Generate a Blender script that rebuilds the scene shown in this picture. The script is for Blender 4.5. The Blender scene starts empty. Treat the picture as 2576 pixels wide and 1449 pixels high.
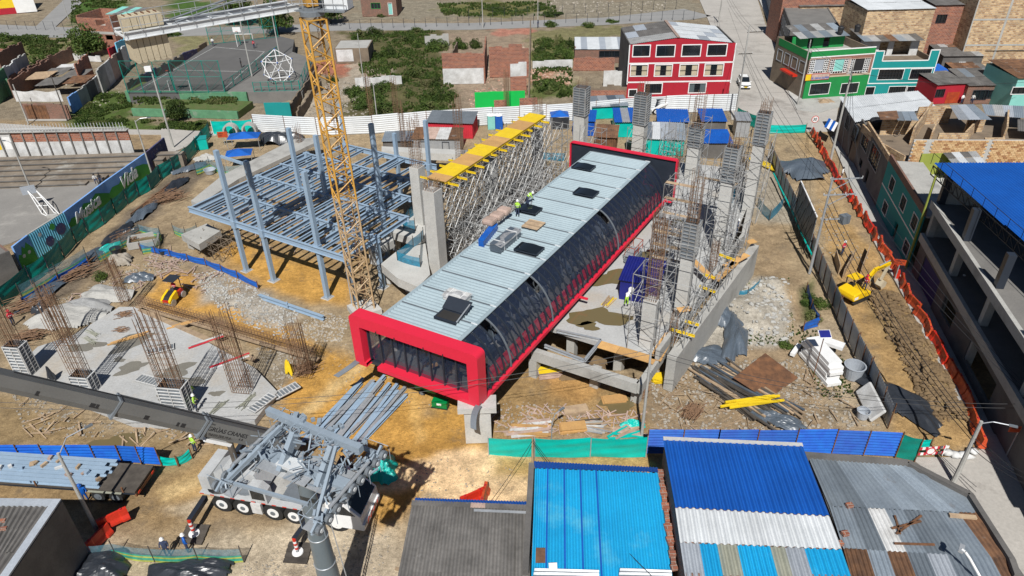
import bpy,bmesh,math,random
import numpy as np
from mathutils import Vector,Matrix

# ---------------------------------------------------------------- camera, sky, sun, exposure
scene=bpy.context.scene
CX,CY,FP,CAMH=1288.0,724.5,1786.0,40.0           # layout sheet 2576 x 1449, focal length in its units
VX,VY=1345.0,3500.0                                   # where verticals converge
_d=np.array([(VX-CX)/FP,-(VY-CY)/FP,-1.0]);_d /= np.linalg.norm(_d)
_up=-_d;_f=np.array([0,0,-1.0]);_Y=_f-_up*(_f@_up);_Y /= np.linalg.norm(_Y);_X=np.cross(_Y,_up)
RC=np.array([_X,_Y,_up])
cam_data=bpy.data.cameras.new('camera');cam=bpy.data.objects.new('camera',cam_data)
scene.collection.objects.link(cam);scene.camera=cam
cam_data.sensor_width=36.0;cam_data.lens=36.0*FP/2576.0;cam_data.clip_start=0.5;cam_data.clip_end=6000
_m=Matrix.Identity(4)
for i in range(3):
    for j in range(3):_m[i][j]=RC[i][j]
_m[2][3]=CAMH
cam.matrix_world=_m

SUN_AZ,SUN_EL=math.radians(-94.0),math.radians(50.0)   # where the sun stands: behind the camera
world=bpy.data.worlds.new('World');scene.world=world;world.use_nodes=True
wn=world.node_tree.nodes;bg=wn['Background']
sky=wn.new('ShaderNodeTexSky');sky.sky_type='NISHITA';sky.sun_disc=False
sky.sun_elevation=SUN_EL;sky.sun_rotation=math.radians(90)-SUN_AZ;sky.altitude=2600
world.node_tree.links.new(sky.outputs[0],bg.inputs[0]);bg.inputs[1].default_value=0.05
sun_d=bpy.data.lights.new('sun','SUN');sun_d.energy=5.0;sun_d.angle=math.radians(0.53);sun_d.color=(1,0.98,0.94)
sun=bpy.data.objects.new('sun',sun_d);scene.collection.objects.link(sun)
sv=Vector((math.cos(SUN_EL)*math.cos(SUN_AZ),math.cos(SUN_EL)*math.sin(SUN_AZ),math.sin(SUN_EL)))
sun.rotation_euler=sv.to_track_quat('Z','Y').to_euler();sun.location=(0,-60,90)
vs=scene.view_settings;vs.view_transform='Standard';vs.look='None';vs.exposure=0.06;vs.gamma=1;vs.use_curve_mapping=False
scene.cycles.max_bounces=5;scene.cycles.diffuse_bounces=2;scene.cycles.transparent_max_bounces=12

# ---------------------------------------------------------------- layout helpers
C=scene.collection
RNG=random.Random(7)
def ray(x,y):
    return RC @ np.array([(x-CX)/FP,-(y-CY)/FP,-1.0])
def P(x,y,z=0.0):
    r=ray(x,y);t=(z-CAMH)/r[2]
    return Vector((r[0]*t,r[1]*t,z))
def Q(p):
    c=RC.T @ (np.array(p)-np.array([0,0,CAMH]));return CX+FP*c[0]/-c[2],CY-FP*c[1]/-c[2]
def ln(a,b,t):return a+(b-a)*t
UP=Vector((0,0,1))
class Facade:                                             # vertical plane through two ground points
    def __init__(s,a,b,z=0.0):
        s.a=Vector((a[0],a[1],z));s.b=Vector((b[0],b[1],z));s.t=(s.b-s.a);s.len=s.t.length;s.t.normalize()
        s.n=Vector((s.t.y,-s.t.x,0))                   # outward: right-hand side of a->b is towards the viewer
    def uz(s,x,y):
        r=ray(x,y);n=np.array(s.n);k=(n @ (np.array(s.a)-np.array([0,0,CAMH])))/(n @ r)
        p=Vector(r*k)+Vector((0,0,CAMH));return (p-s.a).dot(s.t),p.z
    def pt(s,u,z,off=0.0):return Vector((s.a.x+s.t.x*u+s.n.x*off,s.a.y+s.t.y*u+s.n.y*off,z))

# ---------------------------------------------------------------- mesh builder
class MB:
    def __init__(s):s.v=[];s.f=[]
    def add(s,vs,fs):
        o=len(s.v);s.v.extend([tuple(x) for x in vs]);s.f.extend([tuple(i+o for i in f) for f in fs]);return s
    def hexa(s,p):                                        # 8 points: bottom 0-3 ccw, top 4-7
        return s.add(p,[(3,2,1,0),(4,5,6,7),(0,1,5,4),(1,2,6,5),(2,3,7,6),(3,0,4,7)])
    def box(s,c,size,rz=0.0,ax=None):
        c=Vector(c);hx,hy,hz=size[0]/2,size[1]/2,size[2]/2
        if ax is None:
            ca,sa=math.cos(rz),math.sin(rz);X=Vector((ca,sa,0));Y=Vector((-sa,ca,0));Z=UP
        else:X,Y,Z=ax
        return s.hexa([c+X*(a*hx)+Y*(b*hy)+Z*(d*hz) for d in (-1,1) for a,b in ((-1,-1),(1,-1),(1,1),(-1,1))])
    def bar(s,a,b,w,h=None,up=UP):                    # rectangular bar between two points
        h=w if h is None else h;a=Vector(a);b=Vector(b);d=b-a;L=d.length
        if L<1e-6:return s
        d /= L;sd=d.cross(up)
        if sd.length<1e-4:sd=d.cross(Vector((0,1,0)))
        sd.normalize();u=sd.cross(d)
        return s.box((a+b)/2,(L,w,h),ax=(d,-sd,u))
    def ibeam(s,a,b,w,h,t=0.03):
        a=Vector(a);b=Vector(b);dz=Vector((0,0,h/2-t/2))
        s.bar(a+dz,b+dz,w,t);s.bar(a-dz,b-dz,w,t);return s.bar(a,b,t,h-2*t)
    def tube(s,a,b,r,n=6,r2=None,cap=True):
        a=Vector(a);b=Vector(b);r2=r if r2 is None else r2;d=(b-a)
        if d.length<1e-6:return s
        d.normalize();x=d.cross(UP)
        if x.length<1e-3:x=Vector((1,0,0))
        x.normalize();y=d.cross(x)
        cs=[(math.cos(2*math.pi*i/n),math.sin(2*math.pi*i/n)) for i in range(n)]
        vs=[a+x*(c*r)+y*(q*r) for c,q in cs]+[b+x*(c*r2)+y*(q*r2) for c,q in cs]
        fs=[(i,(i+1) % n,n+(i+1) % n,n+i) for i in range(n)]
        if cap:fs+=[tuple(range(n-1,-1,-1)),tuple(range(n,2*n))]
        return s.add(vs,fs)
    def path(s,pts,r,n=5):
        for i in range(len(pts)-1):s.tube(pts[i],pts[i+1],r,n,cap=False)
        return s
    def prism(s,pts,z0,z1):                             # plan polygon (ccw seen from above)
        n=len(pts);A=sum(pts[i][0]*pts[(i+1) % n][1]-pts[(i+1) % n][0]*pts[i][1] for i in range(n))
        if A<0:pts=pts[::-1]
        vs=[(p[0],p[1],z0) for p in pts]+[(p[0],p[1],z1) for p in pts]
        return s.add(vs,[tuple(range(n-1,-1,-1)),tuple(range(n,2*n))]+[(i,(i+1) % n,n+(i+1) % n,n+i) for i in range(n)])
    def slab(s,pts,th):                                  # thin plate on arbitrary 3-D polygon, thickness along its normal
        pts=[Vector(p) for p in pts];n=len(pts);nm=(pts[1]-pts[0]).cross(pts[2]-pts[0]).normalized()
        if nm.z<0:nm=-nm;pts=pts[::-1]
        vs=[p-nm*th for p in pts]+pts
        return s.add(vs,[tuple(range(n-1,-1,-1)),tuple(range(n,2*n))]+[(i,(i+1) % n,n+(i+1) % n,n+i) for i in range(n)])
    def corr(s,p00,p10,p11,p01,pitch=.2,amp=.025,trap=False,per=4,rows=1,sag=None):
        p00,p10,p11,p01=map(Vector,(p00,p10,p11,p01));nu=max(per,int((p10-p00).length/pitch)*per)
        nm=(p10-p00).cross(p01-p00).normalized();vs=[]
        for j in range(rows+1):
            tv=j/rows
            for i in range(nu+1):
                tu=i/nu;ph=(i % per)/per
                w=(1 if ph<.3 else -1) if trap else math.cos(ph*2*math.pi)
                q=ln(ln(p00,p10,tu),ln(p01,p11,tu),tv)+nm*(amp*w)
                if sag:q=q+sag(tu,tv)
                vs.append(q)
        return s.add(vs,[(j*(nu+1)+i,j*(nu+1)+i+1,(j+1)*(nu+1)+i+1,(j+1)*(nu+1)+i) for j in range(rows) for i in range(nu)])
    def sheet(s,fn,nu,nv):                              # parametric sheet
        vs=[fn(i/nu,j/nv) for j in range(nv+1) for i in range(nu+1)]
        return s.add(vs,[(j*(nu+1)+i,j*(nu+1)+i+1,(j+1)*(nu+1)+i+1,(j+1)*(nu+1)+i) for j in range(nv) for i in range(nu)])
    def lathe(s,c,prof,n=16):                           # profile (r,z) round a vertical axis
        c=Vector(c);vs=[]
        for r,z in prof:
            for i in range(n):a=2*math.pi*i/n;vs.append(c+Vector((r*math.cos(a),r*math.sin(a),z)))
        return s.add(vs,[(j*n+i,j*n+(i+1) % n,(j+1)*n+(i+1) % n,(j+1)*n+i) for j in range(len(prof)-1) for i in range(n)])
    def rock(s,c,r,rng,sq=.6):
        vs=[];
        for q in ((0,0,-1),(.9,0,-.4),(.28,.85,-.4),(-.72,.53,-.4),(-.72,-.53,-.4),(.28,-.85,-.4),(.72,.53,.4),(-.28,.85,.4),(-.9,0,.4),(-.28,-.85,.4),(.72,-.53,.4),(0,0,1)):
            k=r*rng.uniform(.65,1.25);vs.append((c[0]+q[0]*k,c[1]+q[1]*k,c[2]+q[2]*k*sq))
        return s.add(vs,[(0,2,1),(0,3,2),(0,4,3),(0,5,4),(0,1,5),(1,2,6),(2,3,7),(3,4,8),(4,5,9),(5,1,10),(2,7,6),(3,8,7),(4,9,8),(5,10,9),(1,6,10),(6,7,11),(7,8,11),(8,9,11),(9,10,11),(10,6,11)])
    def build(s,name,mt,parent=None,smooth=False,uv=False,kind=None):
        off=Vector((0,0,0))
        if parent is not None:off=root_of(parent)['_loc']
        me=bpy.data.meshes.new(name);ox,oy,oz=off[0],off[1],off[2]
        me.from_pydata([(x-ox,y-oy,z-oz) for x,y,z in s.v],[],s.f)
        if uv:
            L=me.uv_layers.new(name='UVMap')
            for p in me.polygons:
                n=p.normal
                if abs(n.z)>.75:T=Vector((1,0,0));B=Vector((0,1,0))
                else:T=Vector((-n.y,n.x,0)).normalized();B=UP
                for li in p.loop_indices:
                    q=Vector(s.v[me.loops[li].vertex_index]);L.data[li].uv=(q.dot(T),q.dot(B))
        if smooth:me.polygons.foreach_set('use_smooth',[True]*len(me.polygons))
        me.materials.append(MT[mt] if isinstance(mt,str) else mt)
        o=bpy.data.objects.new(name,me);C.objects.link(o)
        if parent is not None:o.parent=parent
        if kind:o['kind']=kind
        return o
_LOC={}
class _Root(dict):pass
def root_of(o):
    while o.parent is not None:o=o.parent
    return {'_loc':_LOC.get(o.name,(0,0,0))}
def thing(name,label,cat,loc=(0,0,0),group=None):
    o=bpy.data.objects.new(name,None);C.objects.link(o);o.empty_display_size=.3
    o.location=loc;_LOC[o.name]=tuple(loc);o['label']=label;o['category']=cat
    if group:o['group']=group
    return o
def tag(o,label,cat,group=None,kind=None):
    o['label']=label;o['category']=cat
    if group:o['group']=group
    if kind:o['kind']=kind
    return o
def struct(o):o['kind']='structure';return o
def copy_tree(o,parent=None):
    c=o.copy();C.objects.link(c);c.parent=parent
    for ch in list(o.children):copy_tree(ch,c)
    return c
def dup(o,loc=None,rz=None,label=None,scale=None):
    c=copy_tree(o)
    if loc is not None:c.location=loc
    if rz is not None:c.rotation_euler[2]=rz
    if label:c['label']=label
    if scale is not None:c.scale=(scale,)*3 if isinstance(scale,(int,float)) else scale
    return c

_ON='first second third fourth fifth sixth seventh eighth ninth tenth eleventh twelfth thirteenth fourteenth fifteenth sixteenth seventeenth eighteenth nineteenth'.split()
def nth(n):
    if n<20:return _ON[n-1]
    t={2:'twent',3:'thirt',4:'fort',5:'fift'}[n//10];return t+'ieth' if n % 10==0 else t+'y-'+_ON[n % 10-1]
# ---------------------------------------------------------------- materials
MT={}
def _nt(name):
    m=bpy.data.materials.new(name);m.use_nodes=True;nt=m.node_tree;b=nt.nodes['Principled BSDF'];MT[name]=m
    return m,nt,nt.nodes,nt.links,b
def lin(c):return (c[0],c[1],c[2],1.0)
def mix(nt,fac,a,b,mode='MIX'):
    n=nt.nodes.new('ShaderNodeMix');n.data_type='RGBA';n.blend_type=mode
    for s,v in ((0,fac),(6,a),(7,b)):
        if isinstance(v,bpy.types.NodeSocket):nt.links.new(v,n.inputs[s])
        else:n.inputs[s].default_value=v
    return n.outputs[2]
def noise(nt,scale,vec=None,detail=5,rough=.6,lo=.35,hi=.65):
    n=nt.nodes.new('ShaderNodeTexNoise');n.inputs['Scale'].default_value=scale;n.inputs['Detail'].default_value=detail
    n.inputs['Roughness'].default_value=rough
    if vec is not None:nt.links.new(vec,n.inputs['Vector'])
    r=nt.nodes.new('ShaderNodeMapRange');r.inputs[1].default_value=lo;r.inputs[2].default_value=hi
    nt.links.new(n.outputs['Fac'],r.inputs[0]);return r.outputs[0]
def pos(nt,stretch=None):
    g=nt.nodes.new('ShaderNodeNewGeometry')
    if stretch is None:return g.outputs['Position']
    m=nt.nodes.new('ShaderNodeMapping');m.inputs['Scale'].default_value=stretch
    nt.links.new(g.outputs['Position'],m.inputs[0]);return m.outputs[0]
def bump(nt,h,b,dist=.03,strength=.6):
    n=nt.nodes.new('ShaderNodeBump');n.inputs['Distance'].default_value=dist;n.inputs['Strength'].default_value=strength
    nt.links.new(h,n.inputs['Height']);nt.links.new(n.outputs[0],b.inputs['Normal'])
def mat(name,col,col2=None,rough=.75,metal=0.0,ns=.8,na=.5,fs=9.0,fa=.35,bp=.0,stretch=None,col3=None,ns3=.35,lo3=.55,hi3=.7,spec=None,rnd=0.0):
    m,nt,N,L,b=_nt(name);p=pos(nt,stretch)
    col2=col2 or tuple(x*.62 for x in col)
    f=noise(nt,ns,p)
    mu=nt.nodes.new('ShaderNodeMath');mu.operation='MULTIPLY';mu.inputs[1].default_value=na;L.new(f,mu.inputs[0])
    c=mix(nt,mu.outputs[0],lin(col),lin(col2))
    if col3:c=mix(nt,noise(nt,ns3,p,6,.65,lo3,hi3),c,lin(col3))
    f2=noise(nt,fs,p,4,.7,.25,.75)
    c=mix(nt,fa,c,mix(nt,f2,(.45,.45,.45,1),(1.3,1.3,1.3,1)),'MULTIPLY')
    if rnd:
        oi=N.new('ShaderNodeObjectInfo');r=N.new('ShaderNodeMapRange');r.inputs[3].default_value=1-rnd;r.inputs[4].default_value=1+rnd
        L.new(oi.outputs['Random'],r.inputs[0]);h=N.new('ShaderNodeHueSaturation');L.new(r.outputs[0],h.inputs['Value']);L.new(c,h.inputs['Color']);c=h.outputs[0]
    L.new(c,b.inputs['Base Color']);b.inputs['Roughness'].default_value=rough;b.inputs['Metallic'].default_value=metal
    if spec is not None:b.inputs['Specular IOR Level'].default_value=spec
    if bp:bump(nt,f2,b,.04,bp)
    return m
def brick(name,c1,c2,mortar,bw=.34,bh=.16,sq=1.0,dirt=(.12,.1,.08),da=.45,offset=.5,bias=0.0):
    m,nt,N,L,b=_nt(name)
    u=N.new('ShaderNodeUVMap');t=N.new('ShaderNodeTexBrick');L.new(u.outputs[0],t.inputs['Vector'])
    t.inputs['Color1'].default_value=lin(c1);t.inputs['Color2'].default_value=lin(c2);t.inputs['Mortar'].default_value=lin(mortar)
    t.inputs['Scale'].default_value=1.0;t.inputs['Brick Width'].default_value=bw;t.inputs['Row Height'].default_value=bh
    t.inputs['Mortar Size'].default_value=.02;t.inputs['Bias'].default_value=bias;t.offset=offset
    p=pos(nt);f=noise(nt,.5,p,6,.65,.45,.75)
    mu=N.new('ShaderNodeMath');mu.operation='MULTIPLY';mu.inputs[1].default_value=da;L.new(f,mu.inputs[0])
    c=mix(nt,mu.outputs[0],t.outputs['Color'],lin(dirt))
    f2=noise(nt,7,p,4,.7,.25,.75);c=mix(nt,.35,c,mix(nt,f2,(.5,.5,.5,1),(1.3,1.3,1.3,1)),'MULTIPLY')
    L.new(c,b.inputs['Base Color']);b.inputs['Roughness'].default_value=.9
    inv=N.new('ShaderNodeMath');inv.operation='SUBTRACT';inv.inputs[0].default_value=1;L.new(t.outputs['Fac'],inv.inputs[1]);bump(nt,inv.outputs[0],b,.02,.8)
    return m
def glassy(name,col,rough=.08,spec=.6):
    m,nt,N,L,b=_nt(name);b.inputs['Base Color'].default_value=lin(col);b.inputs['Roughness'].default_value=rough;b.inputs['Specular IOR Level'].default_value=spec;return m
def sheer(name,col,alpha,rough=.4,band=None):          # translucent netting or film
    m,nt,N,L,b=_nt(name)
    c=mix(nt,noise(nt,2.5,pos(nt)),lin(col),lin(tuple(x*.6 for x in col)))
    L.new(c,b.inputs['Base Color']);b.inputs['Roughness'].default_value=rough;b.inputs['Alpha'].default_value=alpha
    return m
mat('court_grey',(.27,.255,.235),(.2,.19,.175),rough=.95,ns=.3,bp=.2,col3=(.36,.34,.31),ns3=.2)
# plain surfaces
mat('concrete',(.44,.43,.40),(.31,.30,.28),rough=.9,ns=.5,fs=6,bp=.25,col3=(.25,.24,.22),ns3=.25,lo3=.56,hi3=.75)
mat('concrete_pale',(.54,.53,.50),(.38,.37,.345),rough=.9,ns=.6,fs=7,bp=.2)
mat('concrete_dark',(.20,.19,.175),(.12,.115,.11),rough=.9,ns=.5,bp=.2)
mat('concrete_road',(.46,.43,.39),(.34,.32,.29),rough=.9,ns=.25,fs=4,bp=.15,col3=(.26,.235,.21),ns3=.12)
mat('slab_floor',(.47,.47,.46),(.34,.34,.33),rough=.85,ns=.3,fs=5,bp=.15,col3=(.43,.38,.31),ns3=.13,lo3=.5,hi3=.7)
mat('asphalt',(.13,.125,.12),(.09,.088,.085),rough=.95,ns=.3,fs=8,bp=.2)
mat('road_grey',(.30,.295,.285),(.22,.215,.21),rough=.95,ns=.2,fs=8,bp=.2)
mat('steel_blue',(.30,.40,.51),(.22,.31,.41),rough=.5,ns=1.2,na=.4,fa=.2,spec=.4)
mat('galv',(.46,.48,.50),(.33,.35,.37),rough=.42,metal=.35,ns=.9,na=.6,fs=5)
mat('galv_roof',(.29,.335,.375),(.19,.225,.265),rough=.45,metal=.25,ns=.5,na=.6,fs=6,col3=(.20,.15,.11),ns3=.3,lo3=.64,hi3=.8,rnd=.3)
mat('rust_roof',(.24,.12,.06),(.10,.055,.035),rough=.85,ns=1.1,na=.9,fs=6,col3=(.36,.34,.32),ns3=.6,lo3=.6,hi3=.75,rnd=.25)
mat('rust',(.22,.10,.045),(.09,.045,.025),rough=.9,ns=1.4,na=.9)
mat('rebar',(.23,.13,.07),(.12,.07,.045),rough=.85,ns=3,na=.8)
mat('tower_roof',(.37,.455,.49),(.29,.365,.40),rough=.5,metal=.1,ns=.4,na=.5,fs=5,fa=.2)
mat('crane_tan',(.50,.35,.20),(.40,.27,.14),rough=.6,ns=1.2,na=.8,col3=(.34,.22,.12),ns3=1.1,lo3=.55,hi3=.68)
mat('crane_yellow',(.60,.32,.055),(.45,.24,.05),rough=.55,ns=.9,na=.7,col3=(.40,.30,.2),ns3=.8,lo3=.62,hi3=.72)
mat('yellow',(.85,.60,.02),(.70,.47,.02),rough=.5,ns=1.5,na=.5)
mat('plywood',(.62,.36,.13),(.48,.27,.11),rough=.7,ns=1.0,na=.7,rnd=.2)
mat('timber',(.48,.35,.22),(.30,.21,.14),rough=.85,ns=1.5,na=.8,rnd=.25)
mat('timber_pink',(.50,.37,.31),(.34,.24,.19),rough=.85,ns=1.5,na=.8,rnd=.2)
mat('timber_dark',(.10,.085,.07),(.05,.042,.035),rough=.9,ns=1.5,na=.8,rnd=.3)
mat('red_paint',(.72,.022,.055),(.60,.018,.045),rough=.45,ns=1,na=.3,fa=.12)
mat('red_wall',(.42,.012,.028),(.33,.01,.024),rough=.8,ns=.7,na=.5,fa=.2)
mat('red_plastic',(.62,.035,.015),(.50,.025,.012),rough=.4,ns=1.2,na=.6)
mat('orange_plastic',(.56,.085,.022),(.36,.045,.02),rough=.5,ns=2.2,na=.9,rnd=.35)
mat('white',(.82,.82,.81),(.68,.67,.65),rough=.6,ns=.8,na=.5,fa=.15)
mat('white_dirty',(.68,.68,.67),(.42,.41,.39),rough=.8,ns=.7,na=.8,fs=6)
mat('white_metal',(.68,.70,.71),(.55,.57,.58),rough=.45,ns=.7,na=.7,fa=.2,rnd=.08)
mat('black',(.018,.018,.02),(.03,.03,.033),rough=.6)
mat('dark_interior',(.03,.028,.026),rough=.95)
mat('crane_white',(.50,.51,.51),(.38,.385,.385),rough=.5,ns=1.2,na=.6,fa=.25)
mat('fence_grey',(.40,.45,.51),(.27,.31,.36),rough=.38,metal=.2,ns=.8,na=.7,fa=.25,rnd=.2)
mat('char_metal',(.026,.033,.046),(.018,.023,.033),rough=.4,fa=.15)
mat('grey_metal',(.17,.19,.21),(.12,.135,.15),rough=.5,ns=1,rnd=.1)
mat('boom_grey',(.155,.155,.15),(.115,.115,.112),rough=.55,ns=.5,na=.5,fa=.2)
mat('pylon_grey',(.28,.335,.39),(.21,.255,.30),rough=.45,ns=.8,na=.5,fa=.2)
mat('tube_steel',(.19,.24,.275),(.14,.18,.21),rough=.35,metal=.35,ns=.5,na=.4,fa=.15)
mat('scaf',(.42,.43,.43),(.27,.25,.23),rough=.5,metal=.3,ns=1.5,na=.8)
mat('blue_roof',(.008,.10,.43),(.007,.075,.33),rough=.5,ns=.5,na=.6,fa=.25,rnd=.05)
mat('cyan_roof',(.012,.36,.66),(.01,.29,.56),rough=.5,ns=.45,na=.7,fa=.3,col3=(.08,.42,.62),ns3=.3,lo3=.58,hi3=.75,rnd=.06)
mat('blue_sheet',(.009,.075,.42),(.008,.13,.50),rough=.35,ns=1.2,na=.8,fa=.25,rnd=.15)
mat('blue_tarp',(.01,.12,.50),(.01,.08,.36),rough=.45,ns=1.0,na=.7)
mat('navy',(.012,.018,.20),(.01,.012,.12),rough=.4,ns=.8)
mat('teal_tarp',(.0,.50,.42),(.0,.38,.33),rough=.4,ns=.7,na=.7,fa=.25)
mat('teal_dark',(.0,.27,.21),(.0,.19,.155),rough=.45,ns=.7,na=.7)
mat('teal_wall',(.005,.27,.265),(.005,.22,.215),rough=.8,ns=.6,na=.5,fa=.2)
mat('aqua_wall',(.24,.58,.52),(.19,.48,.43),rough=.8,ns=.6,na=.5,fa=.2)
mat('green_wall',(.008,.25,.055),(.008,.19,.045),rough=.8,ns=.6,na=.6,fa=.2)
mat('green_bright',(.0,.50,.075),(.0,.38,.06),rough=.8,ns=.6,na=.5,fa=.2)
mat('green_faded',(.12,.30,.16),(.08,.20,.11),rough=.9,ns=.9,na=.8,col3=(.30,.32,.27),ns3=.6)
mat('lime_wall',(.30,.34,.06),(.24,.28,.05),rough=.85,ns=.7)
mat('tarp_black',(.035,.04,.05),(.022,.025,.03),rough=.32,ns=.9,na=.6,spec=.6)
mat('tarp_grey',(.10,.125,.155),(.07,.085,.105),rough=.35,ns=.9,na=.6)
mat('asbestos',(.165,.155,.145),(.085,.08,.075),rough=.9,ns=.8,na=.7,fs=5,col3=(.30,.29,.28),ns3=.5,lo3=.6,hi3=.75,rnd=.12)
mat('asbestos_pale',(.36,.36,.355),(.22,.22,.215),rough=.9,ns=.8,na=.7,rnd=.15)
mat('skylight_sheet',(.40,.43,.47),(.30,.33,.37),rough=.5,ns=.9,rnd=.15)
mat('olive_sheet',(.34,.34,.27),(.24,.25,.2),rough=.6,ns=.9)
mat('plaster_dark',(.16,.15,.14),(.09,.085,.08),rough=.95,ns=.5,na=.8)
mat('plaster_brown',(.24,.185,.13),(.15,.115,.085),rough=.95,ns=.6,na=.8)
mat('plaster_cream',(.55,.47,.33),(.40,.34,.24),rough=.9,ns=.6)
mat('mud',(.23,.155,.08),(.13,.085,.045),rough=.95,ns=.7,na=.8,bp=.5)
mat('stone',(.42,.38,.32),(.27,.23,.18),rough=.95,ns=2,na=.8,rnd=.2)
mat('skin',(.36,.20,.13),rough=.6)
mat('denim',(.04,.055,.11),rough=.85)
mat('hiviz_green',(.42,.72,.06),(.36,.62,.05),rough=.7)
mat('hiviz_red',(.62,.03,.05),rough=.7)
mat('machine_yellow',(.86,.55,.01),(.72,.44,.01),rough=.35,ns=2,na=.4)
mat('machine_green',(.0,.24,.06),rough=.45)
mat('purple_wall',(.03,.03,.14),(.022,.022,.10),rough=.85)
glassy('glass_dark',(.012,.016,.02));glassy('glass_grey',(.10,.13,.14),.15);glassy('water',(.16,.125,.06),.06,.5)
glassy('water_dark',(.10,.085,.055),.1,.5)
mat('tyre',(.02,.02,.02),rough=.85)
brick('brick_red',(.42,.15,.08),(.24,.075,.045),(.38,.32,.27),.5,.25)
brick('brick_old',(.30,.13,.085),(.20,.09,.06),(.22,.19,.16),.34,.16,da=.7)
brick('brick_tan',(.66,.46,.25),(.26,.12,.05),(.55,.50,.42),.56,.29,da=.45,bias=-.2)
brick('brick_fine',(.40,.12,.07),(.32,.09,.055),(.30,.2,.16),.28,.09,da=.25)
# ================================================================ the setting: ground, roads, courts
def wob(x,y,s,seed=0.0):                                # cheap smooth noise, about -1..1
    return (np.sin(x*s*1.0+y*s*.7+seed)+np.sin(x*s*-.62+y*s*1.31+seed*2.1+1.3)+np.sin(x*s*1.9-y*s*1.1+seed*.7+2.2)*.6+np.sin(x*s*2.7+y*s*3.1+seed*1.7)*.45)/2.6
def inpoly(px,py,poly):
    ins=np.zeros(px.shape,bool);n=len(poly)
    for i in range(n):
        x1,y1=poly[i];x2,y2=poly[(i+1) % n]
        c=((y1>py) != (y2>py)) & (px<(x2-x1)*(py-y1)/((y2-y1) if y2 != y1 else 1e-9)+x1);ins ^= c
    return ins
def edge_dist(px,py,poly):
    d=np.full(px.shape,1e9);n=len(poly)
    for i in range(n):
        x1,y1=poly[i];x2,y2=poly[(i+1) % n];L2=(x2-x1)**2+(y2-y1)**2+1e-9
        t=np.clip(((px-x1)*(x2-x1)+(py-y1)*(y2-y1))/L2,0,1);d=np.minimum(d,np.hypot(px-x1-t*(x2-x1),py-y1-t*(y2-y1)))
    return d
EARTH=(.36,.27,.17);OCHRE=(.60,.345,.095);SAND=(.92,.68,.42);GREYG=(.40,.385,.36);BROWN=(.30,.21,.115)
TAN=(.40,.315,.21);GREEN=(.085,.125,.03);RUB=(.42,.34,.26);PALE=(.55,.47,.36);ROCK=(.50,.48,.44);RED=(.40,.17,.12)
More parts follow.
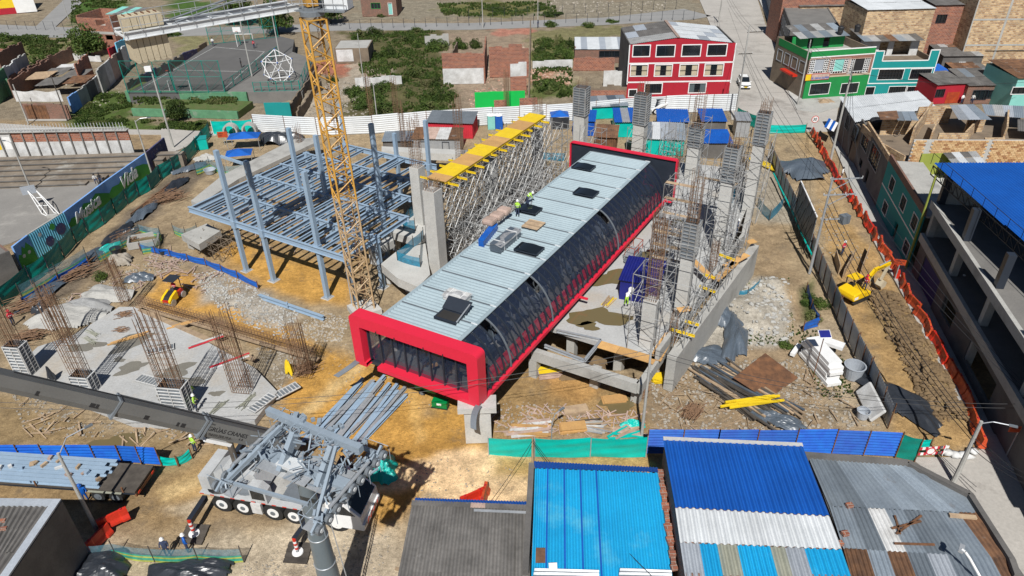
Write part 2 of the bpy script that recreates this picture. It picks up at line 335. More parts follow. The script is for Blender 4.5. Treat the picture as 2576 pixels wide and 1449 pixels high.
# (outline on the layout sheet, colour, relief, edge softness in m, edge wobble in m)
ZONES=[
 ([(-400,300),(3000,300),(3000,-30),(-400,-30)],(.29,.245,.185),.05,2,2),
 ([(0,1130),(-300,1130),(-300,820),(0,780),(540,330),(1830,300),(2000,330),(2330,1140),(1225,1140),(480,1190)],TAN,.07,1,1),
 ([(-300,1120),(480,1160),(560,1240),(470,1370),(190,1380),(-300,1500)],(.36,.255,.14),.05,1.5,1),
 ([(150,1330),(480,1330),(900,1300),(1050,1250),(1060,1700),(-100,1700)],(.50,.42,.31),.03,2,1.5),
 ([(480,1370),(700,1310),(1000,1330),(1050,1600),(450,1600)],(.58,.50,.39),.02,1.5,2),
 ([(340,730),(400,700),(470,700),(560,760),(660,810),(780,868),(890,870),(910,885),(1010,900),(1040,1010),(1170,1020),(1200,1100),(1240,1130),(1120,1190),(1060,1260),(960,1320),(900,1150),(690,1120),(720,990),(780,940),(640,855),(470,790),(360,770)],OCHRE,.06,1.0,1.2),
 ([(480,1160),(640,1080),(700,1110),(560,1180),(500,1220),(400,1230)],(.58,.39,.18),.05,1.2,1),
 ([(1000,1190),(1110,1150),(1230,1125),(1330,1150),(1330,1190),(1240,1260),(1020,1275),(985,1260)],SAND,.04,.6,1.0),
 ([(1000,1260),(1020,1180),(1150,1125),(1240,1120),(1340,1150),(1335,1260)],SAND,.04,.8,1.2),
 ([(930,1310),(1000,1270),(1050,1260),(1045,1320),(960,1345)],OCHRE,.05,.8,1.0),
 ([(390,1225),(470,1190),(620,1105),(650,1115),(500,1205),(420,1250)],(.66,.49,.26),.05,.5,.6),
 ([(420,1262),(520,1228),(560,1235),(470,1290)],(.60,.50,.37),.04,.6,.8),
 ([(190,1245),(330,1250),(330,1330),(230,1330)],(.27,.19,.11),.05,1,1),
 ([(1000,905),(1030,905),(1045,1000),(1075,1110),(1050,1115),(1020,1010)],(.66,.42,.15),.05,.3,.3),
 ([(700,1080),(900,905),(920,915),(740,1095)],(.70,.50,.24),.05,.5,.6),
 ([(1230,1150),(1650,1150),(1650,1200),(1230,1200)],(.55,.37,.16),.04,.6,.6),
 ([(500,700),(560,690),(660,740),(740,800),(690,830),(600,790),(520,760)],(.46,.43,.39),.07,1.0,1.5),
 ([(530,640),(560,590),(720,640),(900,690),(870,770),(700,740),(640,720)],OCHRE,.05,1.2,1),
 ([(560,590),(620,420),(1000,420),(1010,620),(900,690),(720,640)],(.38,.26,.13),.05,1.5,1),
 ([(640,870),(780,880),(800,900),(690,1010),(640,960)],(.34,.29,.22),.08,.8,.6),
 ([(-200,1010),(60,1010),(300,1100),(640,1075),(560,1130),(-200,1130)],(.34,.25,.14),.10,1,1),
 ([(0,950),(25,860),(300,690),(330,640),(480,600),(420,560),(330,610),(60,750),(-100,830)],(.32,.25,.17),.1,.8,.8),
 ([(1000,900),(1240,1000),(1230,1110),(1170,1110),(1080,1020),(1000,960)],OCHRE,.05,.8,.6),
 ([(1240,1000),(1290,880),(1440,880),(1620,1000),(1620,1100),(1240,1100)],(.40,.27,.13),.07,.8,.8),
 ([(1340,880),(1420,880),(1530,960),(1480,1010),(1400,1000)],(.50,.30,.12),.15,.8,.8),
 ([(1620,900),(1760,880),(2080,860),(2140,900),(2230,1085),(1620,1100)],(.36,.275,.185),.10,.8,.8),
 ([(1830,720),(1900,700),(1960,690),(1985,760),(2000,860),(1950,880),(1870,860),(1800,900),(1760,870)],(.50,.475,.43),.15,.8,.8),
 ([(1880,560),(1960,560),(2010,700),(2050,830),(2080,900),(2000,850),(1980,720),(1900,690)],(.38,.29,.19),.18,.8,.8),
 ([(1890,400),(1960,400),(2000,560),(1890,560)],(.40,.36,.30),.1,.8,.8),
 ([(2010,335),(2050,335),(2110,470),(2200,640),(2130,660),(2060,520)],(.46,.34,.20),.06,.6,.6),
 ([(2060,520),(2110,520),(2220,670),(2300,800),(2470,1120),(2350,1150),(2260,1090),(2160,830),(2090,660)],(.47,.315,.15),.05,.6,.6),
 ([(2180,735),(2250,730),(2320,850),(2400,980),(2430,1060),(2340,1030),(2260,880),(2200,800)],(.31,.225,.115),.16,.8,.8),
 ([(2020,720),(2050,700),(2060,830),(2020,830)],(.11,.13,.05),.05,.5,.5),
 ([(1990,800),(2110,800),(2150,960),(2230,1080),(2100,1060),(2040,900)],(.44,.36,.26),.07,.8,.8),
 ([(30,770),(230,620),(480,395),(530,415),(400,545),(260,665),(100,800)],(.19,.155,.12),.12,.8,.8),
 # vacant lots behind the site
 ([(850,80),(1110,75),(1130,130),(1110,220),(1170,290),(860,300),(830,200),(900,150)],(.12,.115,.055),.12,1,2.5),
 ([(840,200),(900,150),(1000,190),(880,250),(860,300),(780,320),(740,290)],(.42,.37,.31),.15,1,2),
 ([(1110,80),(1330,75),(1330,290),(1180,300),(1130,200)],(.33,.265,.205),.1,1,2),
 ([(1330,80),(1450,80),(1445,240),(1330,260)],(.36,.31,.22),.1,1,2),
 ([(1340,100),(1440,105),(1440,150),(1340,150)],(.14,.15,.055),.1,1,2),
 ([(1335,180),(1400,175),(1400,215),(1335,215)],(.44,.26,.18),.1,1,2),
 ([(1330,215),(1445,205),(1445,240),(1335,250)],(.12,.15,.05),.1,1,2),
 ([(1330,75),(1580,62),(1580,95),(1330,100)],(.22,.21,.11),.1,1,3),
 ([(780,150),(850,150),(900,160),(850,190),(770,185)],RED,.05,1,2),
 ([(1240,70),(1330,68),(1330,90),(1240,90)],(.46,.22,.17),.05,1,2),
 ([(880,0),(1760,0),(1760,40),(880,50)],(.28,.255,.205),.1,2,3),
 ([(1100,10),(1280,0),(1400,20),(1300,40),(1120,40)],(.17,.17,.07),.1,2,4),
 ([(0,75),(230,70),(260,130),(150,200),(0,150)],(.30,.25,.16),.15,2,3),
 ([(0,85),(110,90),(180,120),(130,150),(0,120)],(.13,.15,.05),.15,2,3),
 ([(180,0),(330,0),(260,50),(180,60)],(.07,.14,.03),.1,2,2),
 ([(420,0),(540,0),(560,50),(440,60)],(.07,.14,.03),.1,2,2),
 ([(170,290),(250,230),(330,240),(330,300),(540,310),(500,335),(180,320)],(.09,.14,.035),.15,1,1.5),
 ([(440,80),(540,70),(520,115),(445,140)],(.25,.24,.13),.1,1,2),
]
def grid_axis(parts):return np.concatenate([np.arange(a,b,s) if s else np.array([a]) for a,b,s in parts])
gx=grid_axis([(-3000,0,0),(-900,0,0),(-400,0,0),(-220,0,0),(-170,-50,1.2),(-50,56,.42),(56,170,1.2),(175,0,0),(250,0,0),(500,0,0),(1200,0,0),(3000,0,0)])
gy=grid_axis([(-400,0,0),(-60,0,0),(0,0,0),(14,0,0),(17,76,.42),(76,236,1.0),(260,0,0),(330,0,0),(500,0,0),(1000,0,0),(4000,0,0)])
GXX,GYY=np.meshgrid(gx,gy)
gcol=np.empty(GXX.shape+(3,));gcol[:]=EARTH;gz=np.zeros(GXX.shape);gamp=np.full(GXX.shape,.03)
for poly,col,amp,soft,wb in ZONES:
    wp=[tuple(P(*q)[:2]) for q in poly]
    jx=GXX+wob(GXX,GYY,.9,1.0)*wb*.6+wob(GXX,GYY,.31,4.0)*wb;jy=GYY+wob(GXX,GYY,.85,2.0)*wb*.6+wob(GXX,GYY,.29,7.0)*wb
    ins=inpoly(jx,jy,wp);d=edge_dist(jx,jy,wp)
    w=np.where(ins,.5+.5*np.clip(d/soft,0,1),.5-.5*np.clip(d/soft,0,1))
    w=w*w*(3-2*w)
    gcol=gcol*(1-w[...,None])+np.array(col)*w[...,None];gamp=gamp*(1-w)+amp*w
rough_n=wob(GXX,GYY,2.1,3.0)*.5+wob(GXX,GYY,4.7,5.0)*.35+wob(GXX,GYY,.7,9.0)*.6
rng_np=np.random.default_rng(3);rough_n=rough_n+rng_np.normal(0,.28,GXX.shape)
gz=rough_n*gamp
# heaped spoil in the trench, the sand heap and the banks
def heap(px,py,r,h,sx=1.0):
    global gz
    c=P(px,py);d=np.hypot((GXX-c.x)/sx,GYY-c.y)/r;k=np.clip((1-d)*(1 if h>0 else 2.5),0,1);gz=gz+h*(k*k*(3-2*k))*(1+(.35 if h>0 else .05)*wob(GXX,GYY,1.6,px))
for a in ((2225,760,2.6,1.0),(2260,820,2.8,1.1),(2300,880,2.8,1.0),(2340,950,2.6,.9),(2380,1020,2.4,.7),(1440,920,3.2,.9),(1110,1210,6.0,.5,1.6),(1900,790,4.5,1.1),(1950,730,3.5,.9),(1290,1040,3,.3),(1065,980,2.5,.35),(600,760,4,.35),(770,250,6,1.2),(1010,230,7,.8),(930,120,7,.8),(1475,868,2.6,-2.6,1.9),(1545,885,2.4,-2.4,1.6)):heap(*a)
gz-=.06
nx,ny=len(gx),len(gy)
gv=np.stack([GXX,GYY,gz],-1).reshape(-1,3)
ii=np.arange(nx*ny).reshape(ny,nx);gf=np.stack([ii[:-1,:-1],ii[:-1,1:],ii[1:,1:],ii[1:,:-1]],-1).reshape(-1,4)
me=bpy.data.meshes.new('ground');me.from_pydata(gv.tolist(),[],gf.tolist())
at=me.color_attributes.new('Col','FLOAT_COLOR','POINT')
at.data.foreach_set('color',np.concatenate([gcol.reshape(-1,3),np.ones((nx*ny,1))],1).astype(np.float32).ravel())
me.polygons.foreach_set('use_smooth',[True]*len(me.polygons))
m,nt,N,L,b=_nt('earth')
a=N.new('ShaderNodeAttribute');a.attribute_name='Col';p=pos(nt)
f1=noise(nt,.55,p,8,.65,.3,.7);f2=noise(nt,3.2,p,6,.7,.3,.72);f3=noise(nt,14,p,4,.7,.3,.7)
c=mix(nt,1,a.outputs['Color'],mix(nt,f1,(.68,.66,.63,1),(1.26,1.24,1.2,1)),'MULTIPLY')
c=mix(nt,1,c,mix(nt,f2,(.68,.66,.63,1),(1.25,1.24,1.2,1)),'MULTIPLY')
c=mix(nt,.8,c,mix(nt,f3,(.6,.6,.6,1),(1.32,1.3,1.28,1)),'MULTIPLY')
st=noise(nt,.3,p,8,.75,.54,.64);c=mix(nt,mix(nt,st,(0,0,0,1),(.5,.5,.5,1)),c,(.17,.135,.095,1))
L.new(c,b.inputs['Base Color']);b.inputs['Roughness'].default_value=.95;b.inputs['Specular IOR Level'].default_value=.2
ad=N.new('ShaderNodeMath');L.new(f2,ad.inputs[0]);L.new(f3,ad.inputs[1]);bump(nt,ad.outputs[0],b,.06,.7)
me.materials.append(m)
ground=bpy.data.objects.new('ground',me);C.objects.link(ground);struct(ground)

def flat(name,pts,z,mt,kind='structure',th=.12):
    w=[P(*q,z) for q in pts];o=MB().prism([(p.x,p.y) for p in w],z-th,z).build(name,mt);o['kind']=kind;return o
# roads: grey street behind the lots, concrete street running away on the right, corner street lower right
flat('road',[(-300,62),(0,62),(330,75),(860,58),(1180,58),(1520,44),(1720,22),(1790,40),(1745,48),(1520,62),(1180,74),(850,76),(330,95),(-300,90)],.10,'road_grey')
flat('road',[(60,95),(170,-10),(225,-10),(190,20),(110,95)],.106,'road_grey')
rd=flat('road',[(1758,-5),(1905,-5),(1925,60),(1960,130),(1978,215),(2040,250),(2110,262),(2100,330),(1920,330),(1905,300),(1840,300),(1830,170),(1790,70)],.10,'concrete_road')
mb=MB()
for q in range(9):                                          # sawn joints of the concrete street
    y0=40+q*32;xl=1800+(y0-40)*.20;xr=1925+(y0-40)*.32
    mb.bar(P(xl,y0+3,.104),P(xr,y0,.104),.07,.008)
mb.bar(P(1832,20,.104),P(1935,300,.104),.07,.008)
mb.build('road_joint','concrete_dark',rd)
flat('pavement',[(1908,-5),(1932,-5),(1972,90),(1950,90)],.22,'concrete_pale',th=.25)
flat('pavement',[(1950,90),(1972,90),(2020,245),(1992,250),(1972,200)],.216,'concrete_pale',th=.25)
flat('pavement',[(1992,250),(2020,244),(2118,240),(2130,262),(2060,284),(2005,276)],.212,'concrete',th=.25)
flat('road',[(2290,1150),(2420,1150),(2490,1120),(2576,1160),(2700,1300),(2700,1600),(2500,1600),(2350,1200)],.05,'concrete_road')
flat('pavement',[(2090,345),(2110,335),(2310,680),(2500,1090),(2620,1180),(2560,1190),(2470,1110),(2440,1060),(2270,740),(2200,610)],.16,'concrete',th=.3)
flat('pavement',[(405,322),(545,335),(430,385),(405,370)],.08,'concrete_road')
flat('pavement',[(0,310),(180,322),(545,330),(545,340),(180,335),(0,330)],.06,'concrete_road')
# playing courts
flat('court',[(-60,468),(310,452),(270,480),(205,530),(30,610),(-80,640)],.05,'court_grey')
up_court=flat('court',[(322,232),(566,232),(735,130),(740,100),(700,90),(610,100),(530,110),(450,165)],2.0,'asphalt',th=2.2)
flat('court',[(566,232),(650,232),(760,232),(790,150),(735,130)],1.96,'concrete_dark',th=2.1)
mb=MB()
def cl(a,b,w=.1):mb.bar(P(*a,2.005),P(*b,2.005),w,.008)
cl((345,228),(560,228));cl((560,228),(665,130));cl((665,130),(540,118));cl((540,118),(345,228));cl((445,176),(610,180))
mb.build('court_line','white_dirty',up_court)
# ================================================================ the red and glass station hall
def zat(base,py):                                          # height at which the vertical over a point meets a sheet row
    lo,hi=base.z,39.0
    for _ in range(40):
        m_=(lo+hi)/2
        if Q((base.x,base.y,m_))[1]>py:lo=m_
        else:hi=m_
    return lo
ZB,ZT=4.0,8.7
_n1,_n2,_f2,_f1=P(884,787,ZT),P(1212,884,ZT),P(1688,405,ZT),P(1450,366,ZT)
SC=(_n1+_n2)/2;E2=((_f1+_f2)/2-SC);SL=E2.length;E2=E2/SL
_w=(_n2-_n1).normalized();E1=(_w-E2*_w.dot(E2));E1.normalize();E1=(E1*.55+_w*.45).normalized();SW=11.55
SO=SC-E1*(SW/2)
def S(s,t,z):p=SO+E1*(s*SW)+E2*t;return Vector((p.x,p.y,z))
st=thing('station_hall','long red-framed station hall with pale ribbed roof and curved dark glass side','station',S(.5,0,0))
S0,S1=.19,.775;RZ=8.35
def side(a):                                                # curved flank: a 0 at roof edge, 1 at sill
    k=math.radians(12+78*a);q0=math.radians(12)
    return S1+(.985-S1)*((math.sin(k)-math.sin(q0))/(1-math.sin(q0))),RZ-.06-(RZ-.06-ZB-.25)*(1-math.cos(k)/math.cos(q0))**.93
MB().box(S(.5,SL/2,ZB-.15),(SW*.985,SL-.3,.3),ax=(E1,E2,UP)).build('floor_deck','char_metal',st)
NP=14
for k in range(NP):
    t0,t1=.5+k*(SL-.8)/NP,.5+(k+1)*(SL-.8)/NP-.03
    mb=MB().corr(S(S0,t0,RZ),S(S0,t1,RZ),S(S1,t1,RZ),S(S1,t0,RZ),pitch=.36,amp=.06,trap=True)
    mb.build('roof_panel','tower_roof',st)
    MB().box(S((S0+S1)/2,t1+.015,RZ+.05),((S1-S0)*SW,.05,.06),ax=(E1,E2,UP)).build('roof_joint','grey_metal',st)
    MB().box(S(S1+.002,t1,RZ+.06),(.55,.09,.05),ax=(E1,E2,UP)).build('gutter_clip','white_metal',st)
MB().box(S(S1+.012,SL/2,RZ),(.34,SL-.6,.07),ax=(E1,E2,UP)).build('roof_edge','tower_roof',st)
MB().box(S(S0-.012,SL/2,RZ-.02),(.3,SL-.6,.07),ax=(E1,E2,UP)).build('roof_edge','tower_roof',st)
MB().box(S((S0+S1)/2,SL/2,RZ-.22),((S1-S0)*SW-.1,SL-.6,.12),ax=(E1,E2,UP)).build('ceiling','grey_metal',st)
m,nt,N,L,b=_nt('tint_glass');b.inputs['Base Color'].default_value=(.03,.042,.075,1);b.inputs['Roughness'].default_value=.05  # dark tinted glass, with sky reflection imitated by blue in the base colour
b.inputs['Specular IOR Level'].default_value=.8;b.inputs['Alpha'].default_value=.52
NB=38
rng=random.Random(5)
for k in range(NB+1):
    t=.45+k*(SL-.9)/NB
    pr=[side(a/8) for a in range(9)]
    mb=MB()
    for (s0,z0),(s1,z1) in zip(pr[:-1],pr[1:]):mb.bar(S(s0,t,z0),S(s1,t,z1),.09,.13,up=E2)
    mb.build('rib','grey_metal' if k in (4,11,25) else 'char_metal',st)
    if k==NB:break
    t2=t+(SL-.9)/NB
    lo=.38 if k in (3,10,24) else 0
    MB().sheet(lambda u,v:(lambda q:S(q[0]-.004,ln(t,t2,u),q[1]-.01))(side(ln(lo,1,v))),1,8).build('glass_pane','tint_glass',st,smooth=True)
    MB().box(S(.935,(t+t2)/2,ZB+.72),(.06,.78,.95),ax=((E1*.85+UP*.53).normalized(),E2,(UP*.85-E1*.53).normalized())).build('red_panel','red_paint',st)
    # racks, crates and ducting seen through the glass
    mb=MB()
    for _ in range(4):
        mb.box(S(rng.uniform(.62,.86),t+rng.uniform(0,1),ZB+rng.uniform(.4,2.1)),(rng.uniform(.2,.9),rng.uniform(.1,.6),rng.uniform(.1,.9)),rng.uniform(0,3))
    mb.bar(S(.8,t+.2,ZB),S(.72,t+.7,ZB+3.6),.1)
    mb.build('fit_out',rng.choice(['grey_metal','timber_dark','char_metal','black','char_metal','grey_metal','tarp_grey']),st)
MB().box(S(.55,SL/2,ZB+.03),(SW*.8,SL-1.2,.06),ax=(E1,E2,UP)).build('inner_floor','concrete_dark',st)
# left flank, the same curve mirrored
MB().sheet(lambda u,v:(lambda q:S(1-q[0]-.02,ln(.5,SL-.5,u),q[1]))(side(v)),20,8).build('glass_flank','tint_glass',st,smooth=True)
mb=MB()
for s in (.985,.015):mb.box(S(s,SL/2,ZB-.05),(.32,SL,.34),ax=(E1,E2,UP))
mb.build('sill_beam','red_paint',st)
def ring(t0,t1,s0,s1,z0,z1,ws,wt,wb,r,legs_only=False):
    def rr(x0,x1,y0,y1,r,n=5):
        o=[]
        for cx,cy,a0 in ((x1-r,y1-r,0),(x0+r,y1-r,90),(x0+r,y0+r,180),(x1-r,y0+r,270)):
            for i in range(n+1):a=math.radians(a0+90*i/n);o.append((cx+r*math.cos(a),cy+r*math.sin(a)))
        return o
    o=rr(s0,s1,z0,z1,r);i_=rr(s0+ws,s1-ws,z0+wb,z1-wt,.05);n=len(o)
    def W(q,t):p=SO+E1*q[0]+E2*t;return Vector((p.x,p.y,q[1]))
    vs=[W(q,t0) for q in o]+[W(q,t0) for q in i_]+[W(q,t1) for q in o]+[W(q,t1) for q in i_];fs=[]
    for k in range(n):
        j=(k+1) % n
        fs+=[(k,j,n+j,n+k),(2*n+j,2*n+k,3*n+k,3*n+j),(j,k,2*n+k,2*n+j),(n+k,n+j,3*n+j,3*n+k)]
    return MB().add(vs,fs)
fr=ring(-.55,.5,-.05,SW+.05,ZB-.1,ZT+.1,.92,1.02,.38,.42)
# the left end of the lower rail is open: drop the faces between leg and rail
fo=fr.build('front_frame','red_paint',st)
bm=bmesh.new();bm.from_mesh(fo.data);loc0=Vector(_LOC[st.name])
cut=[f for f in bm.faces if 1.1<(f.calc_center_median()+loc0-SO).dot(E1)<1.2 and f.calc_center_median().z<ZB+1]
bmesh.ops.bisect_plane(bm,geom=bm.verts[:]+bm.edges[:]+bm.faces[:],plane_co=S(0,0,0)+E1*1.03-loc0,plane_no=E1)
bmesh.ops.bisect_plane(bm,geom=bm.verts[:]+bm.edges[:]+bm.faces[:],plane_co=S(0,0,0)+E1*2.1-loc0,plane_no=E1)
dl=[f for f in bm.faces if 1.04<(f.calc_center_median()+loc0-SO).dot(E1)<2.09 and f.calc_center_median().z+loc0.z<ZB+1]
bmesh.ops.delete(bm,geom=dl,context='FACES');bm.to_mesh(fo.data);bm.free()
for k in range(9):
    s=(1.05+(SW-2.1)*k/8)/SW
    MB().bar(S(s,.1,ZB+.3),S(s,.1,ZT-1.0),.11,.16,up=E2).build('mullion','char_metal',st)
    if k<8:
        s2=(1.05+(SW-2.1)*(k+1)/8)/SW
        MB().sheet(lambda u,v:S(ln(s,s2,u),.16,ln(ZB+.3,ZT-1.0,v)),1,1).build('glass_pane','tint_glass',st)
        mb=MB()
        for _ in range(5):mb.box(S(ln(s,s2,rng.random()),rng.uniform(1.2,5),ZB+rng.uniform(.3,1.6)),(rng.uniform(.1,1.0),rng.uniform(.1,.5),rng.uniform(.1,.9)),rng.uniform(0,3))
        mb.build('fit_out',rng.choice(['galv','white_dirty','char_metal','plywood','scaf']),st)
for s in (.22,.37,.60,.75):MB().bar(S(s,-.58,ZT-.75),S(s,-.58,ZT-1.16),.07,.05,up=E2).build('bracket','black',st)
ring(SL-.2,SL+.35,-.75,SW+.75,ZB-.2,ZT+.35,.14,.14,.14,.3).build('rear_frame','red_paint',st)
MB().box(S(.5,SL+.12,(ZB+ZT)/2+.05),(SW+1.4,.2,ZT-ZB+.4),ax=(E1,E2,UP)).build('rear_panel','char_metal',st)
for sg,s in ((-1,.02),(1,.985)):
    def flap(u,v,sg=sg,s=s):return S(s,0,0)+E2*(-.5-1.9*u)+E1*(sg*(.15+.7*u*u)+(v-.5)*.5)+Vector((0,0,ZB+.15-.5*u*u))
    o=MB().sheet(flap,6,2).build('curved_flap','grey_metal',st);md=o.modifiers.new('t','SOLIDIFY');md.thickness=.06
MB().box(S(1.03,SL*.42,ZB-.1),(.9,.22,.14),ax=(E1,E2,UP)).build('stub_arm','red_paint',st)
# roof hatches
def hatch(px,py,opened=False):
    c=P(px,py,RZ+.1)
    h=MB().box(c,(1.15*1.75,1.25,.22),ax=(E1,E2,UP)).build('hatch_kerb','char_metal',st)
    if not opened:
        MB().sheet(lambda u,v:c+E1*((u-.5)*2.25)+E2*((v-.5)*1.5)+UP*(.17+.16*math.sin(math.pi*u)),8,1).build('hatch_lid','glass_dark',h,smooth=True)
        mb=MB()
        for sv_ in (-.75,.75):mb.bar(c+E1*-1.12+E2*sv_+UP*.2,c+E1*1.12+E2*sv_+UP*.2,.09)
        for su in (-1.12,1.12):mb.bar(c+E1*su+E2*-.75+UP*.2,c+E1*su+E2*.75+UP*.2,.09)
        mb.build('hatch_frame','char_metal',h)
    else:
        hn=c+E2*.65+UP*.15;dr=(E2*.25+UP*.97).normalized()*1.4
        dr=(E2*.85+UP*.5).normalized()*1.15
        MB().slab([hn-E1*1.1,hn+E1*1.1,hn+E1*1.1+dr,hn-E1*1.1+dr],.06).build('hatch_lid','char_metal',h)
        mb=MB().bar(c+E1*1-E2*.5+UP*.1,hn+E1*1+dr*.8,.08);mb.build('strut','galv',h)
        MB().box(c+UP*.115,(1.7,1.0,.02),ax=(E1,E2,UP)).build('hatch_shade_plate','dark_interior',h)  # flat near-black plate, coloured to stand for the shade inside the opening
for a in ((1468,423),(1474,488),(1330,530),(1331,630)):hatch(*a)
hatch(1130,797,True)
MB().bar(P(1338,500,RZ+.1),P(1334,527,RZ+.1),.12,.06).build('roof_batten','galv',st)

# ================================================================ steel frame of the second building
FA,FB=P(478,522,6),P(871,647,6);FE=(FB-FA).normalized();FG=Vector((-FE.y,FE.x,0))
def F(u,v,z):p=FA+FE*u+FG*v;return Vector((p.x,p.y,z))
sf=thing('steel_framework','blue-grey bare steel floor frame on tall posts beside the tower crane','steel frame',F(11,11,0))
VS=[0,4.6,9.6,13.6,17.6,22.3];US=[0,2.5,6.93,11.05,18.6,22.4]
HI={0:(0,22.4),1:(0,22.4),2:(0,22.3),3:(0,19.5),4:(0,17),5:(2.2,16.8)}
for k,v in enumerate(VS):
    u0,u1=HI[k];MB().ibeam(F(u0-.3,v,5.75),F(u1+.3,v,5.75),.30,.62).build('girder','steel_blue',sf)
for k in range(5):
    v0,v1=VS[k],VS[k+1];u0=max(HI[k][0],HI[k+1][0]);u1=min(HI[k][1],HI[k+1][1]);n=int((u1-u0)/1.1)
    for i in range(n+1):
        u=u0+(u1-u0)*i/n
        if k==4 and i % 3==1:continue
        big=i % 4==0
        MB().ibeam(F(u,v0+.16,5.83 if not big else 5.78),F(u,v1-.16,5.83 if not big else 5.78),.17 if not big else .26,.34 if not big else .5).build('joist','steel_blue',sf)
def post(u,v,z1,z0=0.0,w=.42):
    o=MB().box(F(u,v,(z0+z1)/2),(w,w,z1-z0),ax=(FE,FG,UP)).build('post','steel_blue',sf)
    MB().box(F(u,v,z0+.03),(.8,.8,.06),ax=(FE,FG,UP)).build('base_plate','galv',o)
    MB().box(F(u,v,5.7),(w+.14,w+.14,.9),ax=(FE,FG,UP)).build('splice_plate','steel_blue',o)
    MB().box(F(u,v,z0-.12),(1.0,1.0,.24),ax=(FE,FG,UP)).build('footing','concrete_pale',o)
for u,v,z in ((6.93,0,13.9),(11.1,0,13.6),(18.5,0.3,13.9),(6.95,9.57,13.1),(10.95,9.55,13.0),(18.8,9.8,15.5),(2.6,22.3,11.4),(16.2,22.0,11.6),(2.5,17.6,6.1),(18.6,17.6,6.1),(22.3,4.6,6.1),(0.2,9.6,6.1),(0.2,17.6,6.1),(11,17.6,6.1),(22.3,0.2,6.1),(11,22.3,9.0)):post(u,v,z)
MB().bar(F(6.95,.3,13.2),F(11.1,.3,13.0),.2,.25).build('tie_beam','steel_blue',sf)
mb=MB()
for v in (1.5,3,6,8,11):mb.bar(F(1,v,5.2),F(5.5,v-.3,5.2),.12)
mb.build('loose_timber','timber',sf)
# ================================================================ concrete columns, platforms, slabs, scaffolds
CE=FE;CG=E2
A1,A2=Vector((E1.x,E1.y,0)),Vector((E2.x,E2.y,0))
def rebar_cage(mb,c,w,d,z0,z1,nx=4,ny=4,r=.022,splay=.0,step=.35,rng=RNG,ax=(A1,A2),tilt=Vector((0,0,0))):
    pts=[(-1+2*i/(nx-1),s) for i in range(nx) for s in (-1,1)]+[(s,-1+2*i/(ny-1)) for i in range(1,ny-1) for s in (-1,1)]
    for a,b_ in pts:
        q=c+ax[0]*(a*w/2)+ax[1]*(b_*d/2);k=rng.uniform(-.05,.15)*(z1-z0)
        mb.tube((q.x,q.y,z0),(q.x+tilt.x+rng.uniform(-1,1)*splay,q.y+tilt.y+rng.uniform(-1,1)*splay,z1+k),r,3,cap=False)
    z=z0
    while z<z1-.1:
        f=(z-z0)/(z1-z0);cc=c+tilt*f
        cs=[cc+ax[0]*(a*w/2)+ax[1]*(b_*d/2) for a,b_ in ((-1,-1),(1,-1),(1,1),(-1,1))]
        for i in range(4):mb.tube((cs[i].x,cs[i].y,z),(cs[(i+1) % 4].x,cs[(i+1) % 4].y,z),r*.7,3,cap=False)
        z+=step
def form_panels(c,w,d,z0,z1,parent,mt='scaf',ax=(A1,A2),tilt=0.0):
    for k,(n_,half,wid) in enumerate(((-ax[1],d/2,w),(ax[0],w/2,d),(ax[1],d/2,w),(-ax[0],w/2,d))):
        t=Vector((-n_.y,n_.x,0));mid=c+n_*(half+.09)
        o=MB().box((mid.x-n_.x*.05,mid.y-n_.y*.05,(z0+z1)/2),(wid+.2,.04,z1-z0),ax=(t,n_,UP)).build('formwork_panel','grey_metal',parent)
        mb=MB();h=z1-z0;nr=max(3,int(h/.32))
        for i in range(nr+1):z=z0+.05+(h-.1)*i/nr;mb.box((mid.x,mid.y,z),(wid+.2,.11,.06),ax=(t,n_,UP))
        for s in (-.5,0,.5):q=mid+t*(s*(wid+.12));mb.box((q.x,q.y,(z0+z1)/2),(.07,.13,h),ax=(t,n_,UP))
        mb.build('formwork_rib',mt,o)
def column(label,base,w,d,ztop,zform=None,zbar=None,group='concrete columns under construction',rb=(5,4),splay=.06,zf0=None,tilt=Vector((0,0,0)),mt='concrete_pale'):
    t=thing('concrete_column',label,'column',base,group)
    c=Vector((base.x,base.y,0))
    if ztop>base.z+.05:
        n=max(1,int((ztop-base.z)/2.4))
        for i in range(n):
            z0=base.z+(ztop-base.z)*i/n;z1=base.z+(ztop-base.z)*(i+1)/n
            MB().box((c.x,c.y,(z0+z1)/2),(w-(i % 2)*.012,d-(i % 2)*.012,z1-z0),ax=(A1,A2,UP)).build('shaft',mt,t)
    if zform:form_panels(c,w,d,zf0 if zf0 is not None else ztop-.3,zform,t)
    if zbar:
        mb=MB();rebar_cage(mb,c,w*.8,d*.8,max(ztop,base.z),zbar,rb[0],rb[1],splay=splay,tilt=tilt);mb.build('rebar','rebar',t)
    return t
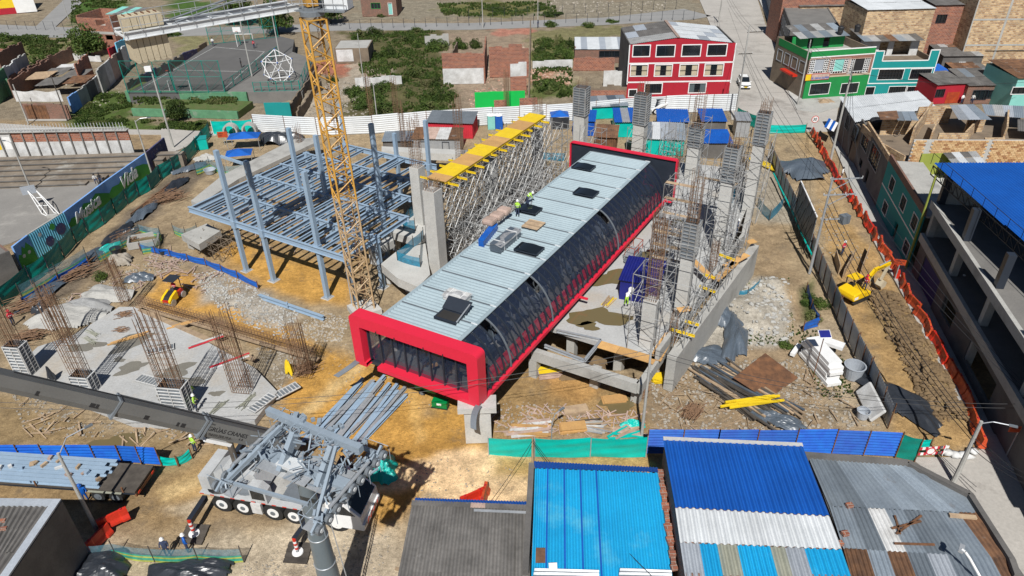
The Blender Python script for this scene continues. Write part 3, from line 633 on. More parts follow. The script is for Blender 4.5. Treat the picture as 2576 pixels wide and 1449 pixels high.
def scaffold(label,c0,ux,nu,du,uy,nv,dv,z0,z1,lift=1.9,r=.038,mt='scaf',group='tube scaffolds round the columns',diag=.5,seed=1,boards=False,bracket=True):
    rg=random.Random(seed);t=thing('scaffold',label,'scaffold',(c0.x,c0.y,z0),group)
    def pt(i,j,z):q=c0+ux*(i*du)+uy*(j*dv);return Vector((q.x,q.y,z))
    nz=max(1,int(round((z1-z0)/lift)))
    for i in range(nu+1):
        mb=MB()
        for j in range(nv+1):
            mb.tube(pt(i,j,z0),pt(i,j,z1+rg.uniform(0,.6)),r,4,cap=False)
            for k in range(1,nz+1):
                z=z0+(z1-z0)*k/nz
                if j<nv:mb.tube(pt(i,j,z),pt(i,j+1,z),r*.8,3,cap=False)
            if j<nv:
                for k in range(nz):
                    if rg.random()<diag:mb.tube(pt(i,j+k % 2,z0+(z1-z0)*k/nz),pt(i,j+1-k % 2,z0+(z1-z0)*(k+1)/nz),r*.75,3,cap=False)
        mb.build('scaffold_frame',mt,t)
        if i<nu:
            mb=MB()
            for j in range(nv+1):
                for k in range(nz):
                    z,zz=z0+(z1-z0)*k/nz,z0+(z1-z0)*(k+1)/nz
                    mb.tube(pt(i,j,zz),pt(i+1,j,zz),r*.8,3,cap=False)
                    if rg.random()<diag:mb.tube(pt(i,j,z),pt(i+1,j,zz),r*.75,3,cap=False)
                    if rg.random()<diag:mb.tube(pt(i+1,j,z),pt(i,j,zz),r*.75,3,cap=False)
            mb.build('brace',mt,t)
    if boards:
        for k in range(1,nz+1):
            if rg.random()<.6:MB().bar(pt(0,.3,z0+(z1-z0)*k/nz+.06),pt(nu,.3,z0+(z1-z0)*k/nz+.06),.5,.05).build('board','timber',t)
    return t
# columns on the far (left) side of the hall
b0=P(1107,715);column('smooth tall bare concrete column nearest the yellow deck, rebar stubs on top',b0,1.35,1.35,10.9,None,11.9,rb=(7,7),splay=.03,mt='concrete_pale')
b1=P(1062,560,3);column('bare concrete column behind the nearest deck column, rebar rising above',b1,1.2,1.2,zat(b1,418),None,zat(b1,300),rb=(5,5))
b2=P(1240,590,0);column('concrete column in the shoring behind the hall, left of the middle one',b2,1.1,1.1,9.5)
b3=P(1352,470,0);column('concrete column at the far end of the yellow deck shoring',b3,1.1,1.1,10.4,None,12.0)
b4=P(1160,440,2.4);column('low concrete block with tall rusty rebar before the grey shed',b4,1.0,1.0,3.4,None,zat(b4,255),rb=(5,4),splay=.1)
for px,py,tp in ((1020,400,270),(940,330,190),(760,400,320),(1275,300,180),(1000,320,195)):
    bb=P(px,py,.2);column('slender bundle of rusty starter bars behind the steel frame',bb,.8,.8,.4,None,zat(bb,tp),rb=(4,4),splay=.12,group='rebar bundles behind the steel frame')
# platforms beside the hall with thick edge beams
def platform(label,px,ztop,th,legs=(),mt='concrete_pale',name='concrete_platform'):
    w=[P(*q,ztop) for q in px];t=thing(name,label,'platform',(w[0].x,w[0].y,0))
    MB().prism([(p.x,p.y) for p in w],ztop-th,ztop).build('slab',mt,t)
    for q in legs:
        c=P(*q,ztop-th);MB().box((c.x,c.y,(ztop-th)/2),(.9,.9,ztop-th-.02),ax=(A1,A2,UP)).build('pier',mt,t)
    return t
platform('thick pale concrete platform in front of the tall bare column',[(958,664),(1000,630),(1070,612),(1082,690),(1052,722),(1000,700)],3.0,1.0,[(975,668),(1030,690)])
platform('pale concrete platform with blue netting beside the steel frame',[(978,582),(1020,552),(1062,520),(1072,590),(1040,600)],3.0,.9,[(990,585),(1040,585)])
platform('low concrete footing beam at the foot of the tower crane',[(930,620),(985,592),(990,604),(935,634)],3.0,.9,[(940,620)])
platform('pale concrete plinth under the steel frame left corner',[(455,590),(520,562),(555,580),(500,615)],2.4,.8,[(480,592),(525,580)],mt='concrete')
platform('long pale concrete edge beam behind the steel frame',[(960,368),(1190,378),(1190,390),(960,380)],3.2,1.0,[(980,374),(1080,378),(1170,383)])
platform('grey concrete apron left of the steel frame',[(480,505),(560,440),(740,350),(800,345),(790,360),(600,450),(500,515)],2.8,.5,[(520,490),(640,410)],mt='concrete')
# yellow formwork deck on dense shoring
D0,D1=P(1097,452,11),P(1353,287,11);DE=(D1-D0);DL=DE.length;DE.normalize();DN=Vector((DE.y,-DE.x,0))
dk=thing('formwork_deck','long yellow plywood formwork deck raised above the shoring tubes','formwork',(D0.x,D0.y,0))
rng=random.Random(4)
for k in range(15):
    a,b_=DL*k/15,DL*(k+1)/15-.02
    MB().box(D0+DE*((a+b_)/2)+UP*rng.uniform(-.02,.02),(b_-a,2.3,.06),ax=(DE,DN,UP)).build('deck_panel','yellow' if k % 4 in (1,2) else 'plywood',dk)
for s in (-1.05,1.05):
    MB().ibeam(D0+DN*s-UP*.16,D1+DN*s-UP*.16,.1,.22,.04).build('edge_beam','yellow',dk)
for k in range(13):
    q=D0+DE*(DL*(k+.3)/13)-UP*.36;L_=rng.uniform(1.6,2.4)
    MB().ibeam(q-DN*L_,q+DN*L_,.1,.2,.045).build('cross_beam','yellow',dk)
sh=scaffold('dense grey shoring tubes under the yellow deck',D0-DN*1.9,DE,15,DL/15,DN,3,1.25,0.1,10.4,lift=1.5,diag=.75,group=None,seed=3,r=.045)
sh2=scaffold('grey shoring tubes between deck and hall roof, lower than the deck',D0+DN*2.4+DE*1,DE,10,DL/12,DN,2,1.4,0.1,6.5,lift=1.4,diag=.7,group=None,seed=8,r=.045)
# main slab east of the hall, with walls, beams and the dark undercroft
ms=thing('basement_slab','pale raised concrete slab with puddles right of the hall','slab',P(1500,780))
MB().prism([(p.x,p.y) for p in [P(*q,3) for q in ((1370,818),(1640,902),(1745,760),(1835,625),(1880,520),(1905,430),(1640,400),(1560,560),(1290,800))]],2.5,3.0).build('slab','slab_floor',ms)
def wallbeam(a,b_,z,w,h,mt='concrete',nm='edge_beam'):MB().bar(P(*a,z)-UP*(h/2),P(*b_,z)-UP*(h/2),w,h).build(nm,mt,ms)
wallbeam((1340,878),(1606,962),2.9,.55,1.0);wallbeam((1608,966),(1668,880),2.9,.5,1.0);
wallbeam((1655,880),(1872,585),4.1,.35,1.5);wallbeam((1690,898),(1900,615),3.6,.8,3.6);wallbeam((1872,585),(1905,440),3.9,.5,1.3)
for q in ((1345,900),(1500,925),(1605,962),(1440,845),(1560,880)):
    c=P(*q,1.9);MB().box((c.x,c.y,-.35),(.75,.75,4.5),ax=(A1,A2,UP)).build('pier','concrete',ms)
MB().bar(P(1380,770,2.4)-UP*1.2,P(1690,860,2.4)-UP*1.2,.3,2.4).build('inner_wall','concrete_dark',ms)  # added back wall; its dark colour stands for the shade of the void
mb=MB();mb.ibeam(P(1400,832,3.0),P(1512,857,3.0),.22,.3);mb.ibeam(P(1512,857,3.0),P(1470,908,3.0),.22,.3);mb.ibeam(P(1470,908,3.0),P(1370,870,3.0),.22,.3);mb.build('stair_opening_frame','galv',ms)
for k,(a,b_) in enumerate((((1508,866),(1555,880)),((1556,880),(1600,893)),((1601,893),(1648,908)),((1648,905),(1668,868)),((1668,868),(1688,840)))):
    MB().bar(P(*a,3.05),P(*b_,3.05),1.0,.06).build('plywood_form','plywood',ms)
for a,b_ in (((1720,806),(1758,818)),((1688,828),(1748,846)),((1760,720),(1800,735)),((1770,690),(1800,700)),((1810,640),(1850,655))):
    MB().ibeam(P(*a,4.4),P(*b_,4.4),.12,.22,.05).build('timber_beam','yellow',ms)
for a,b_ in (((1738,650),(1790,700)),((1800,705),(1850,660)),((1705,780),(1740,775)),((1825,670),(1880,640)),((1880,610),(1900,605))):
    MB().bar(P(*a,4.3),P(*b_,4.3),.7,.06).build('plywood_form','plywood',ms)
# columns rising from it
def colpx(label,bx,by,z0,ytop,yform=None,ybar=None,w=1.0,tiltx=0,**k):
    bb=P(bx,by,z0);return column(label,bb,w,w*.9,zat(bb,ytop),zat(bb,yform) if yform else None,zat(bb,ybar) if ybar else None,**k)
colpx('concrete column behind the hall rear panel, grey formwork on top',1457,420,0,282,218,205,1.55)
colpx('concrete column in grey formwork right of the rear panel column',1603,415,0,305,236,212,1.6)
colpx('concrete column with formwork and tall rebar beside the blue shed roofs',1731,500,0,360,318,240,1.4)
colpx('slim concrete column in formwork at the far right corner of the site',1878,545,2.5,355,282,258,1.15)
colpx('slender concrete column wrapped in scaffold, ladder-like formwork above',1805,625,3,447,368,350,1.15)
colpx('concrete column with half-height formwork and tall brown rebar',1712,790,3,636,556,450,1.05)
colpx('short concrete column with very tall rebar bundle by the blue container',1628,868,3,752,None,556,1.15,rb=(6,5))
bb=P(1205,1113);t=thing('hall_pier','wide pale concrete pier under the near end of the hall','pier',bb)
MB().box((bb.x,bb.y+.3,2.0),(2.0,1.1,4.0-.35),ax=(Vector((1,.02,0)).normalized(),Vector((-.02,1,0)).normalized(),UP)).build('shaft','concrete_pale',t)
MB().box((bb.x,bb.y+.3,3.66),(2.9,1.5,.5),ax=(Vector((1,.02,0)).normalized(),Vector((-.02,1,0)).normalized(),UP)).build('cap','concrete_pale',t)
for k,(s,tt) in enumerate(((.5,13),(.5,25),(.5,37))):
    q=S(s,tt,0);t=thing('hall_pier','concrete pier in the shade beneath the hall','pier',q,'piers under the hall');MB().box((q.x,q.y,1.8),(3.5,1.4,3.6),ax=(A1,A2,UP)).build('shaft','concrete',t)
for (lab,bx,by,z0,y1) in (('tube scaffold round the column behind the blue sheds',1731,500,.1,300),('tube scaffold round the slender ladder-form column',1805,625,3,400),('tube scaffold round the half-formed column',1712,790,3,600),('tube scaffold round the short column by the blue container',1628,868,3,680),('tube scaffold round the far corner column',1878,545,2.5,340),('tube scaffold round the rear column in grey formwork',1603,415,.1,320)):
    bb=P(bx,by,z0);scaffold(lab,bb-A1*1.3-A2*1.3,A1,1,2.6,A2,1,2.6,z0,zat(bb,y1),lift=1.8,diag=.5,seed=bx)
scaffold('row of tube scaffold along the wall right of the slab',P(1690,885,3),(P(1830,690,3)-P(1690,885,3)).normalized(),6,2.1,A1,1,.9,3,6.4,diag=.35,seed=77)
scaffold('tube scaffold in front of the blue container',P(1610,760,3),A1,2,1.6,A2,2,1.8,3,7.0,diag=.4,seed=78)
# left slab with four wall-column cages
SLZ=.55
ls=thing('ground_slab','wide pale concrete ground slab left, stained with puddles','slab',P(330,920))
MB().prism([(p.x,p.y) for p in [P(*q,SLZ) for q in ((28,935),(95,872),(185,842),(300,772),(345,772),(470,832),(640,925),(698,985),(640,1058),(560,1074),(330,1062),(150,992))]],0,SLZ).build('slab','slab_floor',ls)
for a,b_ in (((345,770),(800,905)),((352,778),(640,905))):
    MB().bar(P(*a,SLZ+.05),P(*b_,SLZ+.05),.5,.12).build('edge_form','timber',ls)
mb=MB();ra=P(352,768,.5);rb_=P(800,900,.5)
for k in range(60):
    q=ln(ra,rb_,k/59);d=(rb_-ra).normalized();n_=Vector((-d.y,d.x,0))
    for s in (-.35,.35):mb.tube(q+n_*s,q+n_*s+UP*1.0,.02,3,cap=False)
    mb.tube(q-n_*.35+UP*.9,q+n_*.35+UP*.9,.018,3,cap=False)
for s in (-.35,-.1,.1,.35):
    for z in (.3,.65,1.0):mb.tube(ra+n_*s+UP*z,rb_+n_*s+UP*z,.02,3,cap=False)
t=thing('beam_cage','long rusty rebar beam cage along the upper edge of the left slab','rebar',ra);mb.build('rebar','rebar',t)
AL=((P(640,925)-P(345,772)).normalized())
def wallcol(label,px,py,ytop_form,ytop_bar,w,d,n,form=True):
    bb=P(px,py,SLZ);zt=zat(bb,ytop_form);t=thing('column_cage',label,'rebar',bb,'wall-column cages on the left slab')
    ax=((P(460,1035)-P(425,1030)).normalized(),UP);X=(P(490,1040,SLZ)-P(430,1035,SLZ));X.z=0;X.normalize();Y=Vector((-X.y,X.x,0))
    if form:form_panels(Vector((bb.x,bb.y,0)),w,d,SLZ,zt,t,mt='white_dirty',ax=(X,Y))
    mb=MB();z1=zat(bb,ytop_bar);k=z1-SLZ
    rebar_cage(mb,Vector((bb.x,bb.y,0)),w*.85,d*.85,SLZ+.2,z1,n,5,r=.026,splay=.12,step=.6 if k>5 else .4,ax=(X,Y),tilt=Vector((-.02*k,0,0)));mb.build('rebar','rebar',t)
wallcol('tall rebar cage leaving low formwork at the left rim of the slab',70,935,865,760,1.3,.9,6)
wallcol('tall rebar cage in low formwork, second on the left slab',222,980,940,790,1.5,.9,7)
wallcol('tall rebar cage in ribbed formwork with two workers beside it',455,1030,965,800,1.9,1.0,8)
wallcol('bare rebar cage at the right edge of the left slab',612,985,985,790,1.8,1.0,8,False)
wallcol('dark rebar cage near the boom at the left rim',170,860,860,720,1.4,.9,6,False)
wallcol('flared rebar cluster on the ochre ground by the yellow coat',765,940,940,820,1.3,1.3,7,False)
wallcol('tall slim rebar cage behind the left slab',320,768,768,650,1.0,.8,5,False)
# wet patches
def puddle(px,py,r,z,mt='water',sx=1.6,seed=0,rot=0.0):
    c=P(px,py,z);rg=random.Random(seed+int(px));ph=[rg.uniform(0,6.28) for _ in range(4)];v=[]
    for i in range(28):
        a=2*math.pi*i/28;k=r*(1+.22*math.sin(2*a+ph[0])+.18*math.sin(3*a+ph[1])+.12*math.sin(5*a+ph[2])+.07*math.sin(9*a+ph[3]))
        x,y=k*sx*math.cos(a),k*math.sin(a);v.append((c.x+x*math.cos(rot)-y*math.sin(rot),c.y+x*math.sin(rot)+y*math.cos(rot),z+.012))
    o=MB().add(v,[tuple(range(28))]).build('puddle',mt);o['kind']='structure'
mat('wet_concrete',(.225,.21,.175),(.17,.155,.13),rough=.25,ns=.8,spec=.5)
for a in ((1505,798,1.5,3),(1480,820,.6,3),(1545,700,1.6,3),(1640,640,1.0,3),(1690,560,.8,3)):puddle(*a,seed=3)
for a in ((215,872,.7,SLZ,'wet_concrete',2.2),(330,860,1.0,SLZ,'wet_concrete',2.0,1,.6),(430,940,.9,SLZ,'wet_concrete',2.2,1,.5),(330,925,.7,SLZ,'wet_concrete',2.0,1,.4),(300,905,.35,SLZ,'wet_concrete'),(410,868,.3,SLZ,'wet_concrete'),(480,960,.7,SLZ,'wet_concrete',1.7),(545,990,.4,SLZ,'wet_concrete',1.3),(430,1000,.6,SLZ,'wet_concrete',1.8)):puddle(*a)
for a in ((290,1120,1.0,.0,'water',2.5,2),(1560,1010,1.1,.0,'water',1.6,3),(1240,815,.9,.0,'water',1.3,5)):puddle(*a)
o=MB().slab([P(1722,905,.05),P(1742,905,.05),P(1880,715,.05),P(1866,712,.05)],.05).build('trench_water','water');o['kind']='structure'

for k,(lab,px,py,y1,nu,nv) in enumerate((('tube scaffold tower on the slab between the hall and the half-formed column',1668,690,560,2,2),('tube scaffold tower behind the blue container',1690,620,470,2,2),('tube scaffold run along the slender column row',1770,560,420,3,1),('tube scaffold tower by the far right columns',1840,500,380,2,2),('low tube scaffold beside the right wall top',1820,670,560,2,1),('tube scaffold tower in front of the rear panel column',1480,470,330,2,1),('tube scaffold tower before the middle rear column',1680,430,330,2,2),('tube scaffold under the far deck end',1385,470,330,2,2))):
    bb=P(px,py,3 if px>1600 and py>440 else .1);scaffold(lab,bb-A1*1.5,A1,nu,1.5,A2,nv,1.6,bb.z,zat(bb,y1),lift=1.6,diag=.55,seed=px,boards=k<4)
for k,(lab,px,py,y1) in enumerate((('bundle of rusty starter bars on the slab by the scissor lift',1655,600,520),('bundle of rusty starter bars beside the right wall',1790,690,610),('bundle of rusty starter bars at the slab end',1690,860,790),('bundle of rusty starter bars near the rear panel',1700,450,380),('bundle of rusty starter bars by the far corner column',1860,470,400))):
    bb=P(px,py,3);column(lab,bb,.7,.7,3.05,None,zat(bb,y1),rb=(4,4),splay=.1,group='rebar bundles on the slab')
# ================================================================ cranes, pylon, vehicles
def text(s,o,X,Y,size,mt,parent,name='lettering',shear=0.0,ext=.004,bold=0.0):
    cu=bpy.data.curves.new('t','FONT');cu.body=s;cu.size=size;cu.extrude=ext;cu.shear=shear;cu.offset=bold
    to=bpy.data.objects.new('t',cu);C.objects.link(to);dg=bpy.context.evaluated_depsgraph_get();me=bpy.data.meshes.new_from_object(to.evaluated_get(dg))
    bpy.data.objects.remove(to);X=Vector(X).normalized();Y=Vector(Y).normalized();Z=X.cross(Y).normalized();o=Vector(o)
    off=Vector(root_of(parent)['_loc']) if parent is not None else Vector((0,0,0))
    for v in me.vertices:v.co=o+X*v.co.x+Y*v.co.y+Z*v.co.z-off
    me.name=name;me.materials.clear();me.materials.append(MT[mt]);ob=bpy.data.objects.new(name,me);C.objects.link(ob)
    if parent is not None:ob.parent=parent
    return ob
class Fr:                                                   # local frame: x forward, y left, z up
    def __init__(s,o,az):s.o=Vector(o);s.X=Vector((math.cos(az),math.sin(az),0));s.Y=Vector((-math.sin(az),math.cos(az),0))
    def __call__(s,x,y,z):return s.o+s.X*x+s.Y*y+UP*z
    def ax(s):return (s.X,s.Y,UP)
    def box(s,mb,c,size):return mb.box(s(*c),size,ax=s.ax())
    def prof(s,mb,pts,y0,y1):                           # side profile (x,z) extruded across y
        n=len(pts);vs=[s(x,y0,z) for x,z in pts]+[s(x,y1,z) for x,z in pts]
        return mb.add(vs,[tuple(range(n)),tuple(range(2*n-1,n-1,-1))]+[(i,n+i,n+(i+1) % n,(i+1) % n) for i in range(n)])
    def wheel(s,par,x,y,r,w,rim='white',side=-1,n=20):
        o=MB().tube(s(x,y-w/2,r),s(x,y+w/2,r),r,n).build('wheel','tyre',par)
        MB().tube(s(x,y+side*(w/2),r),s(x,y+side*(w/2+.03),r),r*.58,14).build('rim',rim,o)
        MB().tube(s(x,y+side*(w/2+.03),r),s(x,y+side*(w/2+.07),r),r*.25,8).build('hub','grey_metal',o)
# ---- tower crane
mbase=P(918,785);zt_=28.4
mtop=P(784,32,zt_);mtop=Vector((mtop.x,mbase.y,zt_))
tc=thing('tower_crane','yellow lattice tower crane mast with white counter-jib and ballast blocks','crane',mbase)
mw=1.55;ma=math.radians(33);MX=Vector((math.cos(ma),math.sin(ma),0));MY=Vector((-MX.y,MX.x,0))
lean=Vector((mtop.x-mbase.x,0,0))
def mp(a,b_,z):return mbase+lean*(z/zt_)+MX*(a*mw/2)+MY*(b_*mw/2)+UP*z
COR=[(-1,-1),(1,-1),(1,1),(-1,1)]
NSEG=9
for k in range(NSEG):
    z0,z1=28.0*k/NSEG,28.0*(k+1)/NSEG;mb=MB();nsub=3
    for a,b_ in COR:mb.bar(mp(a,b_,z0),mp(a,b_,z1),.15)
    for i in range(4):
        (a,b_),(c_,d_)=COR[i],COR[(i+1) % 4]
        for j in range(nsub):
            u0,u1=z0+(z1-z0)*j/nsub,z0+(z1-z0)*(j+1)/nsub
            if (j+k) % 2:a1,a2=(a,b_),(c_,d_)
            else:a1,a2=(c_,d_),(a,b_)
            mb.tube(mp(*a1,u0),mp(*a2,u1),.055,4)
        mb.bar(mp(a,b_,z1-.05),mp(c_,d_,z1-.05),.1)
    s_=mb.build('mast_section','crane_tan' if k<4 else 'crane_yellow',tc)
    mb=MB()
    for j in range(10):z=z0+(z1-z0)*j/10;mb.tube(mp(.3,-.2,z),mp(.3,.2,z),.02,3)
    mb.tube(mp(.3,-.2,z0),mp(.3,-.2,z1),.02,3);mb.tube(mp(.3,.2,z0),mp(.3,.2,z1),.02,3);mb.build('ladder','rust',s_)
MB().box(mbase+UP*.3,(2.6,2.6,.6),ma).build('footing','concrete_pale',tc)
MB().lathe(mtop-UP*.2,[(.2,0),(.95,0),(.95,.35),(.75,.4),(.75,.6),(.2,.6)],18).build('slewing_ring','grey_metal',tc)
JZ=28.8;j0=P(752,18,JZ);j1=P(312,92,JZ);JD=(j1-j0);JL=JD.length;JD.normalize();JN=Vector((-JD.y,JD.x,0))
if JN.y>0:JN=-JN                                       # towards the camera
cj=MB()
for s in (0,-1.9):
    MB().ibeam(j0+JN*s,j1+JN*s,.28,.5,.05).build('counter_jib_beam','white_metal',tc)
mb=MB()
for k in range(9):q=j0+JD*(JL*k/8);mb.bar(q,q-JN*1.9,.12)
for k in range(4):mb.bar(j0+JD*(JL*k/4),j0+JD*(JL*(k+1)/4)-JN*1.9,.1)
mb.build('cross_member','white_metal',tc)
MB().box(j0+JD*(JL*.36)-JN*.95+UP*.02,(JL*.7,1.5,.04),ax=(JD,JN,UP)).build('walkway','grey_metal',tc)
for s in (.25,-2.15):
    mb=MB()
    for k in range(12):q=j0+JD*(JL*k/11)+JN*s;mb.tube(q,q+UP*1.15,.025,4)
    for z in (.6,1.15):mb.tube(j0+JN*s+UP*z,j1+JN*s+UP*z,.022,4)
    mb.build('handrail','galv',tc)
for s in (-.35,-1.5):
    MB().tube(j0+JN*s+UP*1.9,j0+JD*(JL*.72)+JN*s+UP*.3,.07,6).build('tie_rod','grey_metal',tc)
for k in range(6):
    q=j1-JD*(.55+.42*k)-JN*.95
    w_=MB().box(q-UP*.35,(.38,1.35,2.9),ax=(JD,JN,UP));o=w_.build('ballast_block','plaster_cream',tc)
    MB().tube(q-UP*1.8-JN*.67,q-UP*1.8+JN*.67,.19,10).build('ballast_foot','plaster_cream',o)
    MB().bar(q+UP*1.12-JN*.3,q+UP*1.12+JN*.3,.06,.14).build('lifting_eye','rust',o)
pc=P(815,22,28.6);pX=Vector((.98,-.2,0)).normalized();pY=Vector((-pX.y,pX.x,0))
MB().box(pc,(4.2,2.0,.12),ax=(pX,pY,UP)).build('service_platform','grey_metal',tc)
mb=MB()
for k in range(6):q=pc+pX*(-2.1+4.2*k/5)-pY*1.0;mb.tube(q,q+UP*1.1,.03,4)
for z in (.55,1.1):mb.tube(pc-pX*2.1-pY*1.0+UP*z,pc+pX*2.1-pY*1.0+UP*z,.03,4)
mb.build('handrail','galv',tc)
MB().box(pc+pX*1.2+pY*.2+UP*.8,(1.9,1.1,1.5),ax=(pX,pY,UP)).build('switch_cabinet','white_metal',tc)
MB().rock(pc-pX*.4+UP*.35,.5,random.Random(2),.7).build('covered_motor','tarp_black',tc,smooth=True)
MB().box(mtop+UP*2.3,(.9,.9,3.6),ma).build('tower_head','crane_yellow',tc)
# ---- cable-car pylon in the foreground
PB=P(826,1447,4.0);PB=Vector((PB.x,PB.y,0));PZ=zat(PB,1192)
py_=thing('cable_pylon','grey tubular cable-car pylon with sheave trains and catwalks, nearest the camera','pylon',PB)
zs=[0,3.0,5.3,7.6,9.6,PZ]
def prad(z):return .74-.36*z/PZ
for k in range(5):
    o=MB().lathe(PB,[(prad(zs[k]),zs[k]),(prad(zs[k+1]),zs[k+1])],28).build('column_section','tube_steel',py_,smooth=True)
    MB().lathe(PB,[(prad(zs[k+1])-.02,zs[k+1]-.07),(prad(zs[k+1])+.035,zs[k+1]-.06),(prad(zs[k+1])+.035,zs[k+1]+.0),(prad(zs[k+1])-.02,zs[k+1]+.01)],28).build('flange','galv',o,smooth=True)
mb=MB();ld=Vector((.92,.38,0)).normalized()
for s in (-.2,.2):mb.bar(PB+ld*1.05+Vector((-ld.y,ld.x,0))*s+UP*.5,PB+ld*.75+Vector((-ld.y,ld.x,0))*s+UP*(PZ-3.4),.05)
for k in range(26):
    f=k/26;q=PB+ld*(1.05-.3*f)+UP*(.5+(PZ-3.9)*f);n_=Vector((-ld.y,ld.x,0));mb.bar(q-n_*.2,q+n_*.2,.035)
mb.build('ladder','galv',py_)
AZ_=PZ+.3;aL,aR=P(650,1128,AZ_),P(868,1214,AZ_);ac=(aL+aR)/2;AD=(aR-aL).normalized();AN=Vector((-AD.y,AD.x,0))
AH=(aR-aL).length/2;acol=Vector((PB.x,PB.y,AZ_));acen=acol+AD*((ac-acol).dot(AD))
def Y_(a,n,z):return acol+AD*a+AN*n+UP*z
MB().box(Y_(0,0,0),(2*AH+.6,.62,.6),ax=(AD,AN,UP)).build('crossarm','pylon_grey',py_)
for a in (-AH*.55,AH*.1,AH*.6):
    MB().box(Y_(a,-.62,.1),(1.5,.6,.05),ax=(AD,AN,UP)).build('catwalk','galv',py_)
    MB().box(Y_(a+.3,.62,.1),(1.5,.6,.05),ax=(AD,AN,UP)).build('catwalk','galv',py_)
MB().box(Y_(-.35,-.2,.42),(1.5,.75,.2),ax=(AD,AN,UP)).build('access_hatch','white_metal',py_)
for a in (-AH*.3,AH*.55):MB().bar(Y_(a,-.6,.1),Y_(a,.9,1.5),.28,.5).build('bracket','pylon_grey',py_)
MB().bar(Y_(-AH-.4,1.55,1.5),Y_(AH+.2,1.3,1.5),.34,.42).build('lifting_beam','pylon_grey',py_)
for a in (-.7,.9):
    mb=MB();c0=Y_(a,1.15,1.55)
    for k in range(12):
        t0,t1=2*math.pi*k/12,2*math.pi*(k+1)/12
        mb.bar(c0+AD*(.5*math.cos(t0))+AN*(.5*math.sin(t0)),c0+AD*(.5*math.cos(t1))+AN*(.5*math.sin(t1)),.07,.1)
    for k in range(3):mb.bar(c0+AD*(.5*math.cos(k*2.1))+AN*(.5*math.sin(k*2.1)),c0-AD*(.5*math.cos(k*2.1))-AN*(.5*math.sin(k*2.1)),.05)
    mb.build('hand_wheel','pylon_grey',py_)
rng=random.Random(11)
for sgn,a in ((1,AH+.15),(-1,-AH-.15)):
    tr=MB().box(Y_(a,0,-.15),(.22,5.4,.34),ax=(AD,AN,UP)).build('sheave_beam','pylon_grey',py_)
    for k in range(9):
        n_=-2.6+5.2*k/8;zz=.12-.05*abs(n_)
        mb=MB().tube(Y_(a+sgn*.18,n_,zz),Y_(a+sgn*.36,n_,zz),.27,14);o=mb.build('sheave','grey_metal',tr)
        MB().tube(Y_(a+sgn*.37,n_,zz),Y_(a+sgn*.40,n_,zz),.12,8).build('sheave_hub','white_metal',tr)
        MB().bar(Y_(a,n_-.3,-.05),Y_(a,n_+.3,.3),.12,.18).build('rocker_arm','pylon_grey',tr)
    MB().tube(Y_(a+sgn*.12,-1.6,.42),Y_(a+sgn*.12,1.6,.42),.1,8).build('actuator','galv',tr)
    for n0,n1 in ((-2.7,-1.5),(-.9,.6),(1.3,2.7)):
        MB().box(Y_(a-sgn*.5,(n0+n1)/2,-.35),(.6,n1-n0,.05),ax=(AD,AN,UP)).build('catwalk','galv',tr)
    mb=MB()
    for k in range(7):
        n_=-2.7+5.4*k/6;mb.tube(Y_(a-sgn*.8,n_,-.35),Y_(a-sgn*.8,n_,.75),.025,4);mb.tube(Y_(a+sgn*.62,n_,-.3),Y_(a+sgn*.62,n_,.5),.02,4)
    for z in (.2,.75):mb.tube(Y_(a-sgn*.8,-2.7,z),Y_(a-sgn*.8,2.7,z),.022,4)
    for n_ in (-2.7,2.7):mb.tube(Y_(a-sgn*.8,n_,.7),Y_(a+sgn*.6,n_,.7),.022,4)
    mb.build('handrail','pylon_grey',tr)
    mb=MB()
    for _ in range(26):
        n_=rng.uniform(-2.6,2.6);q=Y_(a+rng.uniform(-.4,.4),n_,rng.uniform(-.2,.5));mb.bar(q,q+AN*rng.uniform(-.5,.5)+AD*rng.uniform(-.3,.3)+UP*rng.uniform(-.2,.3),rng.uniform(.05,.14))
    mb.build('linkage','pylon_grey',tr,kind='stuff')
    MB().bar(Y_(a-sgn*.1,2.5,.1),Y_(a-sgn*1.2,1.4,1.6),.16,.2).build('gantry_leg','pylon_grey',py_)
    MB().bar(Y_(a-sgn*.1,-2.5,.1),Y_(a-sgn*1.2,.9,1.55),.16,.2).build('gantry_leg','pylon_grey',py_)
MB().bar(Y_(-AH,-2.4,.3),Y_(AH*.65,-1.7,.1),.14,.18).build('gantry_tie','pylon_grey',py_)
mb=MB()
for _ in range(110):
    q=Y_(rng.uniform(-AH,AH),rng.uniform(-.9,1.9),rng.uniform(.1,1.5));mb.bar(q,q+Vector((rng.uniform(-.8,.8),rng.uniform(-.8,.8),rng.uniform(-.5,.5))),rng.uniform(.03,.09))
for _ in range(22):
    q=Y_(rng.uniform(-AH,AH),rng.uniform(1.4,2.3),rng.uniform(1.3,1.8));mb.box(q,(rng.uniform(.1,.4),rng.uniform(.1,.3),rng.uniform(.1,.3)),rng.uniform(0,3))
mb.build('fittings','pylon_grey',py_,kind='stuff')
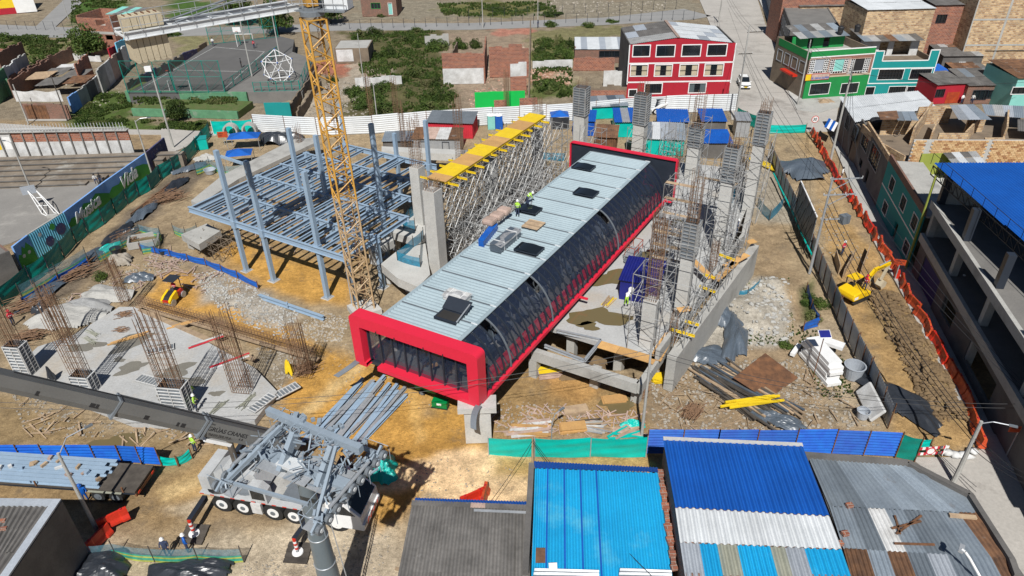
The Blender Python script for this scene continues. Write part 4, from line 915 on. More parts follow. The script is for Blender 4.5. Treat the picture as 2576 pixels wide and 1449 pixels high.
# ---- mobile crane
az=math.atan2(-1.2,5.33);K=Fr(P(559,1268,0)+Vector((0,0,0)),az);w0=P(559,1268,.75);K.o=Vector((w0.x,w0.y,0))
mc=thing('mobile_crane','grey and white telescopic mobile crane truck, boom reaching out left','crane truck',K(4.5,1.3,0))
for x in (0,1.62,3.9,5.46,8.6):
    K.wheel(mc,x,.2,.75,.45);K.wheel(mc,x,2.55,.75,.45,side=1)
mb=MB();K.prof(mb,[(-1.4,.9),(-1.4,1.62),(8.9,1.62),(8.9,.9)],.45,2.3);mb.build('chassis','char_metal',mc)
for x0,x1 in ((-1.5,2.55),(2.9,8.0)):
    for y in (0.06,2.42):MB().box(K((x0+x1)/2,y+.2,1.62),(x1-x0,.62,.09),ax=K.ax()).build('mudguard','crane_white',mc)
MB().box(K(3.2,1.38,1.66),(9.4,1.9,.08),ax=K.ax()).build('deck','concrete',mc)
MB().box(K(5.6,1.2,1.71),(2.4,1.6,.05),ax=K.ax()).build('deck_plate','grey_metal',mc)
MB().box(K(2.75,.0,1.0),(.75,.25,.95),ax=K.ax()).build('side_locker','white_dirty',mc)
for k in range(12):MB().box(K(-1.3+.78*k,-.055,1.62),(.3,.02,.08),ax=K.ax()).build('reflector','red_plastic',mc)
# driver's cab across the front
cb=MB();K.prof(cb,[(8.1,.6),(8.1,2.85),(9.5,2.9),(10.5,1.9),(10.6,.6)],-.1,2.75);cab=cb.build('cab','white',mc)
K.prof(MB(),[(9.62,2.83),(10.46,1.98),(10.49,2.0),(9.65,2.86)],.1,2.55).build('windscreen','glass_dark',cab)
K.prof(MB(),[(8.35,1.85),(8.35,2.7),(9.45,2.72),(10.15,1.95)],-.115,-.1).build('side_window','glass_dark',cab)
MB().box(K(9.2,1.3,2.92),(.9,2.3,.08),ax=K.ax()).build('roof_panel','grey_metal',cab)
MB().box(K(10.62,1.3,.95),(.12,2.8,.5),ax=K.ax()).build('bumper','white',cab)
for y in (.15,2.45):MB().box(K(10.69,y,1.05),(.05,.35,.2),ax=K.ax()).build('headlight','skylight_sheet',cab)
for k in range(4):MB().bar(K(10.70,.4+.55*k,.8),K(10.70,.75+.55*k,1.15),.12,.02,up=K.X).build('warning_stripe','red_plastic',cab)
MB().lathe(K(9.3,.1,2.94),[(.09,0),(.09,.12),(.04,.17),(0,.18)],8).build('beacon','red_plastic',cab)
# superstructure
sp=MB().lathe(K(1.6,1.35,1.7),[(1.1,0),(1.1,.25),(.2,.26)],20).build('turntable','grey_metal',mc)
K.prof(MB(),[(-.6,2.0),(-.6,3.0),(.4,3.7),(2.6,3.4),(3.2,2.0)],.7,2.1).build('upper_frame','crane_white',mc)
MB().box(K(-.9,1.4,2.6),(.8,2.6,1.2),ax=K.ax()).build('counterweight','crane_white',mc)
oc=MB();K.prof(oc,[(2.55,1.75),(2.55,3.1),(3.3,3.15),(3.75,2.7),(3.75,1.75)],-.1,.65);oc=oc.build('operator_cab','crane_white',mc)
K.prof(MB(),[(2.65,2.0),(2.65,2.95),(3.25,3.0),(3.62,2.65),(3.62,2.0)],-.115,-.1).build('cab_window','glass_dark',oc)
text('TEREX',K(2.78,-.125,1.83),K.X,UP,.18,'white',oc)
mb=MB();hc=K(-.3,.9,1.75)
for r in (.85,.9,.95,.8):mb.path([hc+Vector((r*math.cos(a*.4),r*math.sin(a*.4),.05*r)) for a in range(17)],.035,4)
mb.build('hose_coil','black',mc)
b0_=P(700,1113,3.4);bt=P(0,958,16.0);BD=(bt-b0_).normalized();BL_=(bt-b0_).length
BY=BD.cross(UP).normalized();BZ=BY.cross(BD)
if BY.y>0:BY=-BY
def boom_sec(l0,l1,w,h,mt):
    c0,c1=b0_+BD*l0,b0_+BD*l1;pr=[(-w/2,h/2),(w/2,h/2),(w/2,-h*.1),(w*.32,-h*.42),(0,-h*.5),(-w*.32,-h*.42),(-w/2,-h*.1)]
    n=len(pr);return MB().add([c0+BY*a+BZ*q for a,q in pr]+[c1+BY*a+BZ*q for a,q in pr],[tuple(range(n)),tuple(range(2*n-1,n-1,-1))]+[(i,(i+1) % n,n+(i+1) % n,n+i) for i in range(n)]).build('boom_section',mt,mc)
l1_=BL_*.345;l2_=BL_*.66
s1=boom_sec(-1.5,l1_,1.0,1.35,'boom_grey');s2=boom_sec(l1_-1,l2_,.9,1.22,'boom_grey');s3=boom_sec(l2_-1,BL_*1.45,.8,1.1,'boom_grey')
for l,w,h in ((l1_,1.08,1.45),(l1_-.25,1.06,1.43),(l2_,.98,1.32)):
    MB().box(b0_+BD*l,(.14,w,h),ax=(BD,BY,BZ)).build('boom_collar','grey_metal',mc)
MB().bar(b0_+BD*l2_+BZ*.7,b0_+BD*BL_*.98+BZ*.66,.05).build('boom_rail','black',mc)
MB().bar(b0_+BD*.3+BZ*.72,b0_+BD*(l2_)+BZ*.72,.05).build('boom_rail','black',mc)
for k,l in enumerate((.42,.44,.555,.72,.735,.9)):
    MB().box(b0_+BD*(BL_*l)+BY*(.455 if l<.66 else .405)-BZ*.05,(.16 if k % 2 else .28,.02,.28),ax=(BD,BY,BZ)).build('port','black',mc)
tx=-BD;text('GRÚAS CRANES',b0_+BD*(l1_*.955)+BY*.51+BZ*.02,tx,BZ,.42,'black',s1,bold=.006)
text('Tel (1) 215 15 6',b0_+BD*(l1_*.92)+BY*.51-BZ*.33,tx,BZ,.26,'black',s1);text('6 8',b0_+BD*(l1_*.55)+BY*.51-BZ*.22,tx,BZ,.24,'black',s1)
text('GRÚAS',b0_+BD*(l1_*.975)+BY*.51+BZ*.45,tx,BZ,.15,'black',s1);pass
MB().tube(K(1.0,1.35,2.3),b0_+BD*(l1_*.6)-BZ*.6,.22,12).build('lift_cylinder','timber_dark',mc)
MB().box(b0_+BD*(l1_*.72)-BZ*.85,(2.0,.5,.25),ax=(BD,BY,BZ)).build('boom_bracket','white',mc)
# outriggers: arm, striped jack, pad
for x,sg,px in ((-1.2,-1,(490,1345)),(6.9,-1,(750,1392)),(-1.2,1,None),(6.9,1,None)):
    if px:foot=P(*px)
    else:foot=K(x,5.2,0)
    st_=K(x,0 if sg<0 else 2.6,1.15);top=Vector((foot.x,foot.y,1.35))
    o=MB().bar(st_,top,.34,.42).build('outrigger','char_metal',mc)
    for q in range(5):MB().tube(top-UP*(.2*q-.15),top-UP*(.2*q+.05),.13,10).build('jack','white' if q % 2 else 'red_plastic',o)
    MB().tube(Vector((foot.x,foot.y,.12)),Vector((foot.x,foot.y,.8)),.07,8).build('jack_rod','galv',o)
    MB().lathe((foot.x,foot.y,.13),[(.38,0),(.36,.07),(.1,.1)],16).build('jack_foot','white',o)
    t=thing('outrigger_mat','timber mat under the crane jack '+('by the red barriers' if x<0 and sg<0 else 'beside the pylon' if sg<0 else 'on the far side, '+('rear' if x<0 else 'front')),'mat',(foot.x,foot.y,0))
    for q in range(4):MB().box((foot.x,foot.y-.6+.4*q,.06),(1.6,.37,.12),-.1).build('plank','timber_dark',t)
# ---- flatbed trailer with its load of beams
d0,d1=P(352,1176,1.25),P(330,1238,1.25);TX=P(0,1214,1.25)-P(331,1238,1.25);TX.normalize();TW=Fr(Vector((d1.x,d1.y,0)),math.atan2(TX.y,TX.x))
wd=-2.6
tl=thing('flatbed_trailer','dark flatbed trailer by the blue fence, loaded with steel beams','trailer',TW(6,wd/2,0))
MB().box(TW(8,wd/2,1.17),(16.5,2.55,.14),ax=TW.ax()).build('deck','timber_dark',tl)
for y in (-.15,wd+.15):MB().box(TW(8,y,1.0),(16.5,.12,.3),ax=TW.ax()).build('side_rail','char_metal',tl)
MB().box(TW(8,wd/2,.75),(15,.9,.5),ax=TW.ax()).build('spine','char_metal',tl)
for k in range(10):MB().box(TW(.6+1.1*k,.0,1.42),(.1,.08,.5),ax=TW.ax()).build('stake','rust',tl) if k % 3==0 else None
for x in (1.4,2.75):
    for y,sd in ((-.25,1),(wd+.25,-1)):TW.wheel(tl,x,y,.5,.5,'grey_metal',side=sd)
    MB().box(TW(x,-.2,1.02),(1.2,.55,.05),ax=TW.ax()).build('mudguard','olive_sheet',tl)
MB().box(TW(-.2,wd/2,.85),(.12,2.5,.25),ax=TW.ax()).build('rear_bumper','rust',tl)
for y in (.5,-2.1-wd*0-.0):MB().box(TW(-.28,-.4 if y>0 else -2.2,.9),(.05,.25,.15),ax=TW.ax()).build('tail_light','red_plastic',tl)
for k in range(7):
    y=-.22-.36*k;x0=2.2+RNG.uniform(0,1.2);L_=RNG.uniform(8.5,12.5)
    t=thing('steel_beam','blue-grey steel I-beam lying lengthwise on the trailer','beam',TW(x0,y,1.25),'beams on the trailer')
    mb=MB().ibeam(TW(x0,y,1.45),TW(x0+L_,y,1.45),.32,.38);mb.build('profile','steel_blue',t)
    for q in range(3):MB().box(TW(x0+L_*(q+.5)/3,y,1.45),(.04,.3,.3),ax=TW.ax()).build('stiffener','steel_blue',t)
for k in range(14):
    q=TW(RNG.uniform(2.5,12),RNG.uniform(-2.4,-.2),1.74);tag(MB().box(q,(RNG.uniform(.2,.5),RNG.uniform(.15,.3),RNG.uniform(.1,.25)),RNG.uniform(0,3)).build('timber_block',RNG.choice(['timber','white_dirty','timber_pink','steel_blue'])),'small packing block resting on the trailer load','block','packing blocks on the trailer load')
# ---- mini excavator
X_=Fr(P(2148,752),math.radians(28));ex=thing('mini_excavator','yellow mini excavator in the trench, boom raised toward the barriers','excavator',X_(0,0,0))
for y in (-.7,.7):
    tk=MB();X_.prof(tk,[(-1.1,.12),(-1.25,.3),(-1.1,.52),(1.1,.52),(1.25,.3),(1.1,.12)],y-.18,y+.18);tk.build('track','tyre',ex)
MB().box(X_(1.5,0,.3),(.12,1.8,.35),ax=X_.ax()).build('blade','machine_yellow',ex)
o=MB();X_.prof(o,[(-1.5,.65),(-1.65,.95),(-1.55,1.4),(-.5,1.55),(.2,1.35),(.9,1.2),(1.0,.7)],-1.0,1.0);o=o.build('body','machine_yellow',ex)
bv=o.modifiers.new('b','BEVEL');bv.width=.12;bv.segments=3
MB().box(X_(-1.2,-1.005,1.0),(.5,.02,.3),ax=X_.ax()).build('panel','white',o)
MB().box(X_(.1,.55,2.35),(1.35,.95,.09),ax=X_.ax()).build('cab_roof','machine_yellow',ex)
for x,y in ((-.5,.12),(.72,.12),(-.5,.98),(.72,.98)):MB().bar(X_(x,y,1.3),X_(x,y,2.35),.08).build('cab_post','black',ex)
MB().box(X_(-.15,.55,1.45),(.5,.5,.35),ax=X_.ax()).build('seat','black',ex)
def boomseg(pts,w,nm):mb=MB();[mb.bar(X_(a[0],-.15,a[1]),X_(b_[0],-.15,b_[1]),w,w2,up=X_.Y.cross(X_.X)) for a,b_,w2 in pts];return mb.build(nm,'machine_yellow',ex)
bo=boomseg([((.8,1.1),(1.35,2.4),.3),((1.3,2.3),(2.0,3.0),.42),((1.9,2.92),(4.0,3.05),.34)],.24,'boom')
text('KOMATSU',X_(2.1,-.285,2.86),X_.X,UP,.26,'black',bo)
ar=MB();ar.bar(X_(4.0,-.15,3.15),X_(3.3,-.15,1.3),.2,.26,up=X_.X);ar=ar.build('arm','plaster_cream',ex)
X_.prof(MB(),[(3.4,1.35),(3.9,1.0),(3.85,.5),(3.3,.35),(3.05,.75)],-.5,.2).build('bucket','plaster_cream',ar)
MB().tube(X_(1.2,-.15,1.3),X_(1.95,-.15,2.7),.07,8).build('ram','galv',ex);MB().tube(X_(2.4,-.15,3.25),X_(3.9,-.15,3.4),.06,8).build('ram','galv',ex)
# ---- ride-on roller
R_=Fr(P(436,760),math.radians(-104));ro=thing('ride_on_roller','yellow and red ride-on roller with a black canopy on ochre ground','roller',R_(0,0,0))
MB().tube(R_(.55,-.6,.35),R_(.55,.6,.35),.36,20).build('drum','galv',ro,smooth=False)
MB().tube(R_(-1.15,-.55,.33),R_(-1.15,.55,.33),.34,20).build('drum','galv',ro)
o=MB();R_.prof(o,[(-.25,.5),(-.25,1.25),(.55,1.0),(.95,.75),(.95,.5)],-.33,.33);o.build('bonnet','black',ro)
for y in (-.45,.45):R_.prof(MB(),[(-.3,.45),(-.3,1.3),(.55,1.05),(1.0,.75),(1.0,.45)],y-.12,y+.12).build('side_cover','machine_yellow',ro)
MB().box(R_(.98,0,.68),(.08,.66,.3),ax=R_.ax()).build('nose_plate','red_plastic',ro);MB().box(R_(-.9,0,.75),(.9,.9,.5),ax=R_.ax()).build('rear_body','red_plastic',ro)
MB().box(R_(-.75,0,1.15),(.45,.5,.3),ax=R_.ax()).build('seat','black',ro);MB().tube(R_(-.35,0,1.2),R_(-.5,0,1.45),.2,10).build('steering_wheel','black',ro)
for x,y in ((-1.2,-.45),(-1.2,.45)):MB().bar(R_(x,y,.9),R_(x,y,2.35),.07).build('canopy_post','black',ro)
MB().box(R_(-.75,0,2.4),(1.3,1.25,.08),ax=R_.ax()).build('canopy','tarp_black',ro)
# ---- skid loader
L_=Fr(P(1655,283),math.radians(188));sk=thing('skid_loader','white skid-steer loader parked against the white fence','loader',L_(0,0,0))
for x in (-.7,.7):
    for y in (-.75,.75):L_.wheel(sk,x,y,.48,.35,'white',side=1 if y>0 else -1,n=14)
L_.prof(MB(),[(-1.4,.5),(-1.4,1.6),(-.6,1.75),(.9,1.0),(1.1,.5)],-.55,.55).build('body','white',sk)
L_.prof(MB(),[(-.6,1.1),(-.6,2.3),(.5,2.4),(.8,1.1)],-.5,.5).build('cab','char_metal',sk);MB().box(L_(-.05,0,2.44),(1.4,1.15,.1),ax=L_.ax()).build('cab_roof','grey_metal',sk)
for y in (-.68,.68):MB().bar(L_(-1.3,y,1.7),L_(1.5,y,.6),.16,.3).build('lift_arm','white',sk)
L_.prof(MB(),[(1.4,.1),(1.4,.8),(1.6,.8),(2.2,.12)],-.9,.9).build('bucket','galv',sk)
# ---- white car on the street
fc=P(1879,226,.1);Cc=Fr((fc.x,fc.y+2.2,.1),math.radians(-97));cr=thing('parked_car','white compact SUV on the concrete street right of the red building','car',Cc(0,0,0))
b_=MB();Cc.prof(b_,[(-2.2,.35),(-2.25,.95),(-2.1,1.05),(.9,1.05),(2.05,.9),(2.2,.7),(2.2,.3)],-.92,.92);b_=b_.build('body','white',cr);bv=b_.modifiers.new('b','BEVEL');bv.width=.1;bv.segments=3
c_=MB();Cc.prof(c_,[(-2.1,1.0),(-1.8,1.58),(-.1,1.65),(1.0,1.02)],-.78,.78);c_.build('cabin','glass_dark',cr);MB().box(Cc(-.95,0,1.63),(1.7,1.35,.06),ax=Cc.ax()).build('roof','white',cr)
for x in (-1.35,1.35):
    for y in (-.85,.85):Cc.wheel(cr,x,y,.34,.22,'grey_metal',side=1 if y>0 else -1,n=14)
for y in (-.68,.68):MB().box(Cc(2.17,y,.8),(.08,.4,.14),ax=Cc.ax()).build('headlight','glass_grey',cr)
MB().box(Cc(2.21,0,.7),(.05,.9,.22),ax=Cc.ax()).build('grille','black',cr);MB().box(Cc(2.23,0,.48),(.04,.5,.14),ax=Cc.ax()).build('number_plate','yellow',cr)
MB().box(Cc(2.2,0,.28),(.1,1.5,.14),ax=Cc.ax()).build('lower_bumper','black',cr)
for y in (-1.02,1.02):MB().box(Cc(.75,y,1.1),(.2,.18,.14),ax=Cc.ax()).build('mirror','white',cr)
# ================================================================ fences and the roofs in front
def roof(par,TL,TR,BR,BL,nu,nv,mf,pitch=.2,amp=.022,trap=False,jit=.012,seed=0,nm='roof_sheet',vb=None,ub=None):
    rg=random.Random(seed);TL,TR,BR,BL=map(Vector,(TL,TR,BR,BL));vb=vb or [j/nv for j in range(nv+1)];ub=ub or [i/nu for i in range(nu+1)]
    def q(u,v):return ln(ln(TL,TR,u),ln(BL,BR,u),v)
    for j in range(len(vb)-1):
        for i in range(len(ub)-1):
            z=UP*(rg.uniform(0,jit)+.004*(i % 2));a=UP*.03
            u0,u1,v0,v1=ub[i],ub[i+1]+.002,vb[j],min(1.0,vb[j+1]+.01)
            mt=mf(i,j) if callable(mf) else mf
            MB().corr(q(u0,v0)+z,q(u1,v0)+z,q(u1,v1)+z+a,q(u0,v1)+z+a,pitch,amp,trap).build(nm,mt,par)
def fence_run(label,pts,h,mt,kind='corr',post='rust',sheet=2.4,name='site_fence',grp=None,lean=0.0,horiz=True,seed=0,postside=1,amp=.05,pitch=.26,over=.25):
    """run of sheet panels between posts along ground points"""
    rg=random.Random(seed);t=thing(name,label,'fence',pts[0],grp)
    for a,b_ in zip(pts[:-1],pts[1:]):
        d=(b_-a);L_=d.length;n=max(1,round(L_/sheet));d.normalize();nn=Vector((d.y,-d.x,0))*postside
        for k in range(n):
            p0,p1=a+d*(L_*k/n),a+d*(L_*(k+1)/n-.02);ho=h+rg.uniform(-.06,.08);o0=nn*rg.uniform(-.02,.03)
            mb=MB();lv=nn*lean
            if kind=='corr':
                if horiz:mb.corr(p0+o0,p0+o0+lv+UP*ho,p1+o0+lv+UP*(ho+rg.uniform(-.05,.05)),p1+o0,pitch,amp)
                else:mb.corr(p0+o0,p1+o0,p1+o0+lv+UP*ho,p0+o0+lv+UP*ho,pitch,amp)
            else:
                ph=rg.uniform(0,6)
                mb.sheet(lambda u,v:ln(p0,p1,u)+lv*v+UP*(h*v-(.10*math.sin(math.pi*u)*v))+nn*(.05*math.sin(math.pi*u)+.025*math.sin(9*v+3*u+ph)+.02*math.sin(17*v-5*u+ph)),8,14)
            m_=mt(k,rg) if callable(mt) else mt
            mb.build('panel',m_,t,smooth=(kind != 'corr'))
            q=p0+nn*.06;MB().bar(q,q+lv+UP*(h+rg.uniform(.05,over)),.07).build('post',post,t)
        q=b_+nn*.06;MB().bar(q,q+UP*(h+.2),.07).build('post',post,t)
    return t
G=lambda *l:[P(*q) for q in l]
fence_run('bright teal sheet fence between sand heap and blue fence',G((1230,1150),(1345,1150),(1624,1149)),2.0,'teal_tarp','tarp','galv',3.6)
fence_run('long blue corrugated fence behind the dark blue roof',G((1625,1142),(1800,1142),(2090,1142),(2250,1150)),2.45,'blue_sheet',sheet=3.0)
fence_run('teal sheet panel folded at the right end of the blue fence',G((2252,1148),(2300,1160)),2.3,'teal_dark','tarp',sheet=3)
fence_run('short teal sheet fence behind the striped barrier',G((2272,1128),(2336,1128)),1.0,'teal_tarp','tarp',sheet=3)
fence_run('blue corrugated fence behind the loaded trailer',G((-60,1163),(120,1162),(310,1164),(408,1170)),1.75,'blue_sheet',sheet=2.0)
fence_run('sagging teal sheet at the end of the blue fence by the trailer',G((409,1170),(450,1172),(484,1152)),.95,'teal_tarp','tarp',sheet=2.2)
MURPTS=G((0,778),(80,713),(125,684),(162,649),(192,613),(222,589),(262,564),(292,539),(322,514),(350,494),(380,478),(405,452),(437,432),(472,407),(496,382),(530,340))
fence_run('long dark teal sheet fence below the painted mural',MURPTS,2.1,'teal_dark','tarp','char_metal',4.2,postside=1)
fence_run('bright teal sheet fence by the concrete pipe rings',G((538,338),(640,334)),2.2,'teal_tarp','tarp','white',3)
WF=G((642,332),(800,341),(940,336),(1075,324),(1240,314),(1440,303),(1612,287),(1850,279))
fence_run('long white corrugated fence closing the far side of the site',WF,2.9,'white_metal',sheet=4.5,pitch=.3,amp=.03)
fence_run('grey corrugated sheet fence along the right trench',G((1936,400),(1972,487),(2020,595),(2060,690),(2107,800),(2150,895),(2182,957),(2235,1078)),2.4,'fence_grey',sheet=2.2,horiz=False,pitch=.3,amp=.03,lean=.12)
fence_run('teal sheet screen at the street end of the site',G((1852,300),(1900,322),(1925,330)),2.0,'teal_dark','tarp',sheet=3)
fence_run('bright teal sheet fence before the spoil heap at the street end',G((1928,335),(2025,334)),1.35,'teal_tarp','tarp',sheet=4)
for lab,pts,h in (('dark blue low sheet barrier winding below the steel frame',((355,630),(430,645),(520,668),(600,700),(652,728)),.9),('dark blue low sheet barrier beside the grey rock slope',((2028,735),(2040,780),(2058,820),(2020,835)),1.1),('dark blue sheet strip below the netting at the left edge',((60,770),(150,712),(225,668)),1.0)):
    fence_run(lab,G(*pts),h,'blue_tarp','tarp','rust',2.6)
sheer('net_blue',(.015,.26,.42),.75);sheer('film',(.16,.34,.42),.45);sheer('net_green',(.05,.42,.28),.85);sheer('net_yellow',(.5,.55,.1),.85)
def net_fence(label,pts,h,z=0.0,bands=True,mt='net_blue',post='timber_dark'):
    t=thing('safety_net',label,'netting',pts[0])
    for a,b_ in zip(pts[:-1],pts[1:]):
        nn=Vector(((b_-a).y,-(b_-a).x,0)).normalized()
        bs=[(0,.12,'net_yellow'),(.12,.3,'net_green'),(.3,.4,'net_yellow'),(.4,.5,'net_green'),(.5,1,'film')] if bands else [(0,1,mt)]
        for v0,v1,m_ in bs:
            MB().sheet(lambda u,v:ln(a,b_,u)+UP*((h-.12*math.sin(math.pi*u))*ln(v0,v1,v))+nn*(.12*math.sin(math.pi*u)*(1-ln(v0,v1,v))),8,2).build('net',m_,t,smooth=True)
        MB().tube(a,a+UP*(h+.3),.04,5).build('post',post,t)
    MB().tube(b_,b_+UP*(h+.3),.04,5).build('post',post,t)
net_fence('green and yellow banded safety net on stakes in front of the crane truck',G((217,1407),(294,1400),(390,1414),(500,1412),(614,1414)),1.35)
net_fence('green banded safety net around the concrete basin, left of the steel frame',G((250,660),(310,625),(355,592),(408,602),(395,635),(360,640)),1.5)
net_fence('blue and green safety net along the reinforcing dump at far left',G((60,758),(150,705),(225,662)),1.9)
net_fence('green safety net beside the white basin at the frame corner',G((495,440),(530,425),(570,445),(620,440)),1.6)
net_fence('pale green net scraps at the foot of the steel frame',G((440,590),(470,600),(500,590)),1.3)
net_fence('blue net along the front edge of the near concrete platform',[P(1000,655,3),P(1058,672,3),P(1062,610,3)],1.1,bands=False)
net_fence('blue net along the left edge of the near concrete platform',[P(1000,655,3),P(1040,622,3),P(1066,600,3)],1.1,bands=False)
net_fence('blue net around the farther concrete platform',[P(1045,580,3),P(1015,575,3),P(1030,550,3),P(1062,520,3)],1.3,bands=False)
net_fence('blue net beside the long wall on the right of the slab',[P(1815,565,3),P(1835,520,3),P(1850,490,3)],1.6,bands=False)
net_fence('blue net over the white pad by the right fence',G((1905,520),(1935,555),(1968,520)),1.3,bands=False)
net_fence('blue net behind the hall, before the far pipe',G((1352,400),(1420,405),(1422,395)),1.2,bands=False)
net_fence('teal net on the pad beside the rock slope',G((1850,745),(1880,742),(1912,715)),.7,bands=False)
# grey shed, bottom left
bc=P(217,1409);zr=zat(bc,1263)
t=thing('grey_shed','dark-walled shed with brown-grey corrugated roof at the bottom left corner','shed',bc)
A_,B_,C_,D_=P(155,1257,zr),P(20,1455,zr),P(-240,1455,zr),P(-240,1252,zr)
MB().prism([(p.x,p.y) for p in (A_,B_,C_,D_)],0,zr-.12).build('wall','plaster_dark',t)
dn=(B_-A_).normalized();dl_=(D_-A_).normalized()
roof(t,A_+dl_*.5+dn*.5+UP*.0,D_+dn*.5,C_,B_+dl_*.5,9,3,'asbestos',.3,.05,True,seed=2)
MB().slab([A_+UP*.08,A_+UP*.08+dn*.55,D_+UP*.08+dn*.55,D_+UP*.08],.12).build('flashing','skylight_sheet',t)
MB().slab([A_+UP*.085+dl_*.5,A_+UP*.085,B_+UP*.085,B_+UP*.085+dl_*.5],.12).build('flashing','skylight_sheet',t)
for q in ((5,1310),(8,1330)):tag(MB().box(P(*q,zr+.08),(.4,.22,.14),.2).build('brick','brick_red',uv=True),'loose brick weighing down the bottom left shed roof','brick','bricks on the bottom left shed')
# grey asbestos roof
z1,z2=3.6,3.3
t=thing('grey_roofed_house','low house under a dark grey corrugated roof left of the cyan roof','house',P(1180,1400))
a,b_,c,d=P(1036,1268,3.7),P(1333,1280,3.7),P(1333,1500,3.0),P(990,1500,3.0)
roof(t,a,b_,c,d,9,4,'asbestos',.3,.05,True,seed=5)
MB().prism([(p.x,p.y) for p in (P(1050,1275,3),P(1325,1285,3),P(1325,1490,3),P(1008,1490,3))],0,2.9).build('wall','brick_old',t,uv=True)
MB().corr(P(1044,1252,3.75),P(1333,1262,3.75),P(1333,1272,3.9),P(1042,1262,3.9),.19,.035).build('ridge_sheet','blue_roof',t)
roof(t,P(1036,1258,3.92),P(1333,1270,3.92),P(1333,1283,3.8),P(1034,1272,3.8),8,1,lambda i,j:'timber_pink' if i==4 else 'asbestos',.19,.03,seed=9,nm='ridge_cap')
MB().slab([P(1192,1280,3.95),P(1333,1286,3.95),P(1333,1292,3.93),P(1192,1286,3.93)],.04).build('gutter','galv',t)
# cyan roof
zc=4.6
t=thing('cyan_roofed_house','house with bright cyan corrugated roof and dark blue ridge strip','house',P(1500,1400))
TL,TR,BR,BL=P(1346,1178,zc+.25),P(1655,1190,zc+.25),P(1694,1470,zc-.25),P(1336,1470,zc-.25)
roof(t,TL,TR,BR,BL,8,2,'cyan_roof',.28,.04,True,seed=4,ub=[0,.105,.24,.37,.5,.625,.75,.875,1],vb=[0,.86,1])
for u in (.105,.24,.37,.5):
    q0,q1=ln(TL,TR,u)+UP*.05,ln(BL,BR,u)+UP*.05;MB().bar(q0,q1,.11,.03).build('lap_seam','blue_roof',t)
MB().corr(P(1343,1160,zc+.15),P(1655,1176,zc+.15),P(1656,1188,zc+.40),P(1345,1177,zc+.40),.19,.03).build('ridge_sheet','blue_roof',t)
MB().prism([(p.x,p.y) for p in (P(1352,1185,4),P(1650,1198,4),P(1684,1460,4),P(1345,1460,4))],0,zc-.35).build('wall','plaster_brown',t)
MB().bar(P(1337,1170,zc+.25),P(1322,1440,zc-.1),.35,.5).build('parapet','plaster_dark',t)
MB().slab([P(1348,1378,zc+.1),P(1372,1378,zc+.1),P(1372,1415,zc+.05),P(1347,1415,zc+.05)],.05).build('patch_sheet','rust_roof',t)
MB().slab([P(1380,1416,zc+.1),P(1401,1415,zc+.1),P(1402,1430,zc+.05),P(1381,1430,zc+.05)],.03).build('patch_sheet','white',t)
for px0,px1 in ((1345,1507),(1560,1690)):MB().corr(P(px0,1430,zc+.02),P(px0-4,1450,zc),P(px1,1452,zc),P(px1,1435,zc+.02),.19,.03).build('lower_sheet','galv',t)
rng=random.Random(6)
for k in range(15):
    y=1190+k*17;q=P(1661+k*2.5,y,zc+.12);o=MB().box(q,(rng.uniform(.25,.5),rng.uniform(.3,.5),rng.uniform(.15,.3)),rng.uniform(-.2,.2)).build('brick','brick_red',uv=True);tag(o,nth(k+1)+' loose brick from the ridge in the gap beside the cyan roof','brick','bricks along the cyan roof edge')
# dark blue house
zb=6.4
t=thing('blue_roofed_house','tall house with dark blue metal roof, white strip and mixed sheets below','house',P(1880,1350))
TL,TR=P(1668,1106,zb),P(2018,1122,zb);ML,MR=P(1699,1277,zb),P(2087,1299,zb);NL,NR=P(1711,1365,zb-.02),P(2118,1383,zb-.02);OL,OR=P(1728,1480,zb-.1),P(2155,1490,zb-.1)
roof(t,TL+UP*.06,TR+UP*.06,MR+UP*.02,ML+UP*.02,11,1,'blue_roof',.34,.06,trap=True,seed=1)
roof(t,ML,MR,NR,NL,11,1,'white_metal',.34,.06,trap=True,seed=2)
roof(t,NL,NR,OR,OL,7,1,lambda i,j:['skylight_sheet','cyan_roof','olive_sheet','cyan_roof','olive_sheet','skylight_sheet','cyan_roof'][i],.3,.05,True,seed=3,ub=[0,.12,.23,.355,.56,.65,.77,1])
MB().bar(ln(TL,TL,0)+UP*.12,TR+UP*.12,.25,.1).build('ridge_cap','concrete_pale',t)
wl=[P(1672,1112,zb),P(2015,1128,zb),P(2150,1480,zb),P(1732,1480,zb)]
MB().prism([(p.x,p.y) for p in wl],0,zb-.1).build('wall','brick_old',t,uv=True)
# grey metal roof, right
zg=4.3
t=thing('grey_metal_roofed_house','corner house under patched grey corrugated metal roof with dark parapet','house',P(2250,1350))
TL,TR=P(2034,1152,zg),P(2282,1170,zg);TR2=P(2440,1255,zg);BR=P(2540,1415,zg);
vL=[P(2034,1152,zg),P(2087,1275,zg),P(2122,1380,zg),P(2150,1480,zg)];vR=[P(2300,1175,zg),P(2455,1292,zg),P(2545,1405,zg),P(2600,1500,zg)]
mats_=[['galv_roof']*8,['galv_roof','galv_roof','white_dirty','galv_roof','galv_roof','galv_roof','galv_roof','rust_roof'],['rust_roof','galv_roof','rust_roof','galv_roof','skylight_sheet','galv_roof','galv_roof','rust_roof']]
for j in range(3):
    ub=[0,.14,.26,.38,.5,.62,.75,.88,1]
    roof(t,vL[j]+UP*(.06-.02*j),vR[j]+UP*(.06-.02*j),vR[j+1]-UP*.02*j,vL[j+1]-UP*.02*j,8,1,lambda i,jj,j=j:mats_[j][i],.26,.04,True,seed=j,ub=ub)
MB().slab([P(2283,1168,zg+.02),P(2440,1252,zg+.02),P(2455,1292,zg+.02),P(2300,1176,zg+.02)],.03).build('roof_sheet','galv_roof',t)
